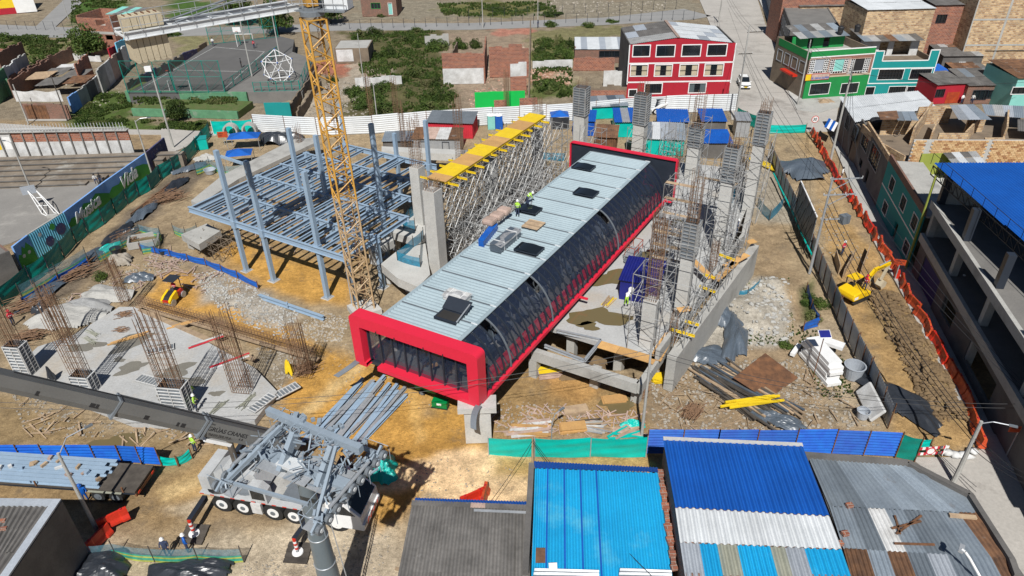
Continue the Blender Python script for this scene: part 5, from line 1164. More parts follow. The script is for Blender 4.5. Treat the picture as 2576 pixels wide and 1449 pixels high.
MB().slab([P(2440,1252,zg+.03),P(2540,1405,zg+.03),P(2545,1406,zg+.02),P(2455,1292,zg+.02)],.03).build('roof_sheet','rust_roof',t)
pp=[P(2024,1143,zg+.25),P(2285,1163,zg+.25),P(2440,1243,zg+.25),P(2545,1407,zg+.25),P(2560,1449,zg+.25)]
for a,b_ in zip(pp[:-1],pp[1:]):MB().bar(a-UP*.2,b_-UP*.2,.34,.6).build('parapet','plaster_dark',t)
MB().prism([(p.x,p.y) for p in (P(2036,1160,4),P(2283,1172,4),P(2438,1250,4),P(2545,1412,4),P(2600,1490,4),P(2160,1490,4))],0,zg-.12).build('wall','plaster_dark',t)
def loose(name,label,cat,mb,mt,grp=None,uv=False):return tag(mb.build(name,mt,uv=uv),label,cat,grp)
for (a,b_),w_ in zip((((2244,1329),(2317,1311)),((2255,1343),(2318,1297)),((2251,1297),(2264,1343)),((2250,1367),(2351,1370))),('flatter of the crossed pair','steeper of the crossed pair','left of the crossed pair','below the crossed pair')):
    loose('batten','rusty batten on the grey metal roof, '+w_,'batten',MB().bar(P(*a,zg+.12),P(*b_,zg+.12),.12,.08),'rust','battens on the grey metal roof')
loose('roof_timber','thick weathered timber lying across the right end of the grey metal roof','timber',MB().bar(P(2388,1296,zg+.15),P(2456,1302,zg+.15),.25,.15),'timber')
for q in ((2137,1271),(2126,1342),(2112,1367)):loose('brick','orange brick on the grey metal roof beside the blue roof','brick',MB().box(P(*q,zg+.16),(.4,.3,.2),.2),'brick_red','bricks on the grey metal roof',True)
t=thing('roof_lamp_arm','white curved street lamp arm rising over the grey metal roof corner','lamp',P(2468,1449));
MB().path([P(2468,1455,4.8),P(2440,1405,5.6),P(2428,1388,5.9),P(2420,1382,5.9)],.07,7).build('arm','white',t);MB().box(P(2419,1380,5.85),(.6,.25,.14),.9).build('lamp_head','galv',t)
# ================================================================ buildings round the site
ORD=['first','second','third','fourth','fifth','sixth','seventh','eighth','ninth','tenth','eleventh','twelfth','thirteenth','fourteenth','fifteenth','sixteenth']
def wall(par,f,u0,u1,z0,z1,mt,ops=(),th=.22,uv=False,off=0.0,nm='wall'):
    """wall slab on facade f with real openings (u0,u1,z0,z1)"""
    us=sorted({u0,u1,*[min(max(x,u0),u1) for o in ops for x in o[:2]]});zs_=sorted({z0,z1,*[min(max(x,z0),z1) for o in ops for x in o[2:4]]});mb=MB()
    for a,b_ in zip(us[:-1],us[1:]):
        for c,d in zip(zs_[:-1],zs_[1:]):
            mu,mz=(a+b_)/2,(c+d)/2
            if b_-a<1e-4 or d-c<1e-4 or any(o[0]<mu<o[1] and o[2]<mz<o[3] for o in ops):continue
            mb.hexa([f.pt(a,c,off),f.pt(b_,c,off),f.pt(b_,c,off-th),f.pt(a,c,off-th),f.pt(a,d,off),f.pt(b_,d,off),f.pt(b_,d,off-th),f.pt(a,d,off-th)])
    return mb.build(nm,mt,par,uv=uv)
def win(par,f,o,frame='white',glass='glass_dark',n=2,bars=0,trim=.09,hb=0,off=0.0,curtain=None,barm='black'):
    u0,u1,z0,z1=o[:4];t=trim;mb=MB()
    def bx(a,b_,c,d,p0,p1,m=mb):m.hexa([f.pt(a,c,p1),f.pt(b_,c,p1),f.pt(b_,c,p0),f.pt(a,c,p0),f.pt(a,d,p1),f.pt(b_,d,p1),f.pt(b_,d,p0),f.pt(a,d,p0)])
    bx(u0-t,u1+t,z0-t,z0,off-.1,off+.05);bx(u0-t,u1+t,z1,z1+t,off-.1,off+.05);bx(u0-t,u0,z0,z1,off-.1,off+.05);bx(u1,u1+t,z0,z1,off-.1,off+.05)
    w=mb.build('window',frame,par)
    for k in range(n):
        a,b_=u0+(u1-u0)*k/n+.03,u0+(u1-u0)*(k+1)/n-.03;m2=MB();bx(a,b_,z0+.02,z1-.02,off-.16,off-.12,m2);m2.build('pane',curtain if curtain and k % 2==0 else glass,w)
        if k:m3=MB();bx(a-.06,a,z0,z1,off-.14,off-.06,m3);m3.build('mullion',frame if frame != 'white' else 'char_metal',w)
    if bars or hb:
        m4=MB()
        for k in range(bars):x=u0+(u1-u0)*(k+.5)/bars;bx(x-.025,x+.025,z0,z1,off-.02,off+.02,m4)
        for k in range(hb):z=z0+(z1-z0)*(k+.5)/hb;bx(u0,u1,z-.025,z+.025,off-.02,off+.025,m4)
        m4.build('grille',barm,w)
    return w
def pxo(f,r):u0,z1=f.uz(r[0],r[1]);u1,z0=f.uz(r[2],r[3]);return (min(u0,u1),max(u0,u1),max(min(z0,z1),.05),max(z0,z1))
def band(par,f,u0,u1,z0,z1,mt,off=.03,th=.05,nm='trim'):return wall(par,f,u0,u1,z0,z1,mt,th=th+.03,off=off,nm=nm)
def shell(par,f,depth,h,side,back=None,z0=0.0,uv=True,left=True,right=True):
    """side and back walls behind a facade"""
    a0,a1=f.pt(0,0,0),f.pt(f.len,0,0);b0,b1=f.pt(0,0,-depth),f.pt(f.len,0,-depth)
    if left:wall(par,Facade(b0,a0),.0,depth-.23,z0,h,side,uv=uv)
    if right:wall(par,Facade(a1,b1),.23,depth,z0,h,side,uv=uv)
    wall(par,Facade(b1,b0),.23,f.len-.23,z0,h,back or side,uv=uv)
def flatroof(par,f,depth,z,mt,u0=.2,u1=None,d0=.2,nm='roof_slab'):
    u1=u1 or f.len-.2;q=[f.pt(u0,0,-d0),f.pt(u1,0,-d0),f.pt(u1,0,-depth+.2),f.pt(u0,0,-depth+.2)];MB().prism([(p.x,p.y) for p in q],z-.2,z).build(nm,mt,par)
def sroof(par,f,u0,u1,d0,d1,z0,z1,nu,nv,mf,seed=0,pitch=.25,amp=.035,nm='roof_sheet'):
    roof(par,f.pt(u0,z1,-d1),f.pt(u1,z1,-d1),f.pt(u1,z0,-d0),f.pt(u0,z0,-d0),nu,nv,mf,pitch,amp,seed=seed,jit=.04,nm=nm)
def choose(*m):
    rg=random.Random(len(m)*7);return lambda i,j:m[(i*5+j*3+(i*j) % 4) % len(m)]
# ---- the crimson building
f=Facade((20.76,122.8),(38.6,122.5));t=thing('crimson_building','three-storey crimson building with white window frames and gabled roof','building',f.a);H=9.3
ops=[pxo(f,r) for r in ((1594,115,1633,141),(1653,115,1695,141),(1718,114,1760,140),(1782,113,1825,139),(1588,164,1627,190),(1649,164,1688,190),(1712,163,1753,190),(1775,162,1816,189),(1624,211,1663,234),(1735,210,1773,232),(1583,226,1600,242))]
wall(t,f,0,f.len,0,H,'red_wall',ops);shell(t,f,12.5,H,'plaster_dark',uv=False)
for k,o in enumerate(ops):win(t,f,o,'white','glass_dark' if k<4 or k>7 else 'glass_dark',3 if k>3 else 2,bars=7 if k==8 else 0,curtain='plaster_cream' if 4<=k<8 else ('glass_grey' if k==9 else None),trim=.16,hb=1 if 4<=k<8 else 0)
for y in (160,207):z=f.uz(1588,y)[1];band(t,f,-.05,f.len+.05,z-.12,z+.12,'white')
band(t,f,-.12,.06,2.6,H,'white');band(t,f,f.len-.06,f.len+.12,2.6,H,'white')
ap=f.len*.45
MB().add([f.pt(0,H,.0),f.pt(f.len,H,0),f.pt(ap,H+1.0,0),f.pt(0,H,-.2),f.pt(f.len,H,-.2),f.pt(ap,H+1,-.2)],[(0,1,2),(5,4,3),(1,4,5,2),(0,2,5,3),(0,3,4,1)]).build('gable','red_wall',t)
roof(t,f.pt(.1,H+.1,-12.3),f.pt(ap,H+1.1,-12.3),f.pt(ap,H+1.1,.1),f.pt(.1,H+.1,.1),4,3,lambda i,j:'skylight_sheet' if (i,j) in ((0,1),(1,0)) else ('asbestos' if j<2 else 'asbestos_pale'),.3,.03,seed=1)
roof(t,f.pt(ap,H+1.1,-12.3),f.pt(f.len-.6,H+.1,-12.3),f.pt(f.len-.6,H+.1,.1),f.pt(ap,H+1.1,.1),5,4,lambda i,j:'white_metal' if (i+j) % 5 else 'skylight_sheet',.3,.03,seed=2)
MB().bar(f.pt(ap,H+1.2,.2),f.pt(ap,H+1.2,-12.4),.5,.12).build('ridge_cap','timber_pink',t)
# ---- low sheds and ruins left of it
f=Facade(P(1445,158),P(1570,158));t=thing('low_shed','low shed with pale blue corrugated roof left of the crimson building','shed',f.a)
wall(t,f,0,f.len,0,2.6,'brick_old',[(5,9,1.2,2.3)],uv=True);shell(t,f,7.5,2.9,'brick_old');win(t,f,(5,9,1.2,2.3),'char_metal',n=4)
sroof(t,f,0,f.len,-.2,7.6,2.7,3.3,8,1,lambda i,j:'skylight_sheet' if i % 3==1 else 'white_metal')
def ruin(label,a,b_,ytop,mt,th=.25,rag=.5,name='ruined_wall',uv=True,low=None,split=.5,z0=0.0,cat='wall'):
    f=Facade(P(*a,z0),P(*b_,z0),z0);h=zat(Vector((f.a.x,f.a.y,z0)),ytop);t=thing(name,label,cat,f.a);ml=mt if isinstance(mt,list) else [mt];rg=random.Random(int(a[0]*3+a[1]));n=max(2,int(f.len/1.1));
    for k in range(n):
        u0,u1=f.len*k/n,f.len*(k+1)/n;hh=h-rg.uniform(0,rag);mt=ml[(k*len(ml))//n]
        if low:
            zm=z0+(h-z0)*split;wall(t,f,u0,u1,z0,zm,low,th=th,uv=uv,nm='lower_wall');wall(t,f,u0,u1,zm,max(hh,zm+.1),mt,th=th,uv=uv,nm='wall')
        else:wall(t,f,u0,u1,z0,hh,mt,th=th,uv=uv)
    return t
ruin('broken brick wall in front of the low pale-roofed shed',(1442,178),(1545,178),138,'brick_red',rag=.8)
ruin('blank white wall stub beside the crimson building',(1517,220),(1568,219),178,'white_dirty',rag=.2)
ruin('dark red gabled ruin with brick-blocked openings by the crimson building',(1475,250),(1577,249),212,'plaster_brown',rag=.9,low='brick_red',split=.6)
ruin('bright green wall with brick-blocked door behind the white fence',(1196,284),(1321,280),232,'green_bright',rag=.1,uv=False)
f=Facade(P(1196,284),P(1321,280));t=thing('blocked_doorway','pink brick infill in the bright green wall, left','infill',f.pt(3,0));wall(t,f,3.2,5.3,0,2.1,'brick_red',off=.04,uv=True,th=.1);t=thing('blocked_doorway','pink brick infill in the bright green wall, right','infill',f.pt(8,0));wall(t,f,7.5,10.5,.9,2.3,'brick_red',off=.04,uv=True,th=.1)
ruin('roofless ruin front of old brick over whitewash in the vacant lot',(1116,212),(1220,210),133,'brick_red',low='white_dirty',split=.5,rag=.3)
ruin('thin ruined side wall running back from the whitewashed ruin',(1150,140),(1117,211),105,'plaster_brown')
ruin('brick side wall at the right of the whitewashed ruin',(1221,210),(1226,150),140,'brick_red')
ruin('red brick wall with a collapsed round hole above the green wall',(1232,195),(1330,195),108,'brick_red',rag=1.2)
ruin('small white and brick ruin hut above the green wall',(1285,238),(1325,236),155,'white_dirty',low='brick_red',split=.55)
ruin('long leaning brown wall at the right rim of the vacant lot',(1332,270),(1336,75),235,'plaster_brown',rag=.3)
ruin('low white wall remnants across the overgrown lot',(895,218),(1012,216),190,'white_dirty',rag=.6)
ruin('grey wall remnant on top of the overgrown lot',(1070,118),(1130,116),86,'concrete',rag=.6)
ruin('low cream wall beyond the whitewashed ruin',(1340,172),(1440,170),152,'white_dirty',rag=.3)
ruin('brown retaining wall slanting down behind the crane mast',(735,298),(800,205),262,'plaster_brown',rag=.3)
ruin('second brown wall beside the slanting retaining wall',(752,305),(812,225),275,'plaster_brown',rag=.5)
ruin('teal painted wall end left of the crane mast',(672,304),(736,303),259,'teal_wall',rag=.05,uv=False)
f=Facade(P(845,160),P(930,158));t=thing('flat_roofed_hut','flat-roofed masonry hut with graffiti panel by the overgrown lot','hut',f.a);wall(t,f,0,f.len,0,3.0,'plaster_brown');shell(t,f,7,3.0,'plaster_brown',uv=False);flatroof(t,f,7,3.0,'concrete');wall(t,f,.4,3.8,.4,2.8,'white_dirty',th=.05,off=.06,nm='painted_panel')
# ---- houses along the far street
f=Facade(P(912,42),P(1000,41));t=thing('brick_cottage','brick cottage with green window bars and pale door at the top','house',f.a)
o=[pxo(f,(933,8,957,21)),pxo(f,(976,8,988,36))];wall(t,f,0,f.len,0,4.5,'brick_old',o,uv=True);shell(t,f,8,4.5,'brick_old');win(t,f,o[0],'green_wall',n=3,bars=4);win(t,f,o[1],'white','aqua_wall',1);flatroof(t,f,8,4.4,'concrete')
f=Facade(P(-30,40),P(66,32));t=thing('painted_house','white and yellow house with dark red base in the top left corner','house',f.a);wall(t,f,0,f.len,0,1.6,'red_wall');wall(t,f,0,f.len,1.6,6,'yellow');o=(7,12,.1,4);wall(t,f,7,12,.1,4,'white',th=.1,off=.08,nm='shutter');shell(t,f,10,6,'plaster_dark',uv=False);flatroof(t,f,10,6,'concrete')
# green house and teal house on the corner
f=Facade(P(2018,252),P(2174,240));t=thing('green_corner_house','green and brick corner house with white block-grille windows','house',f.a);H=8.3
up=[pxo(f,r) for r in ((2039,150,2081,182),(2088,150,2132,182),(2138,149,2182,182))];lo=[pxo(f,r) for r in ((2040,212,2083,235),(2118,211,2155,232))]
zb1=f.uz(2020,196)[1];zb2=f.uz(2028,146)[1]
wall(t,f,0,f.len,0,zb1,'green_wall',lo);wall(t,f,0,f.len,zb1,zb2,'brick_fine',up,uv=True);wall(t,f,0,f.len,zb2,H,'green_wall');shell(t,f,12,H-.4,'plaster_brown',uv=False)
for o in lo:win(t,f,o,'white',n=3)
for k,o in enumerate(up):
    w=win(t,f,o,'timber_pink','glass_dark',1);w_=o[1]-o[0];wall(w,f,o[0]+w_*.28,o[0]+w_*.72,o[2]+.35,o[3]-.05,['skylight_sheet','aqua_wall','black'][k],th=.03,off=-.08,nm='curtain')
    mb=MB()
    def bb(a,b_,c,d):mb.hexa([f.pt(a,c,.01),f.pt(b_,c,.01),f.pt(b_,c,-.05),f.pt(a,c,-.05),f.pt(a,d,.01),f.pt(b_,d,.01),f.pt(b_,d,-.05),f.pt(a,d,-.05)])
    for s0,s1 in ((0,.26),(.74,1)):
        for q in range(4):x=o[0]+w_*(s0+(s1-s0)*q/3);bb(x-.04,x+.04,o[2],o[3]) if q != 1 or True else None
    for q in range(8):z=o[2]+(o[3]-o[2])*q/7;bb(o[0],o[0]+w_*.26,z-.04,z+.04);bb(o[0]+w_*.74,o[1],z-.04,z+.04)
    for q in range(9):x=o[0]+w_*q/8;bb(x-.04,x+.04,o[2],o[2]+.33)
    bb(o[0],o[1],o[2]+.3,o[2]+.38);mb.build('block_grille','white',w)
band(t,f,0,f.len,zb2-.1,zb2+.08,'white');band(t,f,-.05,f.len,H-.08,H+.1,'white');band(t,f,0,f.len,zb1-.2,zb1+.05,'plaster_cream')
so=pxo(f,(2027,187,2084,199));sg=wall(t,f,so[0],so[1],so[2],so[3],'red_wall',th=.06,off=.1,nm='shop_sign');wall(sg,f,so[0]+.05,so[0]+1.0,so[2]+.05,so[3]-.05,'yellow',th=.02,off=.115,nm='sign_badge');wall(sg,f,so[0]+1.1,so[1]-.08,so[2]+.08,so[3]-.08,'timber_pink',th=.02,off=.113,nm='sign_field')
text('EL GRAN SUPER',f.pt(so[0]+1.15,so[2]+.2,.125),f.t,UP,.45,'blue_roof',sg,bold=.012)
flatroof(t,f,12,6.6,'concrete',d0=.3)
sroof(t,f,1.0,10.5,6,11.8,8.8,9.8,6,2,choose('asbestos','galv_roof','asbestos','asbestos_pale'),3);wall(t,Facade(f.pt(.5,0,-7.5),f.pt(10.8,0,-7.5)),0,10,6.6,8.8,'green_wall',[(3,4,6.7,8.4),(6,7.2,6.7,8.4)],nm='roof_room_wall')
fl=Facade(f.pt(0,0,-12),f.pt(0,0,0));band(t,fl,1,12,6.7,7.9,'green_wall');
for k in range(4):win(t,fl,(1.2+2.6*k,2.9+2.6*k,4.2,6.0),'skylight_sheet',off=.02)
band(t,fl,4.5,9,3.2,3.5,'red_plastic',off=.9,th=.9,nm='awning')
f2=Facade(P(2174,240),P(2333,237));t=thing('teal_house','teal two-storey house with white trim and stepped parapet','house',f2.a);H=7.6
up=[pxo(f2,r) for r in ((2213,175,2268,199),(2293,174,2347,198))];up[1]=(up[1][0],min(up[1][1],f2.len-.5),up[1][2],up[1][3]);lo=[pxo(f2,(2180,219,2196,238)),pxo(f2,(2238,218,2277,238)),pxo(f2,(2281,218,2328,238))]
ps=5.9;wall(t,f2,0,f2.len,0,ps,'teal_wall',up+lo);wall(t,f2,0,1.6,ps,H,'teal_wall',nm='parapet');wall(t,f2,f2.len-1.6,f2.len,ps,H,'teal_wall',nm='parapet');shell(t,f2,12,ps,'plaster_brown',uv=False)
for o in up:win(t,f2,o,'white',n=1,bars=8,hb=3)
for o in lo:win(t,f2,o,'white',n=2,bars=7)
for a,b_,c,d in ((0,f2.len,4.55,4.72),(0,f2.len,2.0,2.16),(1.6,f2.len-1.6,ps-.08,ps+.08),(0,.14,2.1,H),(f2.len-.14,f2.len,2.1,H),(0,1.6,H-.08,H+.08),(f2.len-1.6,f2.len,H-.08,H+.08),(1.5,1.66,ps,H),(f2.len-1.66,f2.len-1.5,ps,H)):band(t,f2,a,b_,c,d,'white')
flatroof(t,f2,12,5.0,'plaster_brown');sroof(t,f2,.2,f2.len-.2,5,12,7.9,8.6,7,2,choose('asbestos','rust_roof','asbestos','galv_roof','asbestos_pale'),4);wall(t,Facade(f2.pt(.3,0,-6.5),f2.pt(f2.len-.3,0,-6.5)),0,f2.len-.6,5,7.8,'white_dirty',[(3.5,5,5.1,7.4),(6,9,5.1,7.6)],nm='roof_room_wall')
for q in ((2162,98,7.0),(2113,84,9.2),(2155,80,9.2)):
    c=P(q[0],q[1],q[2]);tk=thing('water_tank',{2162:'blue ribbed water tank on the green house terrace',2113:'black water tank on the left of the green house sheets',2155:'black water tank on the right of the green house sheets'}[q[0]],'tank',c);mt_='blue_tarp' if q[0]==2162 else 'black';k=1.0 if q[0]==2162 else .75
    MB().lathe(c,[(.1,0),(.55*k,0),(.62*k,.5*k),(.60*k,.55*k),(.66*k,1.0*k),(.7*k,1.35*k),(.62*k,1.5*k),(.1,1.62*k)],18).build('shell',mt_,tk);MB().lathe(c,[(.1,1.58*k),(.3*k,1.6*k),(.28*k,1.72*k),(0,1.75*k)],12).build('lid',mt_,tk)
def hs(label,a,b_,depth,ytop,mt,roofm,cat='house',ops=(),name='house',side=None,uv=True,slope=.6,nu=5,nv=2,frame='char_metal',flat=False,cols=False):
    f=Facade(P(*a),P(*b_));h=zat(f.a,ytop);t=thing(name,label,cat,f.a);o=[pxo(f,r) for r in ops];wall(t,f,0,f.len,0,h,mt,o,uv=uv);shell(t,f,depth,h,side or mt,uv=uv)
    for q in o:win(t,f,q,frame,n=2,bars=3)
    if flat:flatroof(t,f,depth,h-.3,roofm)
    else:sroof(t,f,-.1,f.len+.1,-.3,depth,h+.05,h+slope,nu,nv,roofm,seed=int(a[0]))
    if cols:
        for k in range(4):u=f.len*k/3;band(t,f,max(0,u-.2),min(f.len,u+.2),0,h,'concrete',nm='concrete_post')
        for z in (h*.45,h*.75):band(t,f,0,f.len,z-.15,z+.15,'concrete',off=.036,nm='concrete_band')
    return t
hs('tan brick house with white metal roof behind the teal house',(2140,205),(2302,200),9,26,'brick_tan','white_metal',name='brick_house')
hs('red brick house with a small barred window behind the teal house',(2303,192),(2396,190),8,14,'brick_red','asbestos',ops=((2359,38,2377,57),),name='brick_house')
hs('tall tan brick house with concrete frame in the top right corner',(2397,206),(2640,204),10,-6,'brick_tan','concrete',name='brick_house',flat=True,cols=True)
hs('long tan brick wall house left of the white-roofed brick house',(1995,112),(2118,110),6,17,'brick_tan','asbestos',name='brick_house')
hs('orange brick house at the very top beyond the long tan wall',(1950,110),(2130,108),8,-4,'brick_red','concrete',name='brick_house',flat=True)
hs('orange brick house with yellow washing at the top edge',(2290,130),(2400,128),8,0,'brick_red','white_metal',name='brick_house')
hs('whitewashed house under a large dark tiled sheet roof at right',(2452,205),(2640,204),13,128,'white_dirty',choose('asbestos','asbestos','asbestos_pale'),name='house',slope=1.6,nu=6,nv=3,uv=False,side='plaster_dark')
hs('small house under dark corrugated sheets beside the teal house',(2352,215),(2450,214),9,142,'plaster_dark',choose('asbestos','rust_roof','asbestos_pale'),uv=False,slope=.9)
hs('narrow house with rusty white-striped sheets right of the teal house',(2382,228),(2466,227),6,174,'plaster_dark',choose('rust_roof','white_metal','asbestos'),uv=False,slope=.6)
hs('low red house with an orange door right of the teal house',(2344,262),(2418,258),6,214,'red_wall','asbestos',uv=False,slope=.5,nu=4,ops=((2357,226,2372,243),))
hs('dark teal house with blue eaves sheet and brick front',(2422,262),(2528,260),7,216,'brick_old',choose('asbestos','asbestos','galv_roof'),slope=.9,ops=((2450,228,2478,250),(2487,228,2520,246)))
hs('pale aqua house cut off at the right frame edge',(2530,285),(2660,283),9,198,'aqua_wall','rust_roof',uv=False,ops=((2549,220,2580,236),),frame='white')
f=Facade(P(2418,256),P(2346,262));
t=thing('garage_door','orange panelled door on the low red house','door',P(2395,261));f=Facade(P(2344,262),P(2418,258));wall(t,f,f.len*.42,f.len*.85,0,1.9,'orange_plastic',th=.06,off=.06)
t=thing('blue_awning','sloping blue sheet awning between teal house and small dark houses','awning',P(2375,240));MB().corr(P(2352,162,4.5),P(2362,160,4.5),P(2400,184,3.4),P(2350,187,3.4),.2,.03).build('sheet','blue_roof',t);MB().bar(P(2400,186,3.4),P(2400,186,3.4)-UP*3.3,.08).build('post','grey_metal',t)
# houses left of the street, seen from the side: row on the far left pavement
for k,(a,b_,yt,mt_) in enumerate((((1935,40),(1972,165),-8,'plaster_dark'),((1925,0),(1934,38),-40,'concrete_dark'))):
    f=Facade(P(*a),P(*b_));h=7.5;t=thing('street_house',['grey three-storey street house with white window panels beyond the green house','dark street house at the top of the concrete street'][k],'house',f.a);wall(t,f,0,f.len,0,h,mt_);shell(t,f,9,h,'plaster_dark',uv=False);flatroof(t,f,9,h-.1,'concrete_dark')
    for q in range(int(f.len/3)):
        for z in (1.0,4.4):win(t,f,(1+3*q,2.6+3*q,z,z+1.7),'white',n=2)
# ---- white-roofed house and brick terrace house along the trench street
FS=Facade(P(2112,345),P(2292,700));fs=FS
wz=5.4;q=[P(2111,246,wz),P(2309,230,wz),P(2357,270,wz),P(2152,308,wz)]
t=thing('white_roofed_house','house with broad white metal roof at the street corner','house',P(2112,345))
roof(t,q[0]+UP*.1,q[1]+UP*.1,q[2],q[3],5,2,'white_metal',.3,.03,trap=True,seed=3)
MB().prism([(p.x,p.y) for p in (P(2116,249,wz),P(2305,234,wz),P(2350,270,wz),P(2154,305,wz))],0,wz-.12).build('wall','plaster_dark',t)
fw=Facade(P(2116,249,wz),P(2154,305,wz))
for k in range(3):win(t,fw,(1.0+4.2*k,3.0+4.2*k,3.0,4.9),'char_metal','glass_grey',n=3,bars=5,hb=4,off=.03)
t=thing('street_awning','blue and white striped awning on the white-roofed house','awning',P(2105,330));
for k in range(4):MB().slab([P(2085+k*6,297+k*3,2.9),P(2091+k*6,300+k*3,2.9),P(2079+k*6,322+k*3,2.3),P(2073+k*6,319+k*3,2.3)],.04).build('stripe','blue_roof' if k % 2==0 else 'white',t)
# brick terrace house: block, upper rooms, brick by brick front parapet
bz=5.2
t=thing('brick_terrace_house','unfinished tan brick house with roofless rooms above the lime terrace','house',P(2300,470))
MB().prism([(p.x,p.y) for p in (P(2156,312,bz),P(2360,275,bz),P(2640,290,bz),P(2640,408,bz),P(2278,408,bz))],0,bz).build('lower_block','plaster_brown',t)
def room(a,b_,h,mt='brick_tan',th=.2):f=Facade(P(*a,bz),P(*b_,bz),bz);return wall(t,f,0,f.len,bz,bz+h,mt,uv=True,th=th)
for a,b_,h in (((2165,330),(2205,372),1.0),((2208,376),(2270,412),1.0),((2212,340),(2300,338),2.2),((2290,365),(2335,300),2.4),((2300,315),(2385,310),2.5),((2336,372),(2352,332),2.0),((2352,372),(2425,372),1.9),((2420,368),(2455,330),1.9),((2425,335),(2470,332),2.3),((2520,365),(2524,320),2.4),((2470,372),(2520,372),1.3)):room(a,b_,h)
MB().slab([P(2215,300,8),P(2262,300,8),P(2256,278,8.2),P(2206,281,8.2)],.06).build('roof_sheet','rust_roof',t)
for k in range(3):MB().slab([P(2258+k*18,302,8),P(2275+k*18,303,8),P(2268+k*16,280,8.1),P(2252+k*16,280,8.1)],.05).build('roof_sheet',['grey_metal','galv_roof','galv_roof'][k],t)
roof(t,P(2388,264,8),P(2450,262,8),P(2496,302,7.8),P(2412,302,7.8),3,1,choose('galv','galv_roof','skylight_sheet'),.25,.02,seed=6)
roof(t,P(2470,262,7.4),P(2600,268,7.4),P(2600,300,7.0),P(2480,290,7.0),5,1,choose('galv_roof','skylight_sheet','asbestos_pale'),.25,.03,seed=8)
roof(t,P(2560,300,7.0),P(2640,300,7.0),P(2640,335,6.6),P(2560,330,6.6),3,1,'asbestos',.25,.03,seed=9)
c=P(2200,322,bz);tk=thing('water_tank','squat black water tank on the brick terrace house','tank',c);MB().lathe(c,[(.1,0),(.75,0),(.85,1.1),(.7,1.3),(.1,1.4)],18).build('shell','black',tk);MB().lathe(c,[(.0,1.5),(.3,1.48),(.3,1.36)],12).build('lid','black',tk)
c=P(2255,335,bz+1.5);tk=thing('bicycle_wheel','bicycle wheel hung on the brick terrace wall','wheel',c);mb=MB()
for k in range(16):a0,a1=k*math.pi/8,(k+1)*math.pi/8;mb.tube(c+Vector((.42*math.cos(a0),-.1,.42*math.sin(a0))),c+Vector((.42*math.cos(a1),-.1,.42*math.sin(a1))),.035,4);mb.tube(c+Vector((0,-.1,0)),c+Vector((.42*math.cos(a0),-.1,.42*math.sin(a0))),.01,3)
mb.build('rim','black',tk)
for k,(a,b_,c3) in enumerate((((.62,.40,.20),(.52,.32,.15),.25),((.70,.48,.26),(.6,.4,.2),.2),((.40,.20,.09),(.3,.15,.07),.3),((.56,.33,.16),(.48,.28,.13),.2))):mat('block_%d' % k,a,b_,rough=.9,ns=3,na=.6,bp=.2)
fB=Facade(P(2282,412,bz),P(2640,414,bz),bz-2.5);bzt=zat(Vector((fB.a.x,fB.a.y,bz)),352);zl=bz-1.6
pw=wall(t,fB,0,fB.len,zl,bzt,'concrete_pale',th=.18,nm='parapet')
bw,bh=.42,.23;nrow=int((bzt-zl)/bh);proto={};stuff=[MB() for _ in range(4)];rg=random.Random(3);cnt=0
loc0=Vector(_LOC[t.name])
for r in range(nrow):
    for c_ in range(int(fB.len/bw)):
        u=c_*bw+(bw/2 if r % 2 else 0);k=rg.choices((0,1,2,3),(5,4,2,3))[0];ctr=fB.pt(u+bw/2,zl+r*bh+bh/2,.02+rg.uniform(0,.012))
        if u+bw>fB.len or any(abs(u-s)<.35 for s in (1.6,8.6,14.3)):continue
        X_px=Q(ctr)[0]
        if cnt<300 and X_px<2590 and r>=nrow-9 :
            if k not in proto:
                me=bpy.data.meshes.new('brick');b2=MB().box((0,0,0),(bw-.025,.1,bh-.025),ax=(fB.t,fB.n,UP));me.from_pydata(b2.v,[],b2.f);me.materials.append(MT['block_%d' % k]);proto[k]=me
            o=bpy.data.objects.new('brick',proto[k]);C.objects.link(o);o.parent=pw;o.location=ctr-loc0;cnt+=1
        else:stuff[k].box(ctr,(bw-.025,.1,bh-.025),ax=(fB.t,fB.n,UP))
for k,mb in enumerate(stuff):
    if mb.v:mb.build('brick_rest','block_%d' % k,pw,kind='stuff')
# lime terrace and teal street front
t=thing('lime_terrace_house','flat terrace with lime green walls beside the blue roof','house',P(2330,560));lz=4.6
MB().prism([(p.x,p.y) for p in (P(2300,432,lz),P(2372,432,lz),P(2440,560,lz),P(2400,560,lz))],0,lz).build('lower_block','concrete_pale',t)
f=Facade(P(2304,440,lz),P(2372,438,lz),lz);wall(t,f,0,f.len,lz,lz+2.6,'lime_wall');f=Facade(P(2372,438,lz),P(2425,500,lz),lz);wall(t,f,0,f.len,lz,lz+2.6,'lime_wall',[(1.5,3,lz+1.2,lz+2.2)]);win(t,f,(1.5,3,lz+1.2,lz+2.2),'timber',n=2,bars=3)
roof(t,P(2372,384,7.4),P(2456,380,7.4),P(2480,410,7.2),P(2400,415,7.2),4,2,choose('asbestos','white_metal','asbestos','asbestos_pale'),.25,.03,seed=4)
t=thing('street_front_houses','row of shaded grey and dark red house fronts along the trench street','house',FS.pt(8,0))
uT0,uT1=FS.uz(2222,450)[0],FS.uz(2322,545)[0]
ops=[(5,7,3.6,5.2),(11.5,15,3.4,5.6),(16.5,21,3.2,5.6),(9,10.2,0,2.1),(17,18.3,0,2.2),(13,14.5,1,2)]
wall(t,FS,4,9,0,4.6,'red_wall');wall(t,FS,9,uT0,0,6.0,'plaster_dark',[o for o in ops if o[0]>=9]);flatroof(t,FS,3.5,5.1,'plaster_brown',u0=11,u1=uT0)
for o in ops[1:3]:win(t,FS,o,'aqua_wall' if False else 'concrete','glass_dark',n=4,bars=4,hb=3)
wall(t,FS,12,uT0,6.0,6.7,'brick_tan',uv=True,nm='parapet')
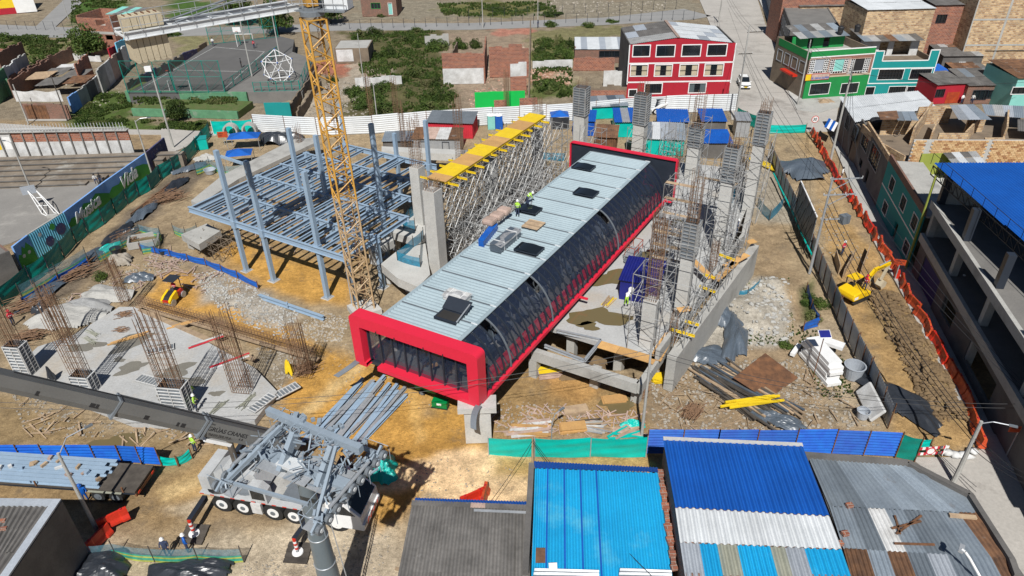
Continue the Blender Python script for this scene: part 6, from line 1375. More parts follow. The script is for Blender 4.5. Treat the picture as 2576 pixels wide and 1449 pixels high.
t=thing('teal_street_house','shaded teal house front with white framed windows along the trench street','house',FS.pt(uT0,0));zd=3.3
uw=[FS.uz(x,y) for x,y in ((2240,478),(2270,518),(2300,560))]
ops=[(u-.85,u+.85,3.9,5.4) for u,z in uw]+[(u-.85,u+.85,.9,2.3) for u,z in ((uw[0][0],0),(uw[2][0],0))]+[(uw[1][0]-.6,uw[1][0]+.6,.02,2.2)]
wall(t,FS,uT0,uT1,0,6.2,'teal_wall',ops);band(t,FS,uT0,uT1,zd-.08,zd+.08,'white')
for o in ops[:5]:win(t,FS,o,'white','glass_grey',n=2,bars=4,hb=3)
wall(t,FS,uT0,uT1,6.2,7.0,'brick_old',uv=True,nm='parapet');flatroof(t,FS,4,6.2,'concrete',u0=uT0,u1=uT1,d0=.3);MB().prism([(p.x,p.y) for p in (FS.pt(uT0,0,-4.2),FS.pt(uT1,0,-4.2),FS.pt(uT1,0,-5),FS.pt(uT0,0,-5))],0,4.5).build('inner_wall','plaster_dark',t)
MB().tube(FS.pt(uT1+.4,.1,.2),FS.pt(uT1+.4,10.8,.2),.12,8).build('downpipe','lime_wall',t)
# open concrete frame building under the blue roof
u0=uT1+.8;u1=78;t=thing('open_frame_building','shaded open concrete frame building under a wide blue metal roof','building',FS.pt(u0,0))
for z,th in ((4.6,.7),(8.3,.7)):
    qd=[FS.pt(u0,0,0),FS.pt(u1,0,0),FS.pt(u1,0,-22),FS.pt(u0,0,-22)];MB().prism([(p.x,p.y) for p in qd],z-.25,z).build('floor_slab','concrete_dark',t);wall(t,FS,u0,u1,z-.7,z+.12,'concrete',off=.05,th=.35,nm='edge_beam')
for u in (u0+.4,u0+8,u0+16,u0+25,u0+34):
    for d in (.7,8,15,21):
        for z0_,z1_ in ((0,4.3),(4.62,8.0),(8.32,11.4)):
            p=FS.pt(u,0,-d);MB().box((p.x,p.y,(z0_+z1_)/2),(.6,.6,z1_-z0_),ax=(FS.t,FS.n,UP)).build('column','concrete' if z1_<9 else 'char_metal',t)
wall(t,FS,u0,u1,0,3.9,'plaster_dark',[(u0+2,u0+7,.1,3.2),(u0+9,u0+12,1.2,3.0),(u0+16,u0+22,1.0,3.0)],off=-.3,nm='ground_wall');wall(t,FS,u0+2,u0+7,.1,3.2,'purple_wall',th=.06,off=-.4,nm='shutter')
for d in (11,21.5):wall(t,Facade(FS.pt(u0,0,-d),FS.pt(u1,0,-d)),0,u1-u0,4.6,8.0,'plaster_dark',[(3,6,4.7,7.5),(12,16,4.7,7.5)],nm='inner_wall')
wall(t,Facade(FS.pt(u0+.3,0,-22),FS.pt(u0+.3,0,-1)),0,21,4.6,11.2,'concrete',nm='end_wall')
rA,rB=P(2349,412,11.6),P(2584,620,11.6);rd_=(rB-rA).normalized();rn=Vector((-rd_.y,rd_.x,0));
if rn.x<0:rn=-rn
rn=Vector((P(2640,411,11.6)-rA).normalized());
roof(t,rA+UP*.1,rA+rn*18+UP*.1,rA+rn*18+rd_*13.2+UP*.05,rA+rd_*13.2+UP*.05,10,1,'blue_roof',.3,.03,trap=True,seed=5)
roof(t,rA+rd_*13.2+UP*.2,rA+rn*18+rd_*13.2+UP*.2,rA+rn*18+rd_*26+UP*.1,rA+rd_*26+UP*.1,10,1,'blue_roof',.3,.03,trap=True,seed=6)
mb=MB()
for k in range(22):a0,a1=rA+rd_*(26*k/22)-UP*.2,rA+rd_*(26*(k+1)/22)-UP*.2;mb.bar(a0,a1,.08);mb.bar(a0-UP*.9,a1-UP*.9,.08);mb.bar(a0,a1-UP*.9,.05);mb.bar(a0,a0-UP*.9,.05)
mb.build('roof_truss','black',t)
mb=MB()
for k in range(13):a0=rA+rd_*(26*k/13)-rn*.3;mb.tube(a0,a0+UP*1.1,.03,4)
mb.tube(rA-rn*.3+UP*1.1,rA+rd_*26-rn*.3+UP*1.1,.03,4);mb.build('guard_rail','black',t)
c=FS.pt(u0+7.5,4.65,-5);tk=thing('rubble_sack_pile','pale heap of rubble sacks on the shaded middle floor','rubble',c);mb=MB();rg=random.Random(2)
for _ in range(40):mb.rock((c.x+rg.gauss(0,1.0),c.y+rg.gauss(0,.8),c.z+rg.uniform(.05,.35)),rg.uniform(.1,.3),rg)
mb.build('sacks','white_dirty',tk,kind='stuff')
# ================================================================ left side: mural, bleachers, courts, ruins; poles and cables
mat('mural_sky',(.24,.44,.80),(.13,.30,.66),rough=.8,ns=.6,na=.8,col3=(.30,.42,.6),ns3=.9,lo3=.62,hi3=.7);mat('mural_green',(.07,.36,.06),(.04,.24,.045),rough=.8,ns=.8);mat('mural_light',(.20,.60,.80),(.15,.50,.70),rough=.8,ns=.7);mat('mural_dark',(.04,.06,.17),(.10,.07,.13),rough=.8,ns=1.4,na=1.0,col3=(.35,.3,.3),ns3=2.2,lo3=.6,hi3=.66)
mat('mural_white',(.92,.92,.9),rough=.7,fa=.05)
mpx=[(60,682),(96,652),(183,593),(283,512),(381,438),(428,396)];mtop_=[605,585,530,453,385,360]
t=thing('mural_wall','long blue wall painted with green hills and the words Musica and Vida','mural',P(183,593))
MH=3.1
for k in range(5):
    f=Facade(P(*mpx[k]),P(*mpx[k+1]));base=['mural_sky','mural_light','mural_sky','mural_sky','mural_dark'][k]
    if k==1:MB().corr(f.pt(0,.1),f.pt(f.len,.1),f.pt(f.len,MH),f.pt(0,MH),.3,.03).build('panel',base,t);wall(t,f,0,f.len,0,MH,'concrete',off=-.1)
    else:wall(t,f,0,f.len,0,MH,base,nm='panel')
    def blob(pts,mt,off):
        n=len(pts);MB().add([f.pt(u*f.len,z,off) for u,z in pts],[tuple(range(n))]).build('painted_shape',mt,t)
    if k in (0,2,3):
        hills=[(0,.05),(1,.05),(1,1.5),(.88,2.0),(.72,2.6 if k != 3 else 2.3),(.55,2.1),(.42,2.5),(.25,1.7),(.1,1.9),(0,1.4)];blob([(u,min(z,MH-.05)) for u,z in hills],'mural_green',.012)
    if k in (2,3):text('Musica' if k==2 else 'Vida',f.pt(f.len*(.14 if k==2 else .26),.75,.03),(f.t+UP*.06),UP,2.0 if k==2 else 2.3,'mural_white',t,shear=.35,ext=.02,bold=.06)
    if k==1:
        cc=(.32,1.0)
        for (cu,cz,r,mt_) in ((.42,1.05,.62,'mural_dark'),(.42,1.05,.35,'lime_wall'),(.78,1.6,.72,'mural_dark'),(.78,1.6,.4,'mural_green'),(.6,2.4,.4,'mural_green'),(.25,2.4,.25,'white_dirty')):
            blob([(cu+r*math.cos(a*math.pi/8)/f.len,cz+r*math.sin(a*math.pi/8)) for a in range(16)],mt_,.05+.004*r)
    if k==0:
        for cu in (.35,.7):blob([(cu+.25*math.cos(a*math.pi/6)/f.len*1.0,1.4+.22*math.sin(a*math.pi/6)) for a in range(12)],'white_dirty',.025)
# grey block at the left end
MB_=thing('grey_cabin','plain dark grey masonry cabin at the left frame edge','cabin',P(20,730));f=Facade(P(-60,745),P(55,700));wall(MB_,f,0,f.len,0,3.4,'plaster_dark');shell(MB_,f,5,3.4,'brick_old');flatroof(MB_,f,5,3.3,'concrete_dark')
# bleachers
mat('bleacher',(.27,.225,.175),(.17,.14,.11),rough=.95,ns=.5,na=.9,bp=.2,col3=(.36,.34,.3),ns3=.4)
bA,bB=P(-60,478),P(216,468);bd=(bB-bA).normalized();bn=Vector((-bd.y,bd.x,0));t=thing('bleachers','weathered concrete bleacher steps below the whitewashed wall','bleachers',bA)
for k in range(6):
    z=.32*(k+1);a0=bA+bn*(1.15*k);b0=bB+bn*(1.15*k)+bd*(2.3*k)
    MB().prism([(p.x,p.y) for p in (a0,b0,b0+bn*1.2,a0+bn*1.2)],0,z).build('step','bleacher',t)
    MB().bar(a0+UP*(z-.03)-bn*.02,b0+UP*(z-.03)-bn*.02,.16,.1).build('nosing','plaster_dark',t)
wA,wB=P(-60,412),P(345,405);f=Facade(wA,wB);t=thing('whitewashed_wall','long brick wall, lower half whitewashed, railings on top','wall',f.a);H=zat(P(140,408),331)
n=14
for k in range(n):
    u0,u1=f.len*k/n,f.len*(k+1)/n-.02
    if k<4:wall(t,f,u0,u1,0,H,'white_dirty',nm='panel');wall(t,f,u0+.3,u1-.3,H*.45,H*.85,['mural_light','timber_pink','yellow','white'][k],th=.03,off=.03,nm='painted_patch')
    else:wall(t,f,u0,u1,0,H*.68,'white_dirty',nm='lower_panel');wall(t,f,u0,u1,H*.68,H,'brick_red',uv=True,nm='panel')
    MB().bar(f.pt(u0,0,.1),f.pt(u0,H+.1,.1),.18).build('pier','concrete_dark',t)
MB().bar(f.pt(0,H+.05,-.2),f.pt(f.len,H+.05,-.2),1.0,.1).build('coping','concrete',t)
mb=MB();m_=int(f.len/.45)
for k in range(m_):q=f.pt(f.len*k/m_,H+.1,.0);mb.bar(q,q+UP*1.1,.05)
mb.bar(f.pt(0,H+.5,0),f.pt(f.len,H+.5,0),.05);mb.build('railing','white_metal',t,kind='stuff')
# green terraces below the upper court
for k,(a,b_,z0_,z1_,mt_,lab) in enumerate((((335,292),(600,300),0,1.3,'green_faded','lower faded green retaining wall below the ball court'),((322,258),(625,262),.9,2.1,'green_faded','upper faded green retaining wall below the ball court'))):
    f=Facade(P(*a),P(*b_));tt=thing('retaining_wall',lab,'wall',f.a);wall(tt,f,0,f.len,0,z1_,mt_,th=.4)
    qq=[f.pt(0,0,-.4),f.pt(f.len,0,-.4),f.pt(f.len,0,-6),f.pt(0,0,-6)];o=MB().prism([(p.x,p.y) for p in qq],0,z1_-.16).build('grass_bank','mud');struct(o);o.data.materials[0]=MT.get('grass') or mat('grass',(.075,.13,.025),(.13,.14,.05),rough=.95,ns=1.0,na=.9,fs=12,fa=.6,bp=.8)
# court fences
def tallfence(label,a,b_,z,h,n,x=True,mm='teal_dark'):
    mm='char_metal' if z==0 else mm
    A_,B_=P(*a,z),P(*b_,z);t=thing('court_fence',label,'fence',A_)
    for k in range(n+1):q=ln(A_,B_,k/n);MB().tube(q,q+UP*h,.05 if z==0 else .07,6).build('post',mm,t)
    for k in range(n):
        p,q=ln(A_,B_,k/n),ln(A_,B_,(k+1)/n);mb=MB()
        for zz in ((.1,h*.5,h-.05) if z else (h*.6,h-.05)):mb.tube(p+UP*zz,q+UP*zz,.035 if z else .012,4)
        if x:mb.tube(p+UP*h*.5,q+UP*h,.025,3);mb.tube(q+UP*h*.5,p+UP*h,.025,3);mb.tube(p+UP*.1,q+UP*h*.5,.025,3)
        mb.build('brace',mm,t)
        if z:MB().sheet(lambda u,v:ln(p,q,u)+UP*(.1+(h-.15)*v),1,1).build('mesh','court_mesh',t)
sheer('court_mesh',(.01,.05,.035),.22)
tallfence('tall green lattice fence on the near side of the ball court',(322,233),(566,233),2.0,5.6,6)
tallfence('low green fence on the right side of the ball court',(568,231),(700,140),2.0,1.9,7)
tallfence('tall green lattice fence on the far side of the ball court',(528,112),(700,94),2.0,5.0,5)
tallfence('green fence around the play area beside the crane mast',(640,232),(755,228),1.9,1.8,6,False)
tallfence('green fence on the right of the play area',(756,228),(785,150),1.9,1.8,5,False)
tallfence('thin black post fence along the far grey road, left part',(0,74),(330,82),0,2.2,14,False)
tallfence('thin black post fence along the near side of the far grey road',(880,74),(1745,50),0,2.3,32,False)
tallfence('thin black post fence along the far side of the far grey road',(1180,46),(1700,22),0,2.3,18,False)
def goal(label,a,b_,z,h=2.0):
    p,q=P(*a,z),P(*b_,z);t=thing('football_goal',label,'goal',p);nn=Vector((-(q-p).y,(q-p).x,0)).normalized()
    for e in (p,q):MB().tube(e,e+UP*h,.06,6).build('goal_post','white',t);MB().tube(e+UP*h,e+nn*.9,.04,5).build('stay','white',t)
    MB().tube(p+UP*h,q+UP*h,.06,6).build('crossbar','white',t)
goal('white goal frame on the near end of the ball court',(428,230),(481,230),2.0);goal('white goal frame on the far end of the ball court',(598,118),(640,117),2.0,2.6)
def hoop(label,a,yb,mt,w):
    p=P(*a,2.0);t=thing('basketball_hoop',label,'hoop',p);z=zat(p,yb);MB().tube(p,Vector((p.x,p.y-.6,z)),.1,6).build('post','teal_dark',t);MB().box((p.x,p.y-.7,z+.2),(w,.08,w*.6),0).build('backboard',mt,t);MB().lathe((p.x,p.y-1.1,z-.1),[(.23,0),(.25,.03),(.23,.05)],12).build('ring','orange_plastic',t)
hoop('basketball hoop with black board on the near court fence',(441,230),172,'black',1.9);hoop('basketball hoop with white board on the far court end',(606,112),75,'white',1.7)
# portable hoop on the left court
c=P(118,545);t=thing('portable_hoop','white tubular portable basketball stand by the mural','hoop',c);hb=MB()
for s in (-.7,.7):hb.tube(c+Vector((s-.3,.9+s*.2,0)),c+Vector((s*.8-2.4,2.6,2.4)),.06,6);hb.tube(c+Vector((s+1.2,-.2+s*.2,0)),c+Vector((s*.8-1.2,1.6,2.0)),.06,6);hb.tube(c+Vector((s-.3,.9+s*.2,.05)),c+Vector((s+1.4,-.3+s*.2,.05)),.06,6);hb.tube(c+Vector((s*.8-2.4,2.6,2.4)),c+Vector((s*.8-1.2,1.6,2.0)),.06,6)
for s in (0,.35,.7):hb.tube(ln(c+Vector((-1,.76,0)),c+Vector((-2.96,2.6,2.4)),s),ln(c+Vector((.4,1.04,0)),c+Vector((-1.84,2.6,2.4)),s),.05,6)
hb.build('frame','white',t);MB().box(c+Vector((-2.9,2.7,2.5)),(1.6,.08,1.1),.5).build('backboard','skylight_sheet',t);MB().box(c+Vector((.9,-.2,.2)),(1.2,.5,.35),.3).build('ballast','concrete',t)
# geodesic climbing frame
c=P(706,205,1.96);t=thing('climbing_dome','white geodesic climbing dome with blue joints beside the crane mast','climbing frame',c)
bm=bmesh.new();bmesh.ops.create_icosphere(bm,subdivisions=1,radius=3.1)
mb,nb_=MB(),MB()
for e in bm.edges:mb.tube(Vector(e.verts[0].co)+c+UP*2.7,Vector(e.verts[1].co)+c+UP*2.7,.07,5)
for v in bm.verts:nb_.rock(Vector(v.co)+c+UP*2.7,.18,random.Random(1),1)
bm.free();mb.build('tube_frame','white',t);nb_.build('joints','blue_roof',t)
for s in (-1.3,1.3):MB().tube(c+Vector((s,-.5,0)),c+Vector((s*1.1,-.5,1.6)),.05,5).build('leg','white',t)
# ruins on the left
for a in (('garage ruin front with boarded brown door, banner above',(66,300),(180,300),258,'brick_old'),('dark old wall behind the garage ruin',(40,250),(140,190),200,'brick_old'),('grey and blue graffiti wall running up from the garage ruin',(186,285),(262,228),240,['mural_sky','concrete','plaster_dark','white_dirty']),('tall grey graffiti wall left of the ball court',(262,235),(330,165),175,['concrete','white_dirty','timber_pink','plaster_dark','white_dirty']),('dark graffiti wall along the left of the ball court',(325,232),(525,128),205,['plaster_dark','mural_dark','concrete_dark','plaster_dark','mural_dark','plaster_brown']),('crimson painted wall fragment above the ball court wall',(288,172),(315,152),120,'red_wall'),('blue painted wall fragment beside the ballast blocks',(308,165),(345,140),106,'mural_light'),('old brick boundary wall in the left lots',(12,190),(75,160),130,'brick_old'),('pale block wall with white base at the left edge',(0,262),(85,190),195,['green_faded','white_dirty','concrete']),('brown wall stub below the dark tree',(132,175),(190,150),140,'brick_old'),('low white wall below the dark tree',(188,152),(255,156),134,'white_dirty'),('low brick wall at the far left edge',(-20,140),(58,142),118,'brick_red'),('brown wall behind the garage roof scraps',(30,235),(135,175),195,'brick_old'),('orange brick stub between the graffiti walls',(210,225),(240,195),160,'brick_red'),('low green wall at the left edge with white patches',(-10,248),(35,240),205,'green_faded')):
    ruin(*a,uv=str(a[4]).startswith('brick'))
f=Facade(P(66,300),P(180,300));zt=zat(f.a,258);t=thing('cloth_banner','dirty white cloth banner hung above the garage ruin','banner',f.pt(0,zt));MB().sheet(lambda u,v:f.pt(f.len*(-.08+1.02*u),zt+.1+1.9*v-.25*math.sin(math.pi*u*2)**2*v,-.2-.1*math.sin(7*u)),14,3).build('cloth','white_dirty',t)
wall(t,f,f.len*.05,f.len*.95,0,.06,'concrete',off=.8,th=.8,nm='sill');t=thing('garage_door','rusty brown double garage door in the ruin front','door',f.pt(2,0))
for k in range(6):wall(t,f,.6+.62*k,1.18+.62*k,.05,zt-.5,'rust',th=.06,off=.06,nm='plank')
for k,(q,mt_) in enumerate((((100,195),'timber'),((140,185),'asbestos'),((128,210),'asbestos'),((190,190),'asbestos'),((195,205),'rust_roof'),((165,175),'white_dirty'))):
    c=P(*q,2.2);tag(MB().corr(c+Vector((-2.2,-1.5,0)),c+Vector((2.2,-1.5,.2)),c+Vector((2.8,2,.7)),c+Vector((-1.6,2,.5)),.25,.04).build('loose_roof_sheet',mt_),'loose corrugated sheet on the left ruins, '+['timber coloured behind the banner','grey on the upper left side','dark grey at the middle','grey by the brick stub','rusty by the graffiti wall','pale near the dark tree'][k],'roof sheet','roof scraps on the left ruins')
f=Facade(P(216,122),P(300,126));t=thing('unfinished_house','roofless two-storey brick house below the crane ballast','house',f.a);H=zat(f.a,44);o=[pxo(f,(239,50,266,65)),pxo(f,(264,88,286,101))]
wall(t,f,0,f.len,0,H,'brick_red',o,uv=True);shell(t,f,8,H+.4,'brick_red');flatroof(t,f,8,H*.55,'concrete');band(t,f,0,f.len,H*.5,H*.58,'concrete')
sroof(t,f,f.len*.7,f.len*1.5,2,8,H+.4,H+.9,4,1,choose('aqua_wall','asbestos'),2)
tag(MB().box(P(365,55,3),(9,6,.2),.1).build('dark_roof','asbestos'),'dark flat roof beyond the unfinished brick house','roof')
# ---- poles
def pole(label,a,ytop,r=.13,mt='concrete',z0=0.0,lean=0,arms=(),lamp=None,cat='pole',name='utility_pole',r2=None):
    b=P(*a,z0);z=zat(b,ytop);t=thing(name,label,cat,b);MB().tube(b,Vector((b.x,b.y,z)),r,9,r2 or r*.6).build('shaft',mt,t)
    for zz,az_,L_ in arms:
        d=Vector((math.cos(az_),math.sin(az_),0));c=Vector((b.x,b.y,z-zz));o=MB().bar(c-d*L_[0],c+d*L_[1],.1,.12).build('crossarm','timber_dark' if mt != 'galv' else 'galv',t)
        for s in np.linspace(-L_[0],L_[1],4):MB().tube(c+d*float(s)+UP*.06,c+d*float(s)+UP*.22,.05,6).build('insulator','white_dirty',o)
    if lamp:
        d=Vector((math.cos(lamp[0]),math.sin(lamp[0]),0));c=Vector((b.x,b.y,z));e=c+d*lamp[1]+UP*lamp[2];MB().path([c-UP*.2,c+d*(lamp[1]*.4)+UP*lamp[2]*.9,e],.04,5).build('arm','galv',t);MB().box(e+d*.2,(.5,.18,.1),lamp[0]).build('lamp_head','grey_metal',t)
    return b,z,t
b,z,t=pole('tall grey floodlight mast in front of the green terraces',(437,372),172,.16,'concrete',name='light_mast');MB().box((b.x-.3,b.y-.2,z),(.9,.5,.7),.2).build('floodlight','white',t)
pole('grey floodlight mast at the right of the ball court',(634,192),45,.14,'concrete',2.0,name='light_mast');pole('grey floodlight mast beside the climbing dome',(704,142),20,.14,'concrete',2.0,name='light_mast')
pole('grey street lamp in front of the mural end',(382,438),303,.12,'concrete',lamp=(.3,1.6,.2),name='street_lamp');pole('grey street lamp on the bleachers',(80,482),358,.12,'concrete',lamp=(2.8,1.0,.1),name='street_lamp')
pole('dark pole before the garage ruin',(170,304),188,.11,'timber_dark');pole('grey pole at the left of the garage ruin',(72,312),212,.13,'concrete');pole('slim pole with a rusty cap in the overgrown lot',(917,222),84,.09,'concrete');pole('slim pole rising behind the white fence',(950,305),210,.11,'concrete')
pole('grey pole by the far road',(1215,72),-10,.14,'concrete');pole('grey pole standing on the far road bend',(1353,68),-20,.12,'concrete');pole('short dark pole on the far left road',(690/4,48),0,.1,'concrete')
pU1=pole('tall concrete utility pole with crossarms right of the crimson building',(1849,300),64,.17,'concrete',arms=((1.0,.1,(.2,2.2)),(4.2,.05,(1.1,1.1))));pole('weathered wooden pole in front of the crimson building',(1804,232),130,.12,'timber')
pU2=pole('concrete utility pole in front of the green and teal houses',(2088,408),158,.18,'concrete',arms=((2.2,1.3,(.6,.6)),));pU3=pole('concrete pole at the corner of the green house',(2006,266),100,.14,'concrete')
pU4=pole('galvanised pole with wide double crossarms over the trench',(2036,688),446,.16,'galv',arms=((.2,.05,(.2,3.0)),(1.9,.05,(.5,2.8)),(4.6,.0,(.2,2.6))));pU0=pole('dark utility pole at the top of the concrete street',(1808,58),-35,.18,'concrete',arms=((1.2,.1,(1,1)),))
c=Vector((pU4[0].x+2.2,pU4[0].y,pU4[1]-4.9));MB().box(c+UP*.3,(.9,.7,.9),.3).build('transformer','grey_metal',pU4[2])
for a_,b2 in ((.3,1.8),(1.9,4.4)):MB().bar(Vector((pU4[0].x,pU4[0].y,pU4[1]-a_-1.2)),Vector((pU4[0].x+2.0,pU4[0].y,pU4[1]-a_)),.07).build('strut','galv',pU4[2])
pU5=pole('tall grey lamp pole on the slab side, before the blue fence',(1614,1096),862,.13,'concrete');pU6=pole('concrete pole bundled with cables at the lower right corner',(2398,1214),1060,.19,'concrete',lamp=(-.4,1.6,.2));pU7=pole('grey pole with a coiled cable at the right edge',(2534,1120),990,.15,'concrete',arms=((.6,1.2,(.8,.8)),))
pU8=pole('short street lamp pole beside the red barriers at lower left',(247,1340),1140,.15,'concrete',lamp=(.75,1.9,.9),name='street_lamp');pU9=pole('thin dark pole at the corner of the cyan roof',(1340,1180),1098,.11,'timber')
pole('small lamp on a white bent arm above the timber pile',(1387,1130),1062,.06,'galv',lamp=(.7,.8,.7),name='street_lamp')
mb=MB()
for k in range(14):r=.28+.03*(k % 3);a0=k*.9;cc=Vector((pU7[0].x,pU7[0].y-.15,pU7[1]-.2));mb.tube(cc+Vector((r*math.cos(a0),0,r*math.sin(a0))),cc+Vector((r*math.cos(a0+.9),0,r*math.sin(a0+.9))),.03,4)
mb.build('cable_coil','black',pU7[2])
# ---- cables
def tp(p,dz=0.0,dx=0.0,dy=0.0):return Vector((p[0].x+dx,p[0].y+dy,p[1]-dz))
CB='overhead cables';NC=[0]
def cable(a,b_,sag=.6,r=.022,lab='thin black overhead cable above the right-hand street',n=14):
    mb=MB();mb.path([ln(a,b_,k/n)-UP*(sag*4*(k/n)*(1-k/n)) for k in range(n+1)],r,4);tag(mb.build('overhead_cable','black'),lab,'cable',CB)
for k in range(3):cable(tp(pU4,.1,.5+1.1*k),tp(pU2,.5+.3*k),.8,lab='thin cable from the double-crossarm pole to the pole by the green house')
for k in range(3):cable(tp(pU4,.1,.5+1.1*k),tp(pU7,.5,.3*k),.9,lab='thin cable from the double-crossarm pole down to the coiled-cable pole')
for k in range(4):cable(tp(pU4,2.0+.9*k,.1),tp(pU6,.8+.35*k),1.2,.035,lab='black cable from the double-crossarm pole to the lower right corner pole')
for k in range(3):cable(tp(pU1,.9,.6*k),tp(pU0,1.1,.5*k),.7,lab='thin cable up the concrete street from the pole by the crimson building')
for k in range(3):cable(tp(pU1,4.1,.6*k-.6),tp(pU4,1.8,.8*k),1.2,lab='thin cable from the crimson building pole to the double-crossarm pole')
for k in range(2):cable(tp(pU2,1.0+.5*k),tp(pU3,.5+.4*k),.4,lab='short cable between the two poles by the green house')
for k in range(3):cable(tp(pU6,1.5+.4*k),P(2640,1215+14*k,6.0),.4,.03,lab='black cable running right from the lower right corner pole')
for k in range(2):cable(tp(pU7,1.0+.4*k),tp(pU5,.6+.4*k),1.4,lab='thin cable across the site from the right edge to the slab lamp pole');cable(tp(pU5,.6+.4*k),P(-60,1010+14*k,7.5),2.0,lab='thin cable across the site from the slab lamp pole to the left edge')
for k in range(2):cable(tp(pU9,.3+.3*k),P(1640,1449,5.0),.5,.02,lab='thin cable drooping over the cyan roof')
cable(tp(pU9,.4),P(1180,1330,3.0),.3,.02,lab='thin cable from the cyan roof pole to the left');cable(tp(pU2,1.2),P(2600,205,6.0),.9,.025,lab='thin cable in front of the teal house')
# ---- signs
b,z,t=pole('white and red round 30 speed sign on the street corner',(2040,334),305,.04,'white',name='speed_sign',cat='sign',r2=.04);c=Vector((b.x+.15,b.y-.12,z+.35))
MB().tube(c+Vector((0,.02,0)),c,.55,24).build('rim','red_plastic',t);MB().tube(c,c-Vector((0,.02,0)),.46,24).build('face','white',t);text('30',c+Vector((-.34,-.03,-.2)),(1,0,0),UP,.62,'black',t,bold=.012)
def orange_sign(label,base,w,h,H,az,lines):
    b=P(*base);t=thing('roadworks_sign',label,'sign',b);d=Vector((math.cos(az),math.sin(az),0));n_=Vector((d.y,-d.x,0));MB().bar(b,b+UP*H,.08).build('post','galv',t);c=b+UP*(H+h/2);MB().box(c+n_*.05,(w,.05,h),ax=(d,n_,UP)).build('board','orange_plastic',t)
    for k,s in enumerate(lines):text(s,c+n_*.09-d*(w*.42)+UP*(h*.12-k*h*.38),d,UP,h*.32,'black',t)
orange_sign('orange roadworks sign above the barriers by the excavator',(2250,705),1.05,.62,1.9,-.35,('OBRA EN','LA VIA'));orange_sign('orange roadworks sign at the lower right street corner',(2530,1150),1.5,.55,2.6,-.1,('DESVIO',));orange_sign('orange sign by the blue canopies behind the left fence',(566,364),1.5,.9,1.2,.1,('OBRA','VIAL'))
# ================================================================ sheds, stores, loose things, plants, people
def shed(label,a,b_,depth,h,wm,rm,nu=3,slope=.3,name='site_shed',cat='shed',z0=0.0,corr=False,trap=False):
    f=Facade(P(*a,z0),P(*b_,z0),z0);t=thing(name,label,cat,f.a)
    if corr:
        for A_,B_ in ((f.pt(0,z0),f.pt(f.len,z0)),(f.pt(f.len,z0),f.pt(f.len,z0,-depth)),(f.pt(f.len,z0,-depth),f.pt(0,z0,-depth)),(f.pt(0,z0,-depth),f.pt(0,z0))):MB().corr(A_,B_,B_+UP*h,A_+UP*h,.3,.03,trap=True).build('side',wm,t)
    else:wall(t,f,0,f.len,z0,z0+h,wm);shell(t,f,depth,z0+h,wm,z0=z0,uv=False)
    sroof(t,f,-.15,f.len+.15,-.3,depth+.2,z0+h+.03,z0+h+slope,nu,1,rm,seed=int(a[0]));return t,f
shed('red site container with a dark sheet roof behind the steel frame',(1077,345),(1190,349),4,2.4,'hiviz_red','grey_metal',4,.5,corr=True)
t,f=shed('pale grey cabin with rusty pale roof in front of the red container',(1040,384),(1158,386),3.6,2.2,'galv',choose('rust_roof','white_dirty','timber_pink'),4,.4);win(t,f,(1,2,.6,1.7),'char_metal',off=.02);win(t,f,(4.5,5.4,.5,1.7),'char_metal',off=.02)
shed('low dark cabin with ribbed grey roof left of the pale grey cabin',(966,386),(1040,385),3.2,1.9,'plaster_dark','galv_roof',3,.3)
shed('blue ribbed-roof store behind the hall, left of the middle column',(1652,340),(1728,342),4,2.2,'plaster_dark','blue_roof',4,.6);shed('blue ribbed-roof store behind the hall, right of the middle column',(1762,340),(1822,340),4,2.2,'plaster_dark','blue_roof',3,.6)
shed('patchwork sheet-roofed store behind the rear panel',(1618,388),(1718,392),5,2.4,'teal_tarp',choose('galv_roof','white_metal','skylight_sheet','galv'),5,.7);shed('store under a bright blue tarpaulin by the far right columns',(1766,398),(1836,398),4,2.3,'plaster_dark','blue_tarp',1,.5);shed('dark red container behind the hall with white pipes on top',(1494,385),(1548,388),5,2.5,'rust','rust_roof',3,.1,corr=True)
shed('blue sheet-roofed store between the rear columns',(1440,340),(1494,342),4,2.3,'blue_sheet',choose('galv_roof','blue_roof','skylight_sheet'),3,.4);shed('blue-roofed store right of the dark red container',(1546,345),(1600,345),5,2.4,'teal_tarp',choose('blue_roof','blue_roof','galv'),3,.5);shed('small grey hut with pale sheet roof at the site gate',(1848,345),(1882,346),3,2.6,'galv','galv',2,.3)
shed('low patchwork lean-to with teal drape before the white fence',(1490,300),(1578,296),4,2.0,'teal_tarp',choose('galv_roof','tarp_grey','galv'),4,.5)
for k,(px,mt_,nm) in enumerate(((1236,'aqua_wall','pale green'),(1255,'blue_tarp','dark blue'))):
    b=P(px,323);t=thing('portable_toilet',nm+' portable toilet cabin before the white fence','toilet',b);MB().box(b+UP*1.1,(1.15,1.15,2.2),.1).build('cabin',mt_,t);MB().lathe(b+UP*2.2,[(.72,0),(.6,.2),(.1,.3)],10).build('roof','white',t);MB().box(b+Vector((0,-.6,1.05)),(.75,.04,1.8),.1).build('door',mt_,t)
def canopy(label,c,w,d,h,mt_,rz=0,skirt=None):
    b=P(*c);t=thing('canopy_tent',label,'canopy',b);fr_=Fr(b,rz)
    for x in (-w/2,w/2):
        for y in (-d/2,d/2):MB().tube(fr_(x,y,0),fr_(x,y,h),.04,5).build('leg','galv',t)
    MB().add([fr_(-w/2,-d/2,h),fr_(w/2,-d/2,h),fr_(w/2,d/2,h),fr_(-w/2,d/2,h),fr_(0,0,h+.7)],[(0,1,4),(1,2,4),(2,3,4),(3,0,4)]).build('cover',mt_,t)
    if skirt:MB().sheet(lambda u,v:fr_(-w/2+w*u,-d/2-.02+.05*math.sin(9*u),.05+(h-.1)*v),10,1).build('skirt',skirt,t)
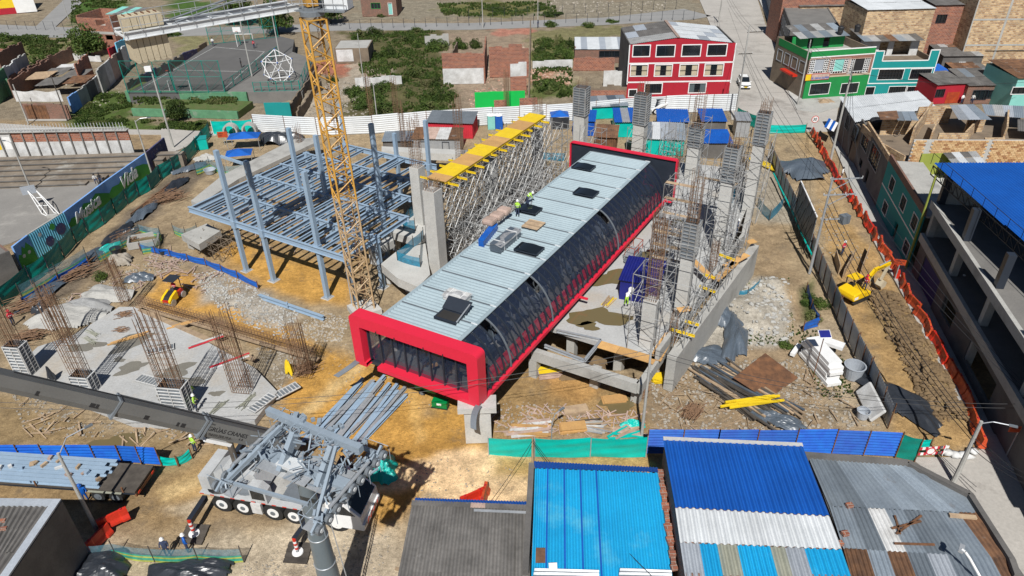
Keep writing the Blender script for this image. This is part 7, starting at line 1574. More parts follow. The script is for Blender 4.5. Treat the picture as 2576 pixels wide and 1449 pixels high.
canopy('blue canopy by the concrete rings, upper one',(620,372),4.6,2.6,1.9,'blue_tarp',.1);canopy('blue canopy beside the steel frame, lower one',(608,416),3.6,2.6,1.9,'blue_tarp',.2);canopy('blue pop-up tent with black skirt before the white fence',(1407,318),2.9,2.6,2.0,'blue_tarp',0,'tarp_black')
# navy container on the slab
t,f=shed('navy blue container with white emblem on the slab beside the hall',(1557,752),(1650,768),4.2,2.2,'navy','navy',3,.06,z0=3,name='site_container',cat='container');c=f.pt(1.1,4.3,.03)
MB().tube(c,c+f.n*.02,.28,16).build('emblem','white',t);text('Alquiler',f.pt(1.6,4.15,.04),f.t,UP,.36,'white',t)
c=P(1592,655,3);fr_=Fr(c,math.atan2(E2.y,E2.x));t=thing('scissor_lift','orange scissor lift on planks beside the hall skirting','lift',c)
fr_.box(MB(),(0,0,.45),(2.2,1.1,.5)).build('chassis','grey_metal',t);fr_.box(MB(),(0,0,.95),(2.2,1.0,.08)).build('platform','galv',t)
for x in (-.8,.8):
    for y in (-.5,.5):fr_.wheel(t,x,y,.22,.15,'grey_metal',side=1 if y>0 else -1,n=12)
mb=MB()
for y in (-.5,.5):
    for z in (1.5,2.0):mb.tube(fr_(-1.1,y,z),fr_(1.1,y,z),.035,5)
    for x in (-1.1,0,1.1):mb.tube(fr_(x,y,1),fr_(x,y,2),.035,5)
for x in (-1.1,1.1):mb.tube(fr_(x,-.5,2),fr_(x,.5,2),.035,5)
mb.build('guard_rail','orange_plastic',t)
AZF=math.atan2((P(437,432)-P(222,589)).y,(P(437,432)-P(222,589)).x)
# ---- stacks, bundles and loose material
def bundle(name,label,cat,c,az,n,L,w,h,mt_,seed=1,z=0.0,spread=1.0,fan=.08,layers=2,pn='plank',kind='bar',r=.05):
    rg=random.Random(seed);fr_=Fr(P(*c,z),az);t=thing(name,label,cat,fr_.o)
    for k in range(n):
        y=(k % math.ceil(n/layers)-n/layers/2)*spread;zz=h*(k//math.ceil(n/layers)+.5);a=rg.uniform(-fan,fan);l=L*rg.uniform(.75,1.1);x=rg.uniform(-.15,.15)*L;d=Vector((math.cos(az+a),math.sin(az+a),rg.uniform(-.01,.03)));o=fr_(x,y+rg.uniform(-.05,.05),zz)
        m_=rg.choice(mt_) if isinstance(mt_,(list,tuple)) else mt_;mb=MB()
        if kind=='bar':mb.bar(o-d*l/2,o+d*l/2,w,h*.85)
        elif kind=='i':mb.ibeam(o-d*l/2+UP*h*.1,o+d*l/2+UP*h*.1,w,h*.95,.03)
        else:mb.tube(o-d*l/2,o+d*l/2,r,6)
        mb.build(pn,m_,t)
    return t
az_p=math.atan2((P(985,965)-P(830,1100)).y,(P(985,965)-P(830,1100)).x)
bundle('steel_beam_pile','fanned pile of blue-grey steel beams on ochre ground near the pylon','beams',(900,1042),az_p+.12,14,8.0,.28,.32,['steel_blue','steel_blue','steel_blue','galv'],3,spread=.34,fan=.1,layers=1,pn='beam',kind='i')
a1,a2=P(652,745,.25),P(814,800,.25);t=thing('steel_girder','long blue-grey girder lying on the gravel below the frame','girder',a1);MB().ibeam(a1,a2,.35,.45).build('profile','steel_blue',t);MB().box(ln(a1,a2,.45)+UP*.05,(.12,.5,.6),.2).build('stiffener','steel_blue',t)
bundle('timber_pile','long dark scaffold timbers heaped beside the rusty plate','timber',(1868,985),math.atan2((P(2000,1070)-P(1740,900)).y,(P(2000,1070)-P(1740,900)).x),44,7.5,.17,.13,['timber_dark','timber_dark','tarp_grey','timber_dark','timber'],4,spread=.27,fan=.16,layers=3)
bundle('beam_bundle','bundle of bright yellow formwork beams on the dark timbers','beams',(1887,1012),.12,9,4.6,.14,.2,'yellow',5,z=.45,spread=.17,fan=.07,layers=2,pn='beam')
bundle('beam_bundle','yellow formwork beams standing stacked behind the grey fence top','beams',(1922,415),2.05,6,4.5,.16,.2,'yellow',6,z=.2,spread=.22,fan=.05,layers=1,pn='beam')
bundle('timber_pile','pinkish board pile at the left end behind the teal fence','timber',(1330,1078),.05,16,3.2,.28,.07,['timber_pink','timber','plywood','white_dirty'],7,spread=.3,fan=.2,layers=3)
bundle('timber_pile','splintered boards and teal scraps in the middle behind the teal fence','timber',(1480,1072),-.05,30,3.0,.14,.05,['timber_pink','timber','white_dirty','teal_tarp','galv','concrete','timber_dark'],8,spread=.16,fan=.3,layers=4)
bundle('timber_pile','loose boards at the right end behind the teal fence','timber',(1570,1085),.1,16,2.6,.18,.05,['timber_pink','timber','white_dirty','teal_tarp'],9,spread=.22,fan=.5,layers=3)
for c,lab,mt_,n in (((1440,1082),'stack of orange plywood sheets behind the teal fence','plywood',6),((1382,945),'stack of pink-edged boards topped by yellow ply in the pit','timber_pink',9),((1665,955),'stack of yellow ply offcuts by the slab corner','yellow',5),((1545,1005),'orange plywood panel leaning in the pit','plywood',2),((1450,1035),'pale boards lying on the pit floor','timber',3)):
    rg=random.Random(c[0]);b=P(*c);t=thing('board_stack',lab,'boards',b)
    for k in range(n):MB().box(b+Vector((rg.uniform(-.1,.1),rg.uniform(-.1,.1),.06+.09*k)),(2.0,.9,.075),.12+rg.uniform(-.05,.05)).build('board','yellow' if (mt_=='timber_pink' and k==n-1) else mt_,t)
bundle('board_stack','timber bearers stacked on the slab by the navy container','timber',(1530,760),1.0,10,1.6,.12,.1,['timber','yellow'],14,z=3,spread=.2,layers=3)
for c,az,lab in (((320,850),.5,'yellow plank pair on the left slab'),((470,810),.5,'yellow plank crossing the rebar trench'),((510,860),.55,'red and white planks crossing the rebar trench'),((585,905),.6,'long red timber on the slab edge')):bundle('plank',lab,'plank',c,az,2,3.4,.2,.07,['plywood'] if 'yellow' in lab else ['hiviz_red','white_dirty'],int(c[0]),z=.6,spread=.3,layers=1)
for c,lab in (((235,838),'green-yellow prop bundle on the left slab, upper'),((228,856),'green-yellow prop bundle on the left slab, lower'),((548,1025),'green bamboo bundle at the right of the left slab'),((620,1010),'bamboo bundle beside the dark formwork frame')):bundle('prop_bundle',lab,'props',c,-.5 if c[0]<300 else 1.2,10,1.8,.05,.05,'olive_sheet',int(c[1]),z=.58,spread=.09,fan=.25,layers=2,pn='prop',kind='tube',r=.03)
for c,az,lab in (((375,958),-.35,'small formwork panel lying on the left slab'),((720,985),.75,'ribbed formwork panel leaning by the slab edge'),((660,1015),1.0,'dark formwork frame with white ribs on the slab edge'),((405,880),.4,'white formwork strip lying on the left slab')):
    fr_=Fr(P(*c,.6 if c[0] != 720 else .3),az);t=thing('shutter_form',lab,'formwork',fr_.o);fr_.box(MB(),(0,0,.05),(2.3,.95,.04)).build('plate','grey_metal',t)
    for k in range(8):fr_.box(MB(),(-1.1+.315*k,0,.11),(.06,.95,.08)).build('rib','white_dirty',t)
    for y in (-.45,.45):fr_.box(MB(),(0,y,.11),(2.3,.06,.09)).build('rail','white_dirty',t)
def tarp(label,c,rx,ry,h,mt_,rot=0,seed=0,z=0.0,name='tarp_heap',cat='tarp'):
    rg=random.Random(seed+int(c[0]));o=P(*c,z);n=30;ph=[rg.uniform(0,6) for _ in range(6)];vs=[];fs=[]
    for j in range(n+1):
        for i in range(n+1):
            u,v=i/n*2-1,j/n*2-1;r=math.hypot(u,v)*(1+.18*math.sin(3*math.atan2(v,u)+ph[0])+.1*math.sin(7*math.atan2(v,u)+ph[1]));k=max(0,1-r*r);x,y=u*rx*1.15,v*ry*1.15
            zz=h*k**.8*(1+.25*math.sin(3*u+ph[2])*math.sin(4*v+ph[3]))+.10*math.sin(8*u+3*v+ph[4])*math.sin(7*v-2*u+ph[5])*k+rg.uniform(-.03,.03)*k;vs.append((o.x+x*math.cos(rot)-y*math.sin(rot),o.y+x*math.sin(rot)+y*math.cos(rot),o.z+.02+zz if r<1.02 else None))
    keep=[i for i,q in enumerate(vs) if q[2] is not None];mp_={q:i for i,q in enumerate(keep)}
    for j in range(n):
        for i in range(n):
            q=(j*(n+1)+i,j*(n+1)+i+1,(j+1)*(n+1)+i+1,(j+1)*(n+1)+i)
            if all(x in mp_ for x in q):fs.append(tuple(mp_[x] for x in q))
    return tag(MB().add([vs[i] for i in keep],fs).build(name,mt_,smooth=False),label,cat)
for a in (('big dark grey tarp mound at the top of the trench',(2018,430),3.2,3.0,1.3,'tarp_grey'),('shiny black tarp crumpled over the fence in the trench',(2262,1010),1.3,3.6,.8,'tarp_black',.5),('grey tarp draped down the bank right of the slab',(1848,850),1.0,3.4,.9,'tarp_grey',-.3),('grey tarp bundle above the long dark timbers',(1815,805),1.6,1.3,1.0,'tarp_grey'),('crumpled grey tarp at the foot of the bank',(1770,895),2.0,1.2,.5,'tarp_grey'),('black tarp heap behind the steel frame',(706,355),3.2,1.8,1.6,'tarp_black'),('black tarp heap at the bottom left beside the shed',(245,1440),2.0,1.3,1.0,'tarp_black'),('black tarp heap at the bottom edge, left of the pylon',(480,1446),2.4,1.0,.9,'tarp_black'),('grey tarp over rock at the left of the slab',(215,775),2.6,1.6,.8,'asbestos_pale'),('black plastic bag on the left slab rim',(108,790),.7,.7,1.3,'tarp_black'),('teal tarp bundle behind the pylon head',(965,1190),1.1,1.2,1.2,'teal_tarp'),('grey tarp along the left fence, lower end',(120,735),3.6,.8,.6,'tarp_grey',AZF),('grey tarp along the left fence, middle',(215,660),3.2,.9,.7,'tarp_grey',AZF),('black sheet by the poles on the left fence',(300,590),2.6,.7,.6,'tarp_black',AZF),('grey sheet at the upper poles of the left fence',(365,535),2.8,.8,.6,'tarp_grey',AZF),('black sheet near the top of the left fence',(440,470),2.6,.8,.7,'tarp_black',AZF),('pale rock mound behind the left slab',(170,800),3.6,2.0,.9,'concrete'),('grey rock mound beside the flared track',(265,745),2.6,1.6,.7,'concrete'),('teal tarp scrap by the rusty rebar heap',(290,625),2.0,.5,.7,'teal_tarp',.8),('black tarp over the dump at the left fence',(330,590),1.4,.8,.7,'tarp_black',.8),('grey tarp on the upper left fence dump',(480,425),2.4,.8,.6,'tarp_grey',.8),('grey canvas bundle beside the blue sheet barrier',(352,700),1.5,.9,.5,'tarp_grey'),('pale stacked sacks under the left netting',(305,660),1.2,.8,1.0,'stone'),('grey tarp end by the yellow beams',(1960,1060),2.0,.8,.5,'tarp_grey',-.6),('pale cement bags by the far left fence corner',(520,400),1.6,.9,.6,'concrete'),('teal tarp scrap behind the teal fence',(1590,1068),.9,.4,.3,'teal_tarp'),('brown dirt heap on the pit floor',(1450,925),2.4,1.6,.8,'mud'),('small sand heap in front of the green house',(2075,258),1.3,1.0,.6,'timber')):tarp(*a)
a=[P(*q,z) for q,z in (((1925,888),1.0),((2008,950),.2),((1930,1005),.1),((1845,950),.9))];tag(MB().slab(a,.05).build('rusty_plate','rust'),'large rusty steel plate on the debris slope','plate')
# rust heaps and rebar dumps
rg=random.Random(12)
for k,(c,sx,lab,az) in enumerate((((70,770),3.2,'lowest by the frame edge',.75),((190,690),3.6,'below the painted radio panel',.75),((330,600),2.8,'below the word Vida',.75),((420,500),3.4,'near the mural top end',.75),((75,850),2.0,'at the left rim of the slab',.3),((320,800),1.2,'coiled at the slab top edge',.3),((310,840),.9,'coiled on the left slab',.2),((1600,985),1.6,'by the pole at the slab corner',.4),((1770,500),2.0,'stacked behind the rear columns',.1),((1740,1040),1.6,'under the yellow beams',.8),((770,930),1.4,'at the flared cage',.7))):
    b=P(*c,.1);mb=MB();n=110
    for _ in range(n):
        a=az+rg.gauss(0,.25);d=Vector((math.cos(a),math.sin(a),rg.uniform(-.05,.12)));o=b+Vector((rg.gauss(0,sx*.3),rg.gauss(0,sx*.25),rg.uniform(0,.6)));l=sx*rg.uniform(.3,.8);mb.tube(o-d*l/2,o+d*l/2,.034,3,cap=False)
    t=thing('rebar_heap','rusty heap of reinforcing bars '+lab,'rebar',b);mb.build('bars','rebar',t,kind='stuff')
# foam blocks, tubs, boxes, barriers
fr_=Fr(P(2060,930),1.75)
for k in range(6):tag(MB().box(fr_(.1*(k % 2),0,.22+.36*k),(4.6-.5*(k % 3),1.3-.1*(k % 2),.33),ax=fr_.ax()).build('foam_block','white'),['bottom','second from the bottom','third from the bottom','third from the top','second from the top','topmost'][k]+' white foam block of the stack by the right fence','foam block','foam blocks in the stack')
tag(MB().box(P(2090,862,1.6),(2.2,.9,.3),2.5).build('foam_block','white'),'white foam block leaning off the right of the stack','foam block');tag(MB().box(P(2002,880,.4),(1.8,.4,.3),.9).build('foam_block','white'),'narrow white foam strip left of the stack','foam block')
a,b_=P(2172,965),P(2215,1050);d=(b_-a);n_=Vector((d.y,-d.x,0)).normalized();d.normalize();vv=(UP*.8+Vector((-d.y,d.x,0))*.6);o=MB().box(P(2190,1010,.75),(3.6,1.5,.3),ax=(d,vv,d.cross(vv))).build('white_slab','white_dirty');tag(o,'large white slab leaning on the grey fence','slab');bv=o.modifiers.new('b','BEVEL');bv.width=.1
for c,r,h,lab in (((2143,948),.85,1.25,'large pale plastic tub beside the foam stack'),((2168,1050),.5,.7,'small pale tub near the leaning white slab'),((530,436),.8,.6,'round white basin behind the steel frame corner'),((412,640),.4,.5,'dark umbrella-like drum by the blue sheet barrier'),((295,640),.6,.8,'dark barrel by the concrete basin')):
    b=P(*c);t=thing('plastic_tub',lab,'tub',b);m_='skylight_sheet' if 'pale' in lab or 'white' in lab else 'tarp_black';MB().lathe(b,[(.05,.03),(r*.8,.03),(r,h),(r*1.06,h),(r*1.06,h+.05),(r*.94,h+.05),(r*.76,.1),(.05,.1)],20).build('shell',m_,t,smooth=False)
b=P(1802,445);t=thing('bulk_bag','big round white bulk bag behind the rear columns','bag',b);MB().lathe(b,[(.1,0),(1.1,.05),(1.25,.5),(1.1,1.0),(.9,1.1),(.8,.9),(.1,.85)],18).build('fabric','white',t)
for c,lab in (((585,345),'left'),((632,343),'right')):
    b=P(*c);t=thing('concrete_ring','large concrete pipe ring by the teal fence, '+lab+' one','pipe',b);mb=MB();n=20
    vs=[b+Vector((r*math.cos(2*math.pi*i/n),y,1.1+r*math.sin(2*math.pi*i/n))) for r,y in ((1.15,-.5),(1.15,.5),(.9,.5),(.9,-.5)) for i in range(n)];mb.add(vs,[(k*n+i,k*n+(i+1) % n,((k+1) % 4)*n+(i+1) % n,((k+1) % 4)*n+i) for k in range(4) for i in range(n)]);mb.build('shell','concrete',t)
b=P(512,372);t=thing('teal_box','teal plastic storage box behind the left fence','box',b);MB().box(b+UP*.8,(1.5,1.6,1.6),.3).build('body','teal_tarp',t);MB().box(b+UP*1.64,(1.6,1.7,.1),.3).build('lid','teal_wall',t)
fr_=Fr(P(365,612),.35);t=thing('concrete_basin','rectangular concrete basin of murky water by the green net','basin',fr_.o)
for x,y,sx,sy in ((0,-1,3.4,.2),(0,1,3.4,.2),(-1.6,0,.2,1.8),(1.6,0,.2,1.8)):fr_.box(MB(),(x,y,.4),(sx,sy,.8)).build('rim','concrete',t)
fr_.box(MB(),(0,0,.25),(3.1,1.8,.1)).build('water','water',t)
fr_=Fr(P(1080,985),-.4);t=thing('green_compressor','green wheeled compressor in the shade under the hall','compressor',fr_.o);o=fr_.box(MB(),(0,0,.85),(2.2,1.2,1.0)).build('body','machine_green',t);bv=o.modifiers.new('b','BEVEL');bv.width=.18;bv.segments=3
for y in (-.65,.65):fr_.wheel(t,-.3,y,.3,.2,'grey_metal',side=1 if y>0 else -1,n=12)
fr_.box(MB(),(1.5,0,.5),(1.0,.1,.1)).build('tow_bar','black',t)
fr_=Fr(P(1108,1022),-.25);t=thing('green_generator','small green generator box on the ochre ground by the pier','generator',fr_.o);fr_.box(MB(),(0,0,.35),(1.3,.6,.6)).build('body','machine_green',t);fr_.box(MB(),(0,-.31,.45),(.4,.02,.2)).build('panel','white',t);fr_.box(MB(),(0,0,.03),(1.4,.7,.06)).build('skid','black',t)
# water-filled barriers
def barrier_mesh(mt_):
    mb=MB();pr=[(-.3,0),(-.3,.18),(-.16,.45),(-.11,.95),(.11,.95),(.16,.45),(.3,.18),(.3,0)];n=len(pr);xs=[-.95,-.5,-.42,.42,.5,.95];sc=[1,1,.72,.72,1,1]
    vs=[(x,y*s,z) for x,s in zip(xs,sc) for y,z in pr];fs=[(k*n+i,(k+1)*n+i,(k+1)*n+(i+1) % n,k*n+(i+1) % n) for k in range(5) for i in range(n)]+[tuple(range(n)),tuple(range(6*n-1,5*n-1,-1))]
    me=bpy.data.meshes.new('barrier');me.from_pydata(vs,[],[tuple(reversed(f)) for f in fs]);me.materials.append(MT[mt_]);return me
bms=[barrier_mesh('orange_plastic'),barrier_mesh('red_plastic')];bcm={}
for k,m_ in enumerate(('orange_plastic','red_plastic')):
    mb=MB();mb.tube((-.6,0,.95),(-.6,0,1.02),.07,8);mb.tube((.6,0,.95),(.6,0,1.02),.07,8);me=bpy.data.meshes.new('filler_cap');me.from_pydata(mb.v,[],mb.f);me.materials.append(MT['red_wall']);bcm[k]=me
def barrier(p,az,k,label,grp=None,tip=0.0):
    t=thing('water_barrier',label,'barrier',p,grp);t.rotation_euler=(tip,0,az)
    for nm,me in (('shell',bms[k]),('filler_cap',bcm[k])):o=bpy.data.objects.new(nm,me);C.objects.link(o);o.parent=t
bl=G((2045,342),(2082,412),(2112,466),(2152,524),(2178,564),(2208,612),(2243,674),(2293,772),(2353,872),(2403,962),(2433,1022),(2464,1114));rg=random.Random(9);seg=0;carry=0.0;npos=0
for a,b_ in zip(bl[:-1],bl[1:]):
    d=b_-a;L_=d.length;x=carry
    while x<L_:
        barrier(a+d*(x/L_)+Vector((rg.uniform(-.1,.1),0,.1)),math.atan2(d.y,d.x)+rg.uniform(-.2,.2),0 if rg.random()<.6 else 1,nth(npos+1)+' orange-red water barrier from the speed sign end of the street row','barriers along the trench street');x+=2.04;npos+=1
    carry=x-L_
barrier(P(290,1316,.35),.65,1,'red water barrier standing askew beside the trailer wheels');barrier(P(252,1365),1.25,1,'red water barrier at the foot of the lower left lamp pole');barrier(P(1190,1262,.2),.5,1,'red barrier peeping over the grey roof ridge, left');barrier(P(1218,1260,.2),1.4,0,'orange barrier peeping over the grey roof ridge, right')
# striped road barrier, cone, sacks
a,b_=P(2289,1152),P(2378,1146);d=(b_-a).normalized();n_=Vector((d.y,-d.x,0));L_=(b_-a).length;t=thing('striped_barrier','red and white striped road barrier with round badge at the lower right','barrier',a)
for z in (.35,.9):
    for k in range(12):MB().box(a+d*(L_*(k+.5)/12)+UP*z,(L_/12,.05,.24),ax=(d,n_,UP)).build('rail_stripe','white' if k % 2 else 'hiviz_red',t)
for s in (.1,.9):MB().bar(a+d*L_*s,a+d*L_*s+UP*1.1,.07).build('leg','white',t)
o=MB().tube(a+d*L_*.5+UP*.65+n_*.04,a+d*L_*.5+UP*.65+n_*.07,.36,16).build('badge','hiviz_red',t);MB().tube(a+d*L_*.5+UP*.65+n_*.07,a+d*L_*.5+UP*.65+n_*.085,.27,16).build('badge_face','white',o)
c=K(6.2,.6,1.72);t=thing('traffic_cone','orange and white traffic cone standing on the crane truck deck','cone',c);MB().box(c+UP*.02,(.4,.4,.04)).build('base','orange_plastic',t)
for k in range(4):MB().tube(c+UP*(.04+.19*k),c+UP*(.04+.19*(k+1)),.17-.037*k,12,.17-.037*(k+1)).build('band','white' if k % 2 else 'orange_plastic',t)
for k,c in enumerate(((2383,1138),(2402,1144),(2420,1143),(2436,1148),(2448,1136))):tag(MB().rock(P(*c,.25),.42,random.Random(k),.7).build('rubble_sack','white_dirty',smooth=True),ORD[k]+' white sack from the striped barrier in the row at the lower right','sack','sacks by the striped barrier')
# things on the hall roof
c=P(1342,568,RZ+.12);t=thing('plank_pallet','pale plank pallet on the hall roof beside the workers','pallet',c)
for k in range(7):MB().box(c+E2*(-.75+.25*k)+UP*.14,(1.7,.21,.05),ax=(E1,E2,UP)).build('plank','timber',t)
for s in (-.7,0,.7):MB().box(c+E1*s+UP*.05,(.12,1.7,.1),ax=(E1,E2,UP)).build('bearer','timber_dark',t)
sheer('wrap',(.55,.55,.56),.55,.15)
for c,w,h,lab,m_ in (((1272,612),3.6,.75,'long grey plastic-wrapped bundle strapped on the hall roof','tarp_grey'),((1150,752),2.0,.5,'clear plastic-wrapped bundle on the hall roof by the open hatch','white_dirty')):
    q=P(*c,RZ+.1);t=thing('wrapped_bundle',lab,'bundle',q);X_a=E2 if w>3 else E1;Y_a=Vector((-X_a.y,X_a.x,0));o=MB().box(q+UP*h/2,(w,1.1,h),ax=(X_a,Y_a,UP)).build('load',m_,t);o2=MB().sheet(lambda u,v:q+X_a*((u-.5)*(w+.2))+Y_a*((v-.5)*1.4)+UP*(h+.05+.12*math.sin(9*u)*math.sin(7*v)-.35*abs(v-.5)),14,8).build('wrap','wrap',t)
    for s in (-.3,.3):MB().box(q+X_a*(w*s)+UP*(h/2+.02),(.06,1.14,h+.06),ax=(X_a,Y_a,UP)).build('strap','white',t)
q=P(1232,575,RZ-2);t=thing('pink_tank','pink moulded tank lying beyond the hall roof edge','tank',q)
for k in range(3):o=MB().box(P(1232+k*18,556-k*13,9.3),(1.2,1.1,.6),ax=(E1,E2,UP)).build('moulding','timber_pink',t);bv=o.modifiers.new('b','BEVEL');bv.width=.2;bv.segments=2
t=thing('blue_skip','bright blue skip container left of the hall roof','skip',P(1225,640));MB().prism([(p.x,p.y) for p in (P(1203,602,9),P(1240,556,9),P(1252,563,9),P(1216,607,9))],4.5,9.0).build('body','blue_tarp',t)

# solar lamp, pipe, hoarding frame, trench boards, bucket
b=P(2045,950);zz=zat(b,842);t=thing('solar_lamp','solar lamp on a thin pole beside the foam stack','lamp',b);MB().tube(b,Vector((b.x,b.y,zz)),.045,6).build('pole','rust',t);MB().slab([Vector((b.x+x,b.y+y,zz+.1+y*.5)) for x,y in ((-.45,-.3),(.45,-.3),(.45,.3),(-.45,.3))],.04).build('solar_panel','navy',t);MB().slab([Vector((b.x+x,b.y+y,zz+.07+y*.5)) for x,y in ((-.5,-.35),(.5,-.35),(.5,.35),(-.5,.35))],.03).build('frame','white',t)
t=thing('drain_pipe','long bright teal plastic pipe along the foot of the grey fence','pipe',P(1948,440));MB().path([P(*q,.9) for q in ((1946,436),(1972,490),(1992,528),(2018,592),(2042,640))],.1,7).build('pipe','teal_tarp',t)
f=Facade(P(1995,545),P(2032,640));t=thing('hoarding_frame','leaning billboard seen edge on with black lattice behind it','billboard',f.a);wall(t,f,0,f.len,.3,4.6,'grey_metal',th=.06,off=.0,nm='board');wall(t,f,-.1,0,.2,4.7,'white',th=.14,off=.04,nm='edge');wall(t,f,0,f.len,4.6,4.72,'white',th=.14,off=.04,nm='edge');mb=MB()
for k in range(6):u=f.len*k/5;mb.bar(f.pt(u,0,.5),f.pt(u,4.5,.06),.07);mb.bar(f.pt(u,.1,.5),f.pt(min(f.len,u+1.2),3.5,.1),.05)
mb.build('lattice','black',t)
for k,(a,b_,z) in enumerate((((2120,700),(2148,648),0),((2165,690),(2185,635),0),((2110,690),(2100,650),0))):
    f=Facade(P(*a),P(*b_));t=thing('trench_board',['left','right','rear'][k]+' timber shoring board of the open trench by the excavator','board',f.a);wall(t,f,0,f.len,0,1.1,'timber',th=.08)
b=P(1100,1372);t=thing('digger_bucket','loose grey digger bucket with teeth left of the grey roof','bucket',b);fr_=Fr(b,.9);fr_.prof(MB(),[(-.6,0),(-.5,.5),(.1,.55),(.7,.05)],-.35,.35).build('shell','concrete',t)
for k in range(4):fr_.box(MB(),(.85,-.28+.19*k,.06),(.35,.06,.08)).build('tooth','galv',t)
bundle('timber_pile','weathered planks lying left of the grey corrugated roof','timber',(1085,1420),-.25,5,3.6,.22,.08,['timber','concrete'],31,spread=.5,fan=.08,layers=1)
bundle('timber_pile','long dark poles along the left fence, lower end','timber',(175,690),AZF,12,8,.12,.12,['timber_dark','rust'],32,z=.1,spread=.2,fan=.07,layers=2)
bundle('timber_pile','long dark poles along the left fence, upper end','timber',(400,492),AZF,12,9,.12,.12,['timber_dark','rust'],33,z=.1,spread=.2,fan=.06,layers=2)
for c,lab in (((1955,1045),'by the yellow beams'),((935,820),'in the mud below the crane foot'),((590,735),'on the gravel beside the girder')):
    fr_=Fr(P(*c,.15),.5);t=thing('pallet','weathered timber pallet '+lab,'pallet',fr_.o)
    for k in range(6):fr_.box(MB(),(-.5+.2*k,0,.1),(.14,1.0,.04)).build('slat','timber',t)
    for y in (-.42,0,.42):fr_.box(MB(),(0,y,.04),(1.2,.1,.09)).build('bearer','timber',t)
scaffold('timber and tube props under the left corner of the steel frame',P(500,640),FE,3,1.3,FG,2,1.4,.1,2.2,lift=1.1,diag=.8,mt='plaster_brown',seed=41,group=None)
# ================================================================ vegetation, rubble, people
m,nt,N,L,b=_nt('leaf');p=pos(nt);oi=N.new('ShaderNodeObjectInfo');c=mix(nt,noise(nt,1.3,p,4,.6,.3,.7),(.022,.052,.011,1),(.095,.135,.028,1));c=mix(nt,noise(nt,.35,p,3,.5,.55,.7),c,(.15,.15,.06,1));h=N.new('ShaderNodeHueSaturation');r=N.new('ShaderNodeMapRange');r.inputs[3].default_value=.6;r.inputs[4].default_value=1.25;L.new(oi.outputs['Random'],r.inputs[0]);L.new(r.outputs[0],h.inputs['Value']);L.new(c,h.inputs['Color']);L.new(h.outputs[0],b.inputs['Base Color']);b.inputs['Roughness'].default_value=.7;b.inputs['Specular IOR Level'].default_value=.2
def leaf_mesh(n,seed,clumps,size,flat=1.0,stalk=0.0):
    rg=np.random.default_rng(seed);cc=rg.normal(0,1,(clumps,3));cc /= np.linalg.norm(cc,axis=1)[:,None];cc *= rg.uniform(.25,.85,(clumps,1));cc[:,2]=np.abs(cc[:,2])*flat
    ci=rg.integers(0,clumps,n);d=rg.normal(0,1,(n,3));d /= np.linalg.norm(d,axis=1)[:,None];rad=rg.uniform(.18,.38,clumps)[ci]*rg.uniform(.55,1,n)**.5
    ctr=cc[ci]+d*rad[:,None];ctr[:,2]=np.maximum(ctr[:,2],.02);a=rg.normal(0,1,(n,3));a /= np.linalg.norm(a,axis=1)[:,None];b2=np.cross(a,d+rg.normal(0,.5,(n,3)));b2 /= np.linalg.norm(b2,axis=1)[:,None]+1e-6;s=size*rg.uniform(.5,1.3,n)[:,None]
    v=np.stack([ctr-a*s,ctr+b2*s*.5,ctr+a*s,ctr-b2*s*.5],1).reshape(-1,3);me=bpy.data.meshes.new('foliage');me.from_pydata(v.tolist(),[],[(4*i,4*i+1,4*i+2,4*i+3) for i in range(n)]);me.materials.append(MT['leaf']);return me
LM=[leaf_mesh(2600,s,26,.075) for s in range(4)];SM=[]
for s in range(2):
    mb=MB();rg=random.Random(s)
    for k in range(7):a=rg.uniform(0,6.28);mb.tube((0,0,0),(.5*math.cos(a),.5*math.sin(a),rg.uniform(.4,.8)),.03,4,.008)
    me=bpy.data.meshes.new('stems');me.from_pydata(mb.v,[],mb.f);me.materials.append(MT['timber_dark']);SM.append(me)
def bush(c,r,h,label,grp=None,z=0.0,name='shrub',cat='shrub',seed=0):
    o=P(*c,z);t=thing(name,label,cat,o,grp);t.scale=(r,r,h);t.rotation_euler=(0,0,seed*1.7)
    for nm,me in (('foliage',LM[seed % 4]),('stems',SM[seed % 2])):q=bpy.data.objects.new(nm,me);C.objects.link(q);q.parent=t
rg=random.Random(21);LOT=[[(880,85),(1105,78),(1128,130),(1105,200),(1150,290),(930,300),(900,230),(1000,180),(900,150)],[(1340,105),(1440,108),(1440,150),(1340,150)],[(1340,215),(1440,205),(1440,240),(1350,250)]];n=0
while n<58:
    k=rg.choices((0,1,2),(8,2,2))[0];xs=[q[0] for q in LOT[k]];ys=[q[1] for q in LOT[k]];x,y=rg.uniform(min(xs),max(xs)),rg.uniform(min(ys),max(ys))
    if not inpoly(np.array([x]),np.array([y]),LOT[k])[0]:continue
    bush((x,y),rg.uniform(1.1,2.6),rg.uniform(1.0,2.4),['leafy green shrub in the large overgrown lot','weedy shrub in the lot left of the crimson building','weedy shrub just behind the white fence lot'][k],['shrubs in the large overgrown lot','shrubs beside the low shed','shrubs behind the white fence'][k],seed=n);n+=1
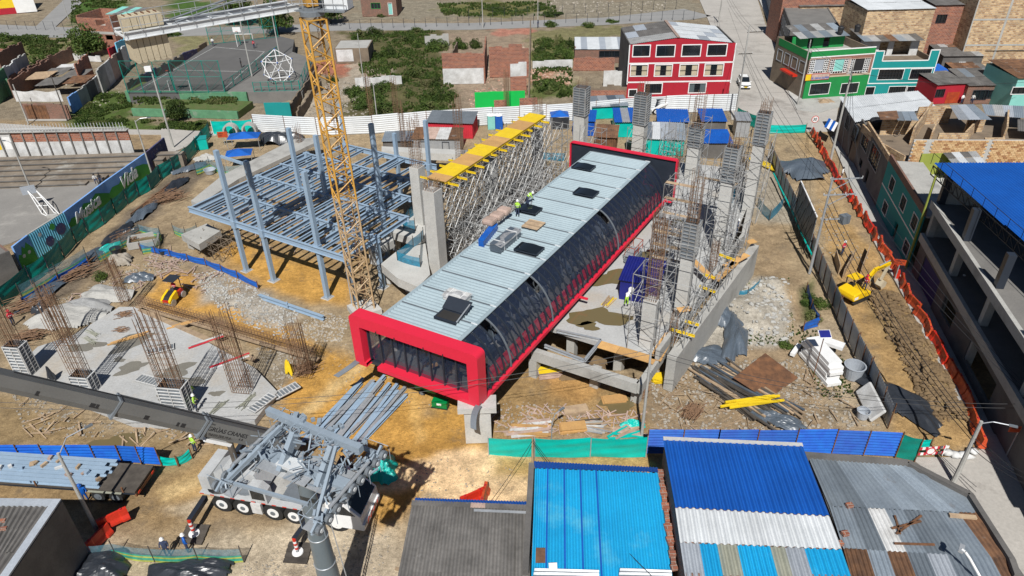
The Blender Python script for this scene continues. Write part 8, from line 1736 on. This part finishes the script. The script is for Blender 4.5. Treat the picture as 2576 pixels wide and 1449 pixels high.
for k,(c,r,h,lab) in enumerate((((255,700),.9,1.0,'small round green bush on the left dump'),((2035,760),1.0,.9,'green bush left of the blue sheet barrier'),((2050,800),1.0,.8,'green bush inside the blue sheet barrier'),((2065,770),.9,.9,'green bush right of the blue sheet barrier'),((1975,870),.8,.5,'low weeds at the bank foot'),((2050,880),.7,.5,'low weeds beside the foam stack'),((1160,120),2.2,2.4,'dense green bush inside the roofless ruin, left'),((1195,120),1.6,2.2,'dense green bush inside the roofless ruin, right'),((1385,66),1.8,1.6,'green bush by the far road'),((1480,66),2.0,1.0,'weeds behind the crimson building'),((1540,56),2.0,.9,'weeds along the far road fence'),((310,258),1.3,2.0,'tall green bush at the corner of the retaining walls'),((265,245),1.6,1.0,'low green bush beside the graffiti wall'),((110,165),3.0,2.6,'dense dark bush among the left ruins'),((20,100),2.6,2.0,'bush at the left edge of the lots'),((60,105),2.2,1.6,'second bush at the left edge of the lots'),((130,120),2.0,1.5,'bush left of the dark tree'),((740,190),1.5,1.8,'green bush behind the crane mast'),((835,205),1.5,1.2,'weeds right of the crane mast'),((880,235),1.6,1.2,'weeds below the white wall remnants'),((505,312),1.5,.8,'weeds on the lower green bank'),((430,90),2.5,1.4,'weeds beside the crane ballast'),((960,40),2.0,.8,'weeds by the brick cottage'),((1130,30),3.2,1.0,'weeds beyond the far road, left'),((1250,25),3.2,1.0,'weeds beyond the far road, middle'),((1390,38),3.0,1.0,'weeds beyond the far road, right'))):bush(c,r,h,lab,seed=k+3)
def tree(label,c,r,h,trunk,z=0.0,n=5200,seed=1,leaf=.06):
    o=P(*c,z);t=thing('tree',label,'tree',o);me=leaf_mesh(n,seed+40,40,leaf,1.0);mb=MB();rg=random.Random(seed);mb.tube((0,0,0),(.1,0,trunk),.2*r*.35+.08,7,.12);
    for k in range(7):a=k*.9;mb.tube((.1,0,trunk*.9),(r*.55*math.cos(a),r*.55*math.sin(a),trunk+h*rg.uniform(.2,.55)),.09,5,.02)
    m2=bpy.data.meshes.new('trunk');m2.from_pydata(mb.v,[],mb.f);m2.materials.append(MT['timber_dark']);q=bpy.data.objects.new('trunk',m2);C.objects.link(q);q.parent=t
    for v in me.vertices:v.co=Vector((v.co.x*r,v.co.y*r,trunk*.7+v.co.z*h))
    q=bpy.data.objects.new('crown',me);C.objects.link(q);q.parent=t
tree('dark spreading tree beside the unfinished brick house',(228,142),4.0,5.4,1.8,seed=1);tree('round clipped tree in front of the green terraces',(448,302),2.0,3.4,1.0,seed=2);tree('broad dark tree behind the crane platform',(700,85),4.6,6.0,3.0,seed=3);tree('broad dark tree right of the crane head',(830,60),5.0,5.5,3.0,seed=4);tree('dark tree behind the counter-jib at the top',(600,60),5.0,5.0,2.6,seed=5);tree('street tree by the white fence gate post',(1640,-8),2.4,3.0,1.5,seed=6)
# grass and weeds that nobody could count
GZ=[([(880,85),(1105,78),(1128,130),(1150,290),(930,300),(900,150)],5200,.35),([(1340,100),(1440,105),(1440,245),(1340,250)],1500,.35),([(180,300),(250,235),(330,240),(335,300),(540,312),(500,330),(190,315)],3200,.25),([(0,85),(180,95),(130,150),(0,130)],1500,.35),([(1830,720),(1985,700),(2000,860),(1830,880)],420,.16),([(2000,830),(2100,830),(2150,1000),(2060,1000)],350,.14),([(180,0),(330,0),(260,55),(180,60)],1200,.4),([(1100,10),(1400,5),(1400,40),(1120,42)],1500,.4),([(340,262),(600,262),(600,280),(340,280)],900,.25)]
vs,fs=[],[];rn=random.Random(5)
for poly,n,hh in GZ:
    wp=[P(*q) for q in poly];xs=[q.x for q in wp];ys=[q.y for q in wp];pl=[(q.x,q.y) for q in wp];k=0;zz=.0
    if poly[0]==(340,262):zz=1.2
    X2=np.random.default_rng(n).uniform(min(xs),max(xs),n*6);Y2=np.random.default_rng(n+1).uniform(min(ys),max(ys),n*6);ins=inpoly(X2,Y2,pl)&(wob(X2,Y2,.5,2.0)+.6*wob(X2,Y2,1.7,5.0)>-.1)
    for x,y in list(zip(X2[ins],Y2[ins]))[:n]:
        for q in range(3):
            a=rn.uniform(0,6.28);w=hh*.35;o=len(vs);dx,dy=math.cos(a)*w,math.sin(a)*w;h_=hh*rn.uniform(.5,1.4);vs+=[(x-dx,y-dy,zz-.05),(x+dx,y+dy,zz-.05),(x+dx*1.6+dy,y+dy*1.6-dx,zz+h_),(x-dx*.4+dy,y-dy*.4-dx,zz+h_*.9)];fs.append((o,o+1,o+2,o+3))
o=MB();o.v=vs;o.f=fs;tag(o.build('weeds','leaf'),'rough grass and low weeds on the vacant lots and banks','grass',kind='stuff')
# rubble and offcuts
RZN=[([(480,690),(560,680),(760,790),(700,850),(560,790)],900,.16,'concrete'),([(1640,910),(2060,900),(2220,1075),(1640,1090)],1400,.17,'stone'),([(2175,735),(2265,740),(2440,1060),(2345,1060)],1500,.36,'mud'),([(1250,1010),(1600,1030),(1600,1085),(1250,1085)],350,.12,'stone'),([(640,870),(790,890),(700,990)],260,.13,'stone'),([(780,215),(900,200),(960,290),(780,310)],380,.35,'stone'),([(1180,200),(1330,100),(1330,290),(1180,280)],380,.32,'brick_rubble'),([(1335,175),(1440,170),(1440,215),(1335,215)],260,.35,'brick_rubble'),([(1830,720),(1985,700),(2000,860),(1830,890)],260,.3,'concrete'),([(1930,440),(2100,520),(2190,660),(2080,640)],320,.14,'stone'),([(100,770),(300,690),(420,620),(470,660),(300,750),(140,830)],420,.17,'stone'),([(800,780),(880,800),(860,860),(700,850)],500,.14,'stone'),([(20,960),(60,1090),(560,1110),(600,1080),(240,1060)],300,.14,'stone'),([(950,1330),(990,1330),(960,1449),(600,1449),(620,1400)],260,.07,'stone'),([(150,100),(330,240),(250,290),(100,180)],240,.3,'stone'),([(1380,2),(1700,5),(1650,30),(1380,40)],200,.4,'stone'),([(640,760),(870,860),(1000,880),(1180,1000),(950,1050),(780,930)],260,.06,'stone'),([(1060,1150),(1300,1180),(1250,1250),(1040,1260)],100,.06,'stone')]
mat('brick_rubble',(.42,.19,.12),(.5,.40,.32),rough=.95,ns=2.5,na=1.0)
for k,(poly,n,r,mt_) in enumerate(RZN):
    wp=[P(*q) for q in poly];pl=[(q.x,q.y) for q in wp];rgn=np.random.default_rng(k+70);X2=rgn.uniform(min(q[0] for q in pl),max(q[0] for q in pl),n*5);Y2=rgn.uniform(min(q[1] for q in pl),max(q[1] for q in pl),n*5);ins=inpoly(X2,Y2,pl);mb=MB();rr=random.Random(k)
    for x,y in list(zip(X2[ins],Y2[ins]))[:n]:
        ix=min(max(int(np.searchsorted(gx,x)),0),nx-1);iy=min(max(int(np.searchsorted(gy,y)),0),ny-1);mb.rock((x,y,gz[iy,ix]+.02),r*rr.uniform(.25,1.0)**1.5+.02,rr,.7)
    tag(mb.build('rubble',mt_),['pale gravel stones by the steel girder','scattered stones on the debris yard','clods of dug clay in the trench','stones on the pit floor','stones by the flared rebar','rubble behind the crane mast','brick rubble above the green wall','brick rubble beside the low shed','rock lumps on the grey bank','stones in the upper trench','stones along the left dump','stones below the crane foot','stones below the boom','pebbles on the front yard','rubble among the left ruins','rubble beyond the far road','pebbles on the ochre ground','pebbles on the sand heap'][k],'rubble',kind='stuff')
for k,(poly,n,lab) in enumerate((([(500,560),(700,480),(1000,480),(960,640),(700,640)],70,'timber scraps beneath the steel frame'),([(1640,910),(2060,930),(2200,1075),(1640,1090)],110,'timber scraps on the debris yard'),([(100,800),(420,620),(480,660),(200,800)],90,'timber scraps along the left dump'),([(1240,1020),(1610,1040),(1610,1092),(1240,1092)],110,'timber scraps on the pit floor'),([(380,650),(560,690),(520,740),(380,710)],40,'timber scraps by the roller'),([(1100,540),(1330,420),(1360,470),(1150,640)],90,'timber scraps in the shoring'),([(60,1000),(560,1120),(400,1120),(60,1090)],40,'timber scraps below the boom'))):
    wp=[P(*q) for q in poly];pl=[(q.x,q.y) for q in wp];rgn=np.random.default_rng(k+170);X2=rgn.uniform(min(q[0] for q in pl),max(q[0] for q in pl),n*6);Y2=rgn.uniform(min(q[1] for q in pl),max(q[1] for q in pl),n*6);ins=inpoly(X2,Y2,pl);mb=MB();rr=random.Random(k)
    for x,y in list(zip(X2[ins],Y2[ins]))[:n]:a=rr.uniform(0,3.14);l=rr.uniform(.2,.9);d=Vector((math.cos(a)*l,math.sin(a)*l,rr.uniform(-.1,.2)));o=Vector((x,y,.1));mb.bar(o-d,o+d,rr.uniform(.05,.13),.05)
    tag(mb.build('timber_scraps',rr.choice(['timber','timber_pink','plaster_brown'])),lab,'timber',kind='stuff')
# ---- people: one skinned body per pose
def body_mesh(name,J,E_,R_):
    me=bpy.data.meshes.new(name);me.from_pydata(J,E_,[]);o=bpy.data.objects.new(name,me);C.objects.link(o);o.modifiers.new('s','SKIN');sk_=me.skin_vertices[0].data
    for i,r in enumerate(R_):sk_[i].radius=(r,r*.85);sk_[i].use_root=(i==0)
    sb=o.modifiers.new('d','SUBSURF');sb.levels=1;dg=bpy.context.evaluated_depsgraph_get();m2=bpy.data.meshes.new_from_object(o.evaluated_get(dg));bpy.data.objects.remove(o);m2.name='body';m2.materials.clear();return m2
EDG=[(0,1),(1,2),(2,3),(3,4),(4,5),(2,6),(6,7),(7,8),(2,9),(9,10),(10,11),(0,12),(12,13),(13,14),(14,15),(0,16),(16,17),(17,18),(18,19)]
RAD=[.15,.15,.165,.065,.10,.085,.07,.05,.045,.07,.05,.045,.10,.075,.055,.05,.10,.075,.055,.05]
POSES={'stand':[(0,0,.95),(0,0,1.15),(0,0,1.38),(0,-.01,1.52),(0,-.03,1.62),(0,-.02,1.72),(-.2,0,1.40),(-.28,-.03,1.14),(-.26,-.16,.92),(.2,0,1.40),(.28,-.05,1.14),(.24,-.22,.98),(-.1,0,.86),(-.11,-.03,.48),(-.12,.03,.09),(-.12,-.13,.05),(.1,0,.86),(.12,.0,.48),(.13,.06,.09),(.13,-.1,.05)],
 'bend':[(0,0,.88),(0,-.14,1.05),(0,-.34,1.18),(0,-.45,1.24),(0,-.53,1.26),(0,-.6,1.28),(-.2,-.33,1.18),(-.22,-.45,.92),(-.15,-.55,.7),(.2,-.33,1.18),(.22,-.47,.92),(.16,-.6,.72),(-.1,0,.8),(-.12,-.1,.45),(-.13,.05,.09),(-.13,-.11,.05),(.1,0,.8),(.12,-.02,.45),(.14,.12,.09),(.14,-.04,.05)],
 'sit':[(0,0,.5),(0,.02,.72),(0,0,.97),(0,-.03,1.1),(0,-.05,1.2),(0,-.05,1.3),(-.2,0,.98),(-.26,-.12,.74),(-.2,-.38,.72),(.2,0,.98),(.26,-.12,.74),(.2,-.38,.72),(-.1,-.08,.48),(-.14,-.46,.5),(-.14,-.48,.12),(-.14,-.62,.06),(.1,-.08,.48),(.14,-.46,.5),(.14,-.48,.12),(.14,-.62,.06)]}
PM={k:body_mesh(k,v,EDG,RAD) for k,v in POSES.items()}
def person(c,pose,az,top,label,helmet='white',legs='denim',z=0.0,at=None,skinarms=False):
    o=at if at is not None else P(*c,z);t=thing('person',label,'person',o);me=PM[pose].copy();J=[Vector(q) for q in POSES[pose]]
    for m_ in ('skin',top,legs,'black'):me.materials.append(MT[m_])
    for p_ in me.polygons:
        q=p_.center;i=min(range(20),key=lambda k:(J[k]-q).length);p_.material_index=0 if i in (4,5,8,11) else 3 if i in (14,15,18,19) else 2 if i in (0,12,13,16,17) else 1;p_.use_smooth=True
    ob=bpy.data.objects.new('body',me);C.objects.link(ob);ob.parent=t;t.rotation_euler=(0,0,az)
    hd=J[5]+Vector((0,0,-.02));pts=[(.135,-.02),(.155,-.02),(.125,.04),(.11,.1),(.06,.15),(0,.165)]
    if helmet:
        mb=MB().lathe(hd,pts,12);m2=bpy.data.meshes.new('helmet' if helmet != 'black' else 'hair');m2.from_pydata(mb.v,[],mb.f);m2.materials.append(MT[helmet]);q=bpy.data.objects.new(m2.name,m2);C.objects.link(q);q.parent=t
    if top.startswith('hiviz'):
        ax_=(J[2]-J[1]);b1=J[1]+ax_*.35;mb=MB().tube(b1-ax_*.12,b1+ax_*.12,.205,10,cap=False);m2=bpy.data.meshes.new('reflective_band');m2.from_pydata(mb.v,[],mb.f);m2.materials.append(MT['white']);q=bpy.data.objects.new('reflective_band',m2);C.objects.link(q);q.parent=t
for a in (((1302,545),'stand',2.8,'hiviz_green','worker in green vest and harness standing on the hall roof','white','denim',RZ+.05),((1326,516),'bend',1.9,'hiviz_green','worker in green vest crouching by a hatch on the hall roof','white','denim',RZ+.05),((497,1034),'stand',1.7,'hiviz_green','worker in green vest right beside the ribbed formwork, nearer one','white','denim',SLZ),((489,1008),'stand',1.4,'hiviz_green','worker behind the ribbed formwork, farther one','white','denim',SLZ),((493,1137),'stand',2.6,'hiviz_green','worker in lime vest walking below the boom','white','denim'),((219,1262),'stand',.4,'blue_tarp','worker in blue overalls beside the trailer','blue_tarp','blue_tarp'),((424,1398),'stand',.2,'denim','worker in dark clothes behind the banded net','white','denim'),((474,1388),'stand',2.2,'blue_tarp','worker in blue behind the banded net near the crane jack','white','denim'),((2117,642),'stand',.5,'hiviz_red','worker in red jacket and white helmet in the upper trench','white'),((1698,472),'bend',1.2,'hiviz_red','worker in red jacket behind the rear panel','white'),((1575,770),'bend',2.6,'white','worker in white shirt bending by the navy container','white','hiviz_green',3),((1852,590),'stand',1.2,'denim','worker in navy overalls on the right wall walkway','white','denim',4.1),((36,818),'stand',1.2,'hiviz_red','worker in red jacket at the far left dump','hiviz_red','denim'),((608,170),'stand',2.0,'black','player in black on the ball court','black','black',2),((537,116),'stand',.5,'white','player in white at the far corner of the ball court','black','denim',2),((640,122),'stand',.9,'hiviz_red','goalkeeper in red at the far goal','black','denim',2),((1353,70),'stand',1.0,'denim','pedestrian in blue on the far grey road','black'),((2417,262),'stand',.2,'white','pedestrian in white beside the low red house','black'),((2443,262),'stand',-.4,'white_dirty','pedestrian in pale shirt by the dark teal house','black'),((242,460),'sit',.7,'white_dirty','spectator in white sitting on the bleachers','black','denim',.32),((254,458),'sit',.5,'black','spectator in black sitting on the bleachers','black','denim',.32),((2240,540),'stand',1.6,'black','pedestrian in black in front of the teal street house','black'),((2115,452),'stand',1.0,'white','person in white leaning near the shaded house fronts','black')):person(*a)
person(None,'stand',2.0,'hiviz_red','worker in red jacket with striped trousers standing on the excavator','hiviz_red','denim',at=X_(.3,-.55,1.25));person(None,'sit',math.radians(-104)+math.pi/2,'hiviz_red','driver in dark red jacket seated on the roller',None,'denim',at=R_(-.75,0,.82))
tag(tarp('black coat hanging like a figure on the left slab',(133,958),.3,.3,1.3,'tarp_black',z=SLZ,name='hanging_coat',cat='coat'),'black coat hanging like a figure on the left slab','coat');tag(tarp('x',(730,940),.35,.3,1.4,'yellow',name='hanging_coat',cat='coat'),'yellow raincoat hanging on the flared rebar','coat')
